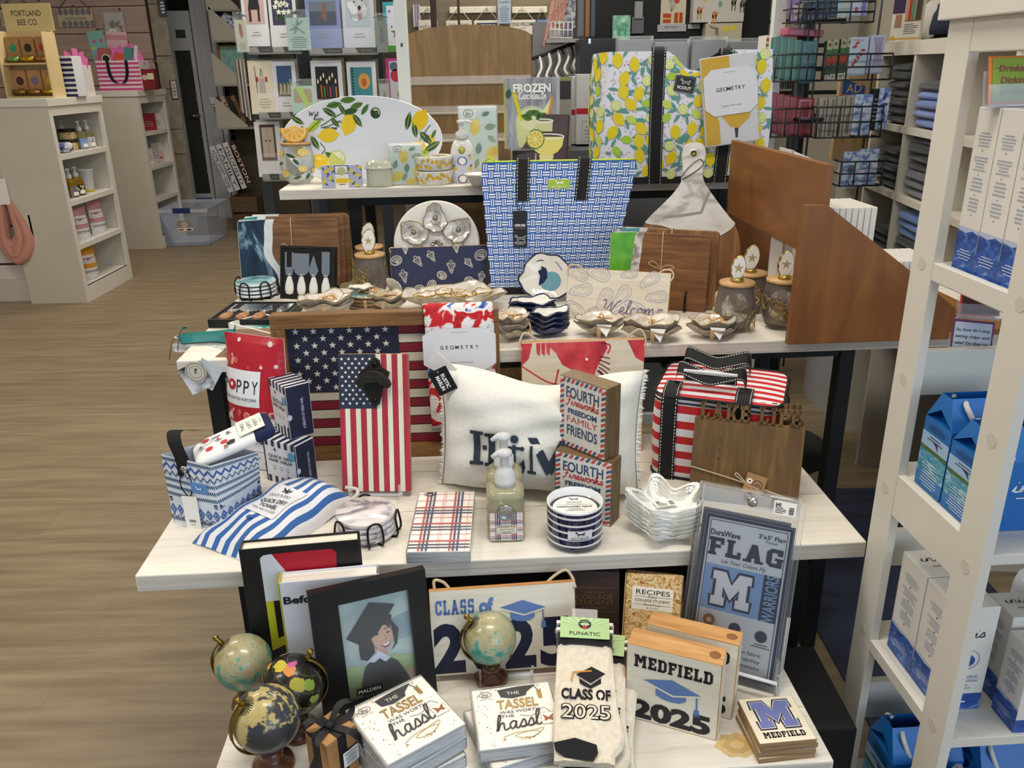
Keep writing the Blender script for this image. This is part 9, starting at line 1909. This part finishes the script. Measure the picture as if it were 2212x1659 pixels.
for i in range(11):
 x = -w/2+w*(i+.5)/11; z = .08*(i+.5)/11; y = .15*(i+.5)/11
 MB().tube(smooth_pts([(x, y, z), (x+.01, y-.03, z-.05), (x-.012, y-.06, z-.10), (x+.006, y-.07, z-.13)], 3), .007 if i % 2 else .005, mat('d9d9d6' if i % 2 else '3a3a3e', .3)).obj('bracelet', t)
slab('storage_box', 'dark grey lidded box above the white strips', 'box', (1252, 83, 1334, 160), 3.9, '26262b', lambda d: (d.rc(.22, .86, .28, 1, STEEL, 1), d.ring(.17, .95, .03, .01, INK, 1)), .25, 0, None, .003)
for i, (a, b_, pt, pb) in enumerate(((1187, 1228, 196, 312), (1230, 1252, 165, 312), (1244, 1286, 160, 312))): slab('ribbon_carton', ('left-hand white carton', 'narrow white carton', 'tallest white carton')[i]+' with a red band, left of the lemon tote', 'carton', (a, pt, b_, pb), 3.85-.06*i, 'b9b9bc', lambda d: (d.rc(0, .44, 1, .52, mat('a3182a'), 1), d.frame(.3, .04, .95, .34, .02, GREY), d.lines(.4, .9, .08, .28, 4, GREY, 1, .3)), .12, 0, 'white cartons with red bands', .003)
slab('flat_carton', 'grey flat carton with a dark window behind the frozen drinks book', 'carton', (1192, 166, 1234, 314), 3.6, '8f8a86', lambda d: (d.rc(.2, .68, .95, .94, mat('2c2c2e'), 1), d.rc(0, .95, 1, 1, mat('7d8f5a'), 1)), .03)
for i in range(4):
 a, b_, pt = ((1331, 1408, 78), (1409, 1486, 84), (1489, 1566, 78), (1570, 1646, 82))[i]
 X, w, h = fp(a, pt, b_, 180, 3.55); t = thing('card_box', ('first', 'second', 'third', 'fourth')[i]+' clear-lidded pale card box behind the lemon tote', 'card box', X, 'clear card boxes')
 MB().box(-w/2+.006, .004, 0, w/2-.006, .05, h*.93, mat('a9aeb2', .5), .002).obj('card_stack', t); MB().box(-w/2, 0, 0, w/2, .055, h, film('eef2f4', .10, .06), .002).obj('clear_lid', t)
def f_ball(d):
 for i in range(11): u, v = .5+.3*cos(i*2.4)*(.3+.07*i), .72+.17*sin(i*2.4)*(.3+.07*i); d.di(u, v, .10, mat(('c8323f', 'd9c23a', '8fb0a8', 'b03a6a', '7fa09a')[i % 5]), 1+.05*i, .12); d.st([(u, v-.08), (.42, .3)], .008, GREY, .8, sm=0)
 d.rc(.1, .04, .42, .26, mat('b8402f'), 3); d.rc(.55, .04, .88, .28, mat('b8402f'), 3); d.rc(.1, .12, .42, .16, mat('d9b83a'), 4); d.rc(.69, .04, .75, .28, mat('d9b83a'), 4)
slab('greeting_card', 'cream birthday card with colourful balloons and red presents', 'greeting card', (1426, -40, 1480, 53), 4.69, 'd6cdb4', f_ball, .005, 0, None); slab('rack_label', 'birthday label strip under the balloon card', 'label', (1420, 53, 1482, 68), 4.69, 'b9bac0', lambda d: d.tx('BIRTHDAY', .5, .62, .3, INK, 1, .5), .004)
slab('rack_label', 'small label strip under the animal print bag', 'label', (1486, 52, 1512, 62), 4.69, 'b9bac0', None, .004)
def f_anim(d):
 for u, v, c in ((.12, .3, 'c98a4a'), (.42, .18, 'c98a4a'), (.78, .5, '7a6a5a'), (.95, .45, '7a6a5a'), (.35, .8, '5a5550')): d.di(u, v, .05, mat('#'+c), 1, .07); d.rc(u-.04, v-.22, u-.015, v, mat('#'+c), 1); d.rc(u+.02, v-.22, u+.045, v, mat('#'+c), 1); d.st([(u+.04, v), (u+.08, v+.1)], .015, mat('#'+c), 1, sm=0)
 for u, v, c in ((.05, .72, '7fb09a'), (.52, .45, '7fa88a'), (.22, .6, 'd9c24a'), (.2, .9, 'd9c24a')): d.di(u, v, .04, mat('#'+c), 1, .06)
slab('gift_bag', 'white gift bag printed with party animals, high on the rack', 'gift bag', (1496, -40, 1606, 48), 4.62, 'd3d0c8', f_anim, .08, 0, None, .003); slab('gift_bag', 'cream bag with a yellow bow below the party animal bag', 'gift bag', (1522, 50, 1600, 100), 4.62, 'c9c2a8', lambda d: (d.di(.55, .75, .1, mat('e0d23a'), 1, .06), d.di(.75, .8, .1, mat('e0d23a'), 1, .06)), .08)
X, w, h = fp(1530, 44, 1570, 66, 4.45); MBh = MB().tube(smooth_pts([(-w/2, 0, h), (-w/2+.01, 0, h*.5), (w*.1, .05, h*.2), (w/2, .25, 0)], 4), .007, ww2); solo(MBh, 'display_hook', 'bare white display hook below the party animal bag', 'hook', X)
slab('folded_card', 'grey fabric swatch folder on the dark panel', 'swatch', (1364, 36, 1390, 72), 4.68, '6a6a6e', None, .02); slab('folded_card', 'silvery tube pack standing on the dark panel', 'swatch', (1371, 3, 1388, 40), 4.67, '9a9a9e', None, .03)
slab('wrap_roll', 'grey wrap roll leaning at the edge of the dark panel', 'gift wrap', (1246, -20, 1262, 82), 4.4, '6a6e70', None, .04, 0, None, .012); slab('wrap_roll', 'kraft brown wrap roll beside the dark panel', 'gift wrap', (1263, -20, 1274, 82), 4.42, '9a7050', None, .04, 0, None, .012); slab('wrap_roll', 'blue-grey wrap roll beside the kraft roll', 'gift wrap', (1275, -20, 1286, 82), 4.44, '4f5f72', None, .04, 0, None, .012)
YP = 3.0; t = thing('wire_spinner', 'dark wire spinner rack holding paper napkin packs', 'spinner rack', M.Translation((PY(1728, 200, YP+.12).x, YP+.12, 0))); sx = t.location.x; WG_ = mat('3c4146', .35, .6)
MB().lathe([(.03, .04), (.03, 2.25)], WG_, 12).obj('pole', t); MB().lathe([(.26, 0), (.26, .02), (.05, .05), (0, .05)], WG_, 28).obj('base', t)
for dx in (-.035, .0, .20): MB().tube([(dx+.01, -.10, .4), (dx+.01, -.10, 2.2)], .0035, WG_, 6).obj('wire_upright', t)
def wire_pocket(pl, pr, pt, pb, Y, n=3):
 a, b_ = PY(pl, pb, Y), PY(pr, pb, Y); zt = PY(pl, pt, Y).z; T = t.matrix_world.inverted(); m = MB(); y2 = Y+.07
 for z in (zt, zt-(zt-a.z)*.5, a.z): m.tube([T @ V((a.x, y2, z)), T @ V((a.x, Y, z)), T @ V((b_.x, Y, z)), T @ V((b_.x, y2, z))], .003, WG_, 5)
 for i in range(n+1): x = a.x+(b_.x-a.x)*i/n; m.tube([T @ V((x, Y, zt)), T @ V((x, Y, a.z)), T @ V((x, y2, a.z))], .0028, WG_, 5)
 m.obj('wire_pocket', t)
for q in ((1705, 1760, -10, 48, YP-.06), (1732, 1886, 5, 50, YP-.05), (1672, 1776, 118, 176, YP-.04), (1778, 1922, 118, 174, YP-.05), (1664, 1752, 236, 296, YP-.04), (1762, 1900, 232, 298, YP-.05), (1812, 1902, 350, 402, YP-.05)): wire_pocket(*q)
MB().tube([(-.05, -.1, 1.32), (-.02, -.14, 1.32), (.04, -.14, 1.32), (.06, -.1, 1.32)], .006, WG_).obj('ring_joint', t)
def npk(box, c, art, lb, Y=YP, rot=0, group='napkin packs on the wire spinner', th=.03):
 X, w, h = fp(*box, Y); mb = MB().box(-w/2, 0, 0, w/2, th, h, mat(c, .25) if isinstance(c, str) else c, .003)
 if art: art(De(mb, w, h))
 solo(mb, 'napkin_pack', lb, 'napkins', X @ M.Rotation(rad(rot), 4, 'Y'), group)
ordn = ('first', 'second', 'third', 'fourth', 'fifth')
for i in range(5): npk((1664+15*i, 80+2*i, 1680+15*i+(18 if i == 4 else 0), 168+3*i), '3f6f62' if i < 4 else '3a6470', (lambda d: d.rc(0, 0, .25, 1, mat('5f9a86', .3), 1)) if i < 4 else (lambda d: d.frame(.2, .5, .9, .95, .04, mat('6f9aa8'))), ordn[i]+' teal green napkin pack in the upper row of the spinner', YP+.004*i)
for i in range(5): npk((1658+14*i, 200+3*i, 1673+14*i+(22 if i == 4 else 0), 286+3*i), '8a2530', (lambda d: d.rc(0, 0, .2, 1, mat('a8404a', .3), 1)) if i < 4 else (lambda d: d.frame(.15, .5, .8, .95, .05, mat('c9a0a4'))), ordn[i]+' dark red napkin pack in the lower row of the spinner', YP+.004*i)
def f_spa(d): d.rc(0, .78, 1, 1, mat('a8a48a'), 1); d.rc(0, .60, 1, .78, mat('3f6a3a'), 1); d.rc(0, .40, 1, .60, mat('a3442f'), 1); d.rc(0, .16, 1, .40, mat('35503a'), 1); d.rc(0, 0, 1, .16, mat('c9c4b4'), 1); d.di(.5, .9, .3, mat('6a5a2a'), 2); d.tx('PA', .5, .08, .08, INK, 2, .5, rot=90)
for i in range(4): npk((1778+13*i+(4 if i > 1 else 0), 88-2*i, 1790+13*i+(4 if i > 1 else 0), 176-2*i), '35503a', f_spa, ordn[i]+' green and red striped napkin pack beside the pepper pack', YP-.01)
def f_pep(d):
 for i in range(7): d.di(.25+.12*(i % 5), .3+.09*i, .07, mat('b8402f'), 1.5, .13, rot=20*i); leaf(d, .3+.1*(i % 5), .25+.1*i, .12, 40*i, mat('4f8a5a'), 1.2)
 d.tx('STRANGE', .4, .92, .06, mat('c05a6a'), 1, .6)
npk((1829, 80, 1868, 164), 'b9cde0', f_pep, 'pale napkin pack printed with red peppers', YP-.014)
npk((1872, 76, 1904, 160), 'b9c3dc', lambda d: [d.st([(.2+.1*i, .95), (.4+.06*i, .6), (.3+.1*i, .2)], .03, mat(('7a4a7a', '4a5a9a', 'a05a6a')[i % 3]), 1) for i in range(7)], 'pale napkin pack with purple vines at the end of its row', YP-.018)
for i in range(4): npk((1762+19*i, 212-2*i, 1779+19*i, 300-2*i), 'aaa597', lambda d: d.pl([(.25, .05), (.7, .05), (.7, .95), (.5, .95), (.5, .6), (.25, .5)], mat('6f6c64'), 1), ordn[i]+' beige napkin pack with a grey skyline print', YP-.01)
SKB = noisy([(.40, '6f8fc4'), (.5, 'b9cbe8'), (.6, 'd9e3f2')], (1, 1, 1), 40, 4, 1, r=.15)
npk((1838, 204, 1876, 292), SKB, None, 'pale blue floral napkin pack beside the beige ones', YP-.015); npk((1878, 192, 1890, 282), '23252b', lambda d: d.lines(.1, .9, .2, .8, 6, GREY, 1), 'black printed napkin pack in the middle row', YP-.014); npk((1890, 190, 1914, 280), SKB, lambda d: [leaf(d, .5, .2+.2*i, .4, 50+70*i, mat('3f4f94'), 1, .4) for i in range(4)], 'blue leafy napkin pack at the end of the middle row', YP-.018)
npk((1816, 328, 1852, 406), SKB, lambda d: (d.di(.5, .5, .25, mat('4f7a9a'), 1, .3), d.di(.5, .55, .1, mat('a8604f'), 2)), 'blue bird napkin pack in the lowest row', YP-.012); npk((1852, 322, 1890, 400), SKB, None, 'pale blue napkin pack at the end of the lowest row', YP-.016)
for i in range(5): npk((1736+14*i, -25, 1750+14*i, 46-2*i), '35465c', (lambda d: d.rc(0, .3, 1, .36, INK, 1)), ordn[i]+' slate blue napkin pack in the top row', YP-.01)
npk((1808, -25, 1836, 38), 'a9c4dc', lambda d: d.pl([(.3, 0), (.6, 0), (.8, .9), (.5, .9)], mat('c9d3b4', .2), 1), 'glassy pale napkin pack in the top row', YP-.014); npk((1838, -25, 1872, 34), 'c3cfe6', lambda d: (d.di(.3, .2, .12, mat('c0607a'), 1, .2), d.rc(.6, 0, .9, 1, mat('7d84c4'), 1)), 'white and lilac napkin pack in the top row', YP-.018)
npk((1712, -20, 1764, 42), '9a7fb4', lambda d: (d.rc(.1, .1, .8, .6, mat('d9c6cf', .2), 1), d.rc(.2, .25, .5, .5, mat('e0d2b4'), 2)), 'lilac boxed napkin pack tilted at the top of the spinner', YP+.02, -14); npk((1700, 62, 1778, 78), 'b04a6a', None, 'rose pink box lying flat above the green packs', YP+.04, 5, th=.12)
def f_rain(d):
 for i in range(11): d.rc(0, .09*i, 1, .09*i+.05, mat(('c23a4a', '3a5f9a', 'c98a2a', '6a2f5a', '4f8a4a')[i % 5]), 1)
slab('gift_bag', 'rainbow striped gift bag behind the right white post', 'gift bag', (1645, 76, 1672, 205), 3.162, 'd9d6d0', f_rain, .1); slab('gift_bag', 'rainbow upright-striped gift bag low behind the spinner', 'gift bag', (1678, 160, 1716, 192), 3.162, 'd9d6d0', lambda d: [d.rc(.14*i, 0, .14*i+.09, 1, mat(('c2503a', '8a4f2a', '6a2f6a', '6f8a2a', '3a6f9a')[i % 5]), 1) for i in range(7)], .1)
slab('canvas_tote', 'tan canvas tote with blue lettering hung behind the spinner', 'tote bag', (1796, 150, 1902, 345), 3.5, noisy([(.3, '9a8058'), (.7, 'b89c70')], (9, 1, 1), 8, 3, r=.9), lambda d: (d.pl([(.05, .74), (.5, .70), (.5, .82), (.05, .9)], mat('2f4f94'), 1), d.tx('AD', .28, .80, .10, mat('c9b48a'), 2, .3)), .03)
CB = M.Rotation(rad(-5.7), 4, 'Z'); cdx = CB.to_3x3() @ V((1, 0, 0)); O = PY(1978, 118, 2.95); CO = V((O.x, O.y, 0)); CM = M.Translation(CO) @ CB; CI = CM.inverted()
def onc(px, py): q = CI @ PN(px, py, CO, cdx); return q.y, q.z
KW = mat('cfcabe', .5); t = thing('cubby_shelf', 'white cubby shelving stacked with folded shirts', 'shelving', CM); st_ = .36
zs = [onc(1978, 118)[1], onc(1955, 274)[1], onc(1934, 418)[1]]; zs += [zs[2]-(zs[1]-zs[2]), zs[2]-2*(zs[1]-zs[2])]; dz = zs[1]-zs[2]
ys = [-2*st_, -st_, 0, st_, 2*st_]
for y in ys: MB().box(0, y-.011, 0.0, .39, y+.011, zs[0], KW).obj('divider', t)
for z in zs:
 th = .045 if z == zs[0] else .022
 MB().box(-.002, ys[0]-.02, z-(0 if z == zs[0] else th), .392, ys[-1]+.02, z+(th if z == zs[0] else 0), KW).obj('shelf', t)
MB().box(.39, ys[0], 0, .40, ys[-1], zs[0], mat('a8a498', .7)).obj('back_panel', t)
def shirts(y, z, n, cols, name, th=.032):
 proto = None
 for i in range(n):
  c = cols[min(i, len(cols)-1)]; mb = MB(); soft(mb, .30, .25, th*1.15, mat(c, .95, sheen=.3), 16, 10); X = CM @ M.Translation((.135-.006*(i % 3), y*.86+.008*sin(i*2.1), z+.012+th*.9*i+.006)) @ M.Rotation(rad(90+4*sin(i*3)), 4, 'Z')
  solo(mb, 'folded_shirt', ('lowest', 'second', 'third', 'fourth', 'fifth', 'sixth', 'seventh', 'eighth')[i]+' folded shirt in '+name, 'shirt', X, 'folded shirts in the white cubbies')
z1, z2, z3 = zs[1], zs[2], zs[3]
shirts(st_*.5, z1, 7, ('10151a', '141a20', '0e1418'), 'the dark stack of the top row, farther cubby'); shirts(-st_*.5, z1, 5, ('5f76b4', '6a80bc', '5a70ac', '6a80bc', '2f3036'), 'the light blue stack of the top row')
shirts(st_*.5, z2, 5, ('0f1220', '0d0f18'), 'the navy stack of the middle row'); shirts(-st_*.5, z2, 7, ('62656f', '5a5d66', '4a4d56', '12141a', '14161e', '101218'), 'the grey and black stack of the middle row'); shirts(-st_*.5, z3, 6, ('16181e', '14161c', '15171f', '3f5f94', '4a6ca4', '456499'), 'the denim blue and dark stack of the lower row'); shirts(st_*.5, z3, 3, ('14161c', '101218'), 'the short dark stack of the lower row')
zt = zs[0]+.046
y0, _ = onc(1938, 80); X = CM @ M.Translation((.03, y0+.02, zt)) @ M.Rotation(rad(-62), 4, 'Z'); w, h = .13, .155
mb = MB().box(-w/2, 0, 0, w/2, .012, h, mat('d6d2c6', .4)); d = De(mb, w, h); d.rc(0, .6, .42, 1, mat('3a2448'), 1); d.rc(.45, .42, 1, .98, mat('8a6a3a'), 1); [d.rc(.47+.085*i, .45, .55+.085*i, .88, mat(('c98a6a', 'b03a2f', '5f8a5a', '8a8a94', '3a4030', '4a4a3a')[i]), 2) for i in range(6)]; d.pl([(.1, .3), (.35, .3), (.34, .58), (.12, .58)], mat('a0745a'), 1.5); d.lines(.45, .95, .15, .38, 6, INK, 1, .3, False); d.rc(0, .04, 1, .08, mat('c9a24a'), 1); d.di(.1, .08, .06, mat('c9a22a'), 2)
solo(mb, 'info_sign', 'small standing sign about shirts on top of the cubby shelving', 'sign', X)
def cap(label, y, x, z, c, c2, deg, tilt=0):
 t = thing('baseball_cap', label, 'cap', CM @ M.Translation((x, y, z)) @ M.Rotation(rad(deg), 4, 'Z') @ M.Rotation(rad(tilt), 4, 'X'), 'caps on the cubby shelving'); m = mat(c, .85); r = .085
 mb = MB().lathe([(r, 0), (r*1.02, .02), (r*.95, .06), (r*.7, .095), (r*.3, .113), (0, .116)], m, 24); d = De(mb, 1, 1, lambda u, v, k: V(((r*1.02+.0008*k)*sin((u-.5)*1.6), -(r*1.02+.0008*k)*cos((u-.5)*1.6)+.03*v*v, .02+.05*v))); d.pl([(.5+.22*cos(i*PI/8), .5+.45*sin(i*PI/8)) for i in range(16)], mat(c2, .7), 1); mb.obj('crown', t)
 n = 12; vs = []
 for k in range(2):
  for i in range(n+1): a = -PI*.86+PI*.72*i/n; vs += [(r*cos(a), r*sin(a), .004-.004*k), ((r+.075*sin(PI*i/n)**.6)*cos(a), (r+.075*max(0, sin(PI*i/n))**.6)*sin(a), .002-.012*abs(2*i/n-1)-.004*k)]
 N = 2*(n+1); MB().add(vs, [(2*i, 2*i+2, 2*i+3, 2*i+1) for i in range(n)]+[(N+2*i, N+2*i+1, N+2*i+3, N+2*i+2) for i in range(n)]+[(2*i+1, 2*i+3, N+2*i+3, N+2*i+1) for i in range(n)], m, True).obj('brim', t)
 MB().ball((0, 0, .117), .007, m, 8).obj('button', t)
cap('navy cap with a pale patch on top of the cubby shelving', onc(2004, 90)[0], .09, zt+.013, '151c33', 'b9c4d2', 150); cap('olive cap beside the navy cap on top of the cubby shelving', onc(2046, 90)[0], .10, zt+.013, '272d2a', '6f7d8c', 140)
struct('wall_cubby', MB().box(.46, -1.6, 0, .50, 2.6, CEIL, mat('b3ada0', .7), X=CM))
for i, (px, py, c) in enumerate(((2044, 22, 'c3c0b8'), (2092, 4, '2d3f78'), (2140, 2, '3a4a8a'))):
 q = CI @ PN(px, py, CM @ V((.36, 0, 0)), cdx); t_ = cap(('pale grey', 'royal blue', 'dusty blue')[i]+' cap hung on the wall above the cubby shelving', q.y, .365, q.z-.05, c, '3a4a3a', 90, -70)
q = P(1855, 925, 0); a, b_ = P(1815, 924, 0), P(1968, 916, 0); x = (b_-a).normalized(); w = .42; X = mtx(a+x*.21, x, V((-x.y, x.x, 0)), ZZ); h = hgt(a, 795)
t = thing('drink_carton', 'white carton printed with a hand holding an iced coffee cup', 'carton', X); mb = MB().box(-w/2, 0, 0, w/2, .012, h, mat('a9aab0', .5), 0).box(-w/2, .012, 0, -w/2+.012, .4, h, mat('a9aab0', .5)).box(w/2-.012, .012, 0, w/2, .4, h, mat('a9aab0', .5)).box(-w/2+.012, .388, 0, w/2-.012, .4, h, mat('a9aab0', .5)).box(-w/2+.012, .012, 0, w/2-.012, .388, .01, mat('a9aab0', .5)); d = De(mb, w, h)
d.pl([(.20, .10), (.46, .10), (.50, .52), (.20, .52)], noisy([(.5, '23284a'), (.62, '8a8f9a')], (1, 1, 1), 50, 3), 1); d.rc(.21, .52, .5, .60, mat('a8763a'), 1); d.rc(.20, .60, .51, .63, mat('c9b48a'), 2); d.pl([(.33, .63), (.36, .63), (.34, .82), (.31, .82)], mat('b0602a'), 1); [d.di(.46-.02*i, .42-.085*i, .07, mat('8f6a58'), 2, .03, rot=10) for i in range(4)]; d.pl([(.44, .12), (.52, .24), (.53, .46), (.48, .40), (.44, .22)], mat('8f6a58'), 1.6); d.tx('Thermo', .68, .22, .05, INK, 1, .16, it=.2)
mb.obj('carton', t)
for i in range(4): mb = MB(); mb.lathe([(.03, 0), (.042, .03), (.045, .20), (.03, .22), (0, .22)], noisy([(.45, '3a1016'), (.55, '6a1f2a')], (30, 30, 30), 2, 2, r=.8) if i < 3 else noisy([(.5, '1b1f2e'), (.62, '7d828c')], (1, 1, 1), 50, 3), 16); solo(mb, 'cup_sleeve', ('first', 'second', 'third')[i]+' dark tartan drink sleeve in the iced coffee carton' if i < 3 else 'navy speckled drink sleeve in the iced coffee carton', 'drink sleeve', X @ M.Translation((-w*.28+.085*i, .10+.05*(i % 2), .09)) @ M.Rotation(rad(14), 4, 'Y'), 'drink sleeves in the carton')
MB_ = MB().box(.85, 1.35, .001, 1.45, 2.75, .006, noisy([(.3, '22283a'), (.7, '38405a')], (1, 4, 1), 4, 4, r=.6)); solo(MB_, 'floor_tone', 'dark blue sheet on the aisle floor beside the tables', 'mat')  # thin dark sheet added over the floor for a darker bluish tone
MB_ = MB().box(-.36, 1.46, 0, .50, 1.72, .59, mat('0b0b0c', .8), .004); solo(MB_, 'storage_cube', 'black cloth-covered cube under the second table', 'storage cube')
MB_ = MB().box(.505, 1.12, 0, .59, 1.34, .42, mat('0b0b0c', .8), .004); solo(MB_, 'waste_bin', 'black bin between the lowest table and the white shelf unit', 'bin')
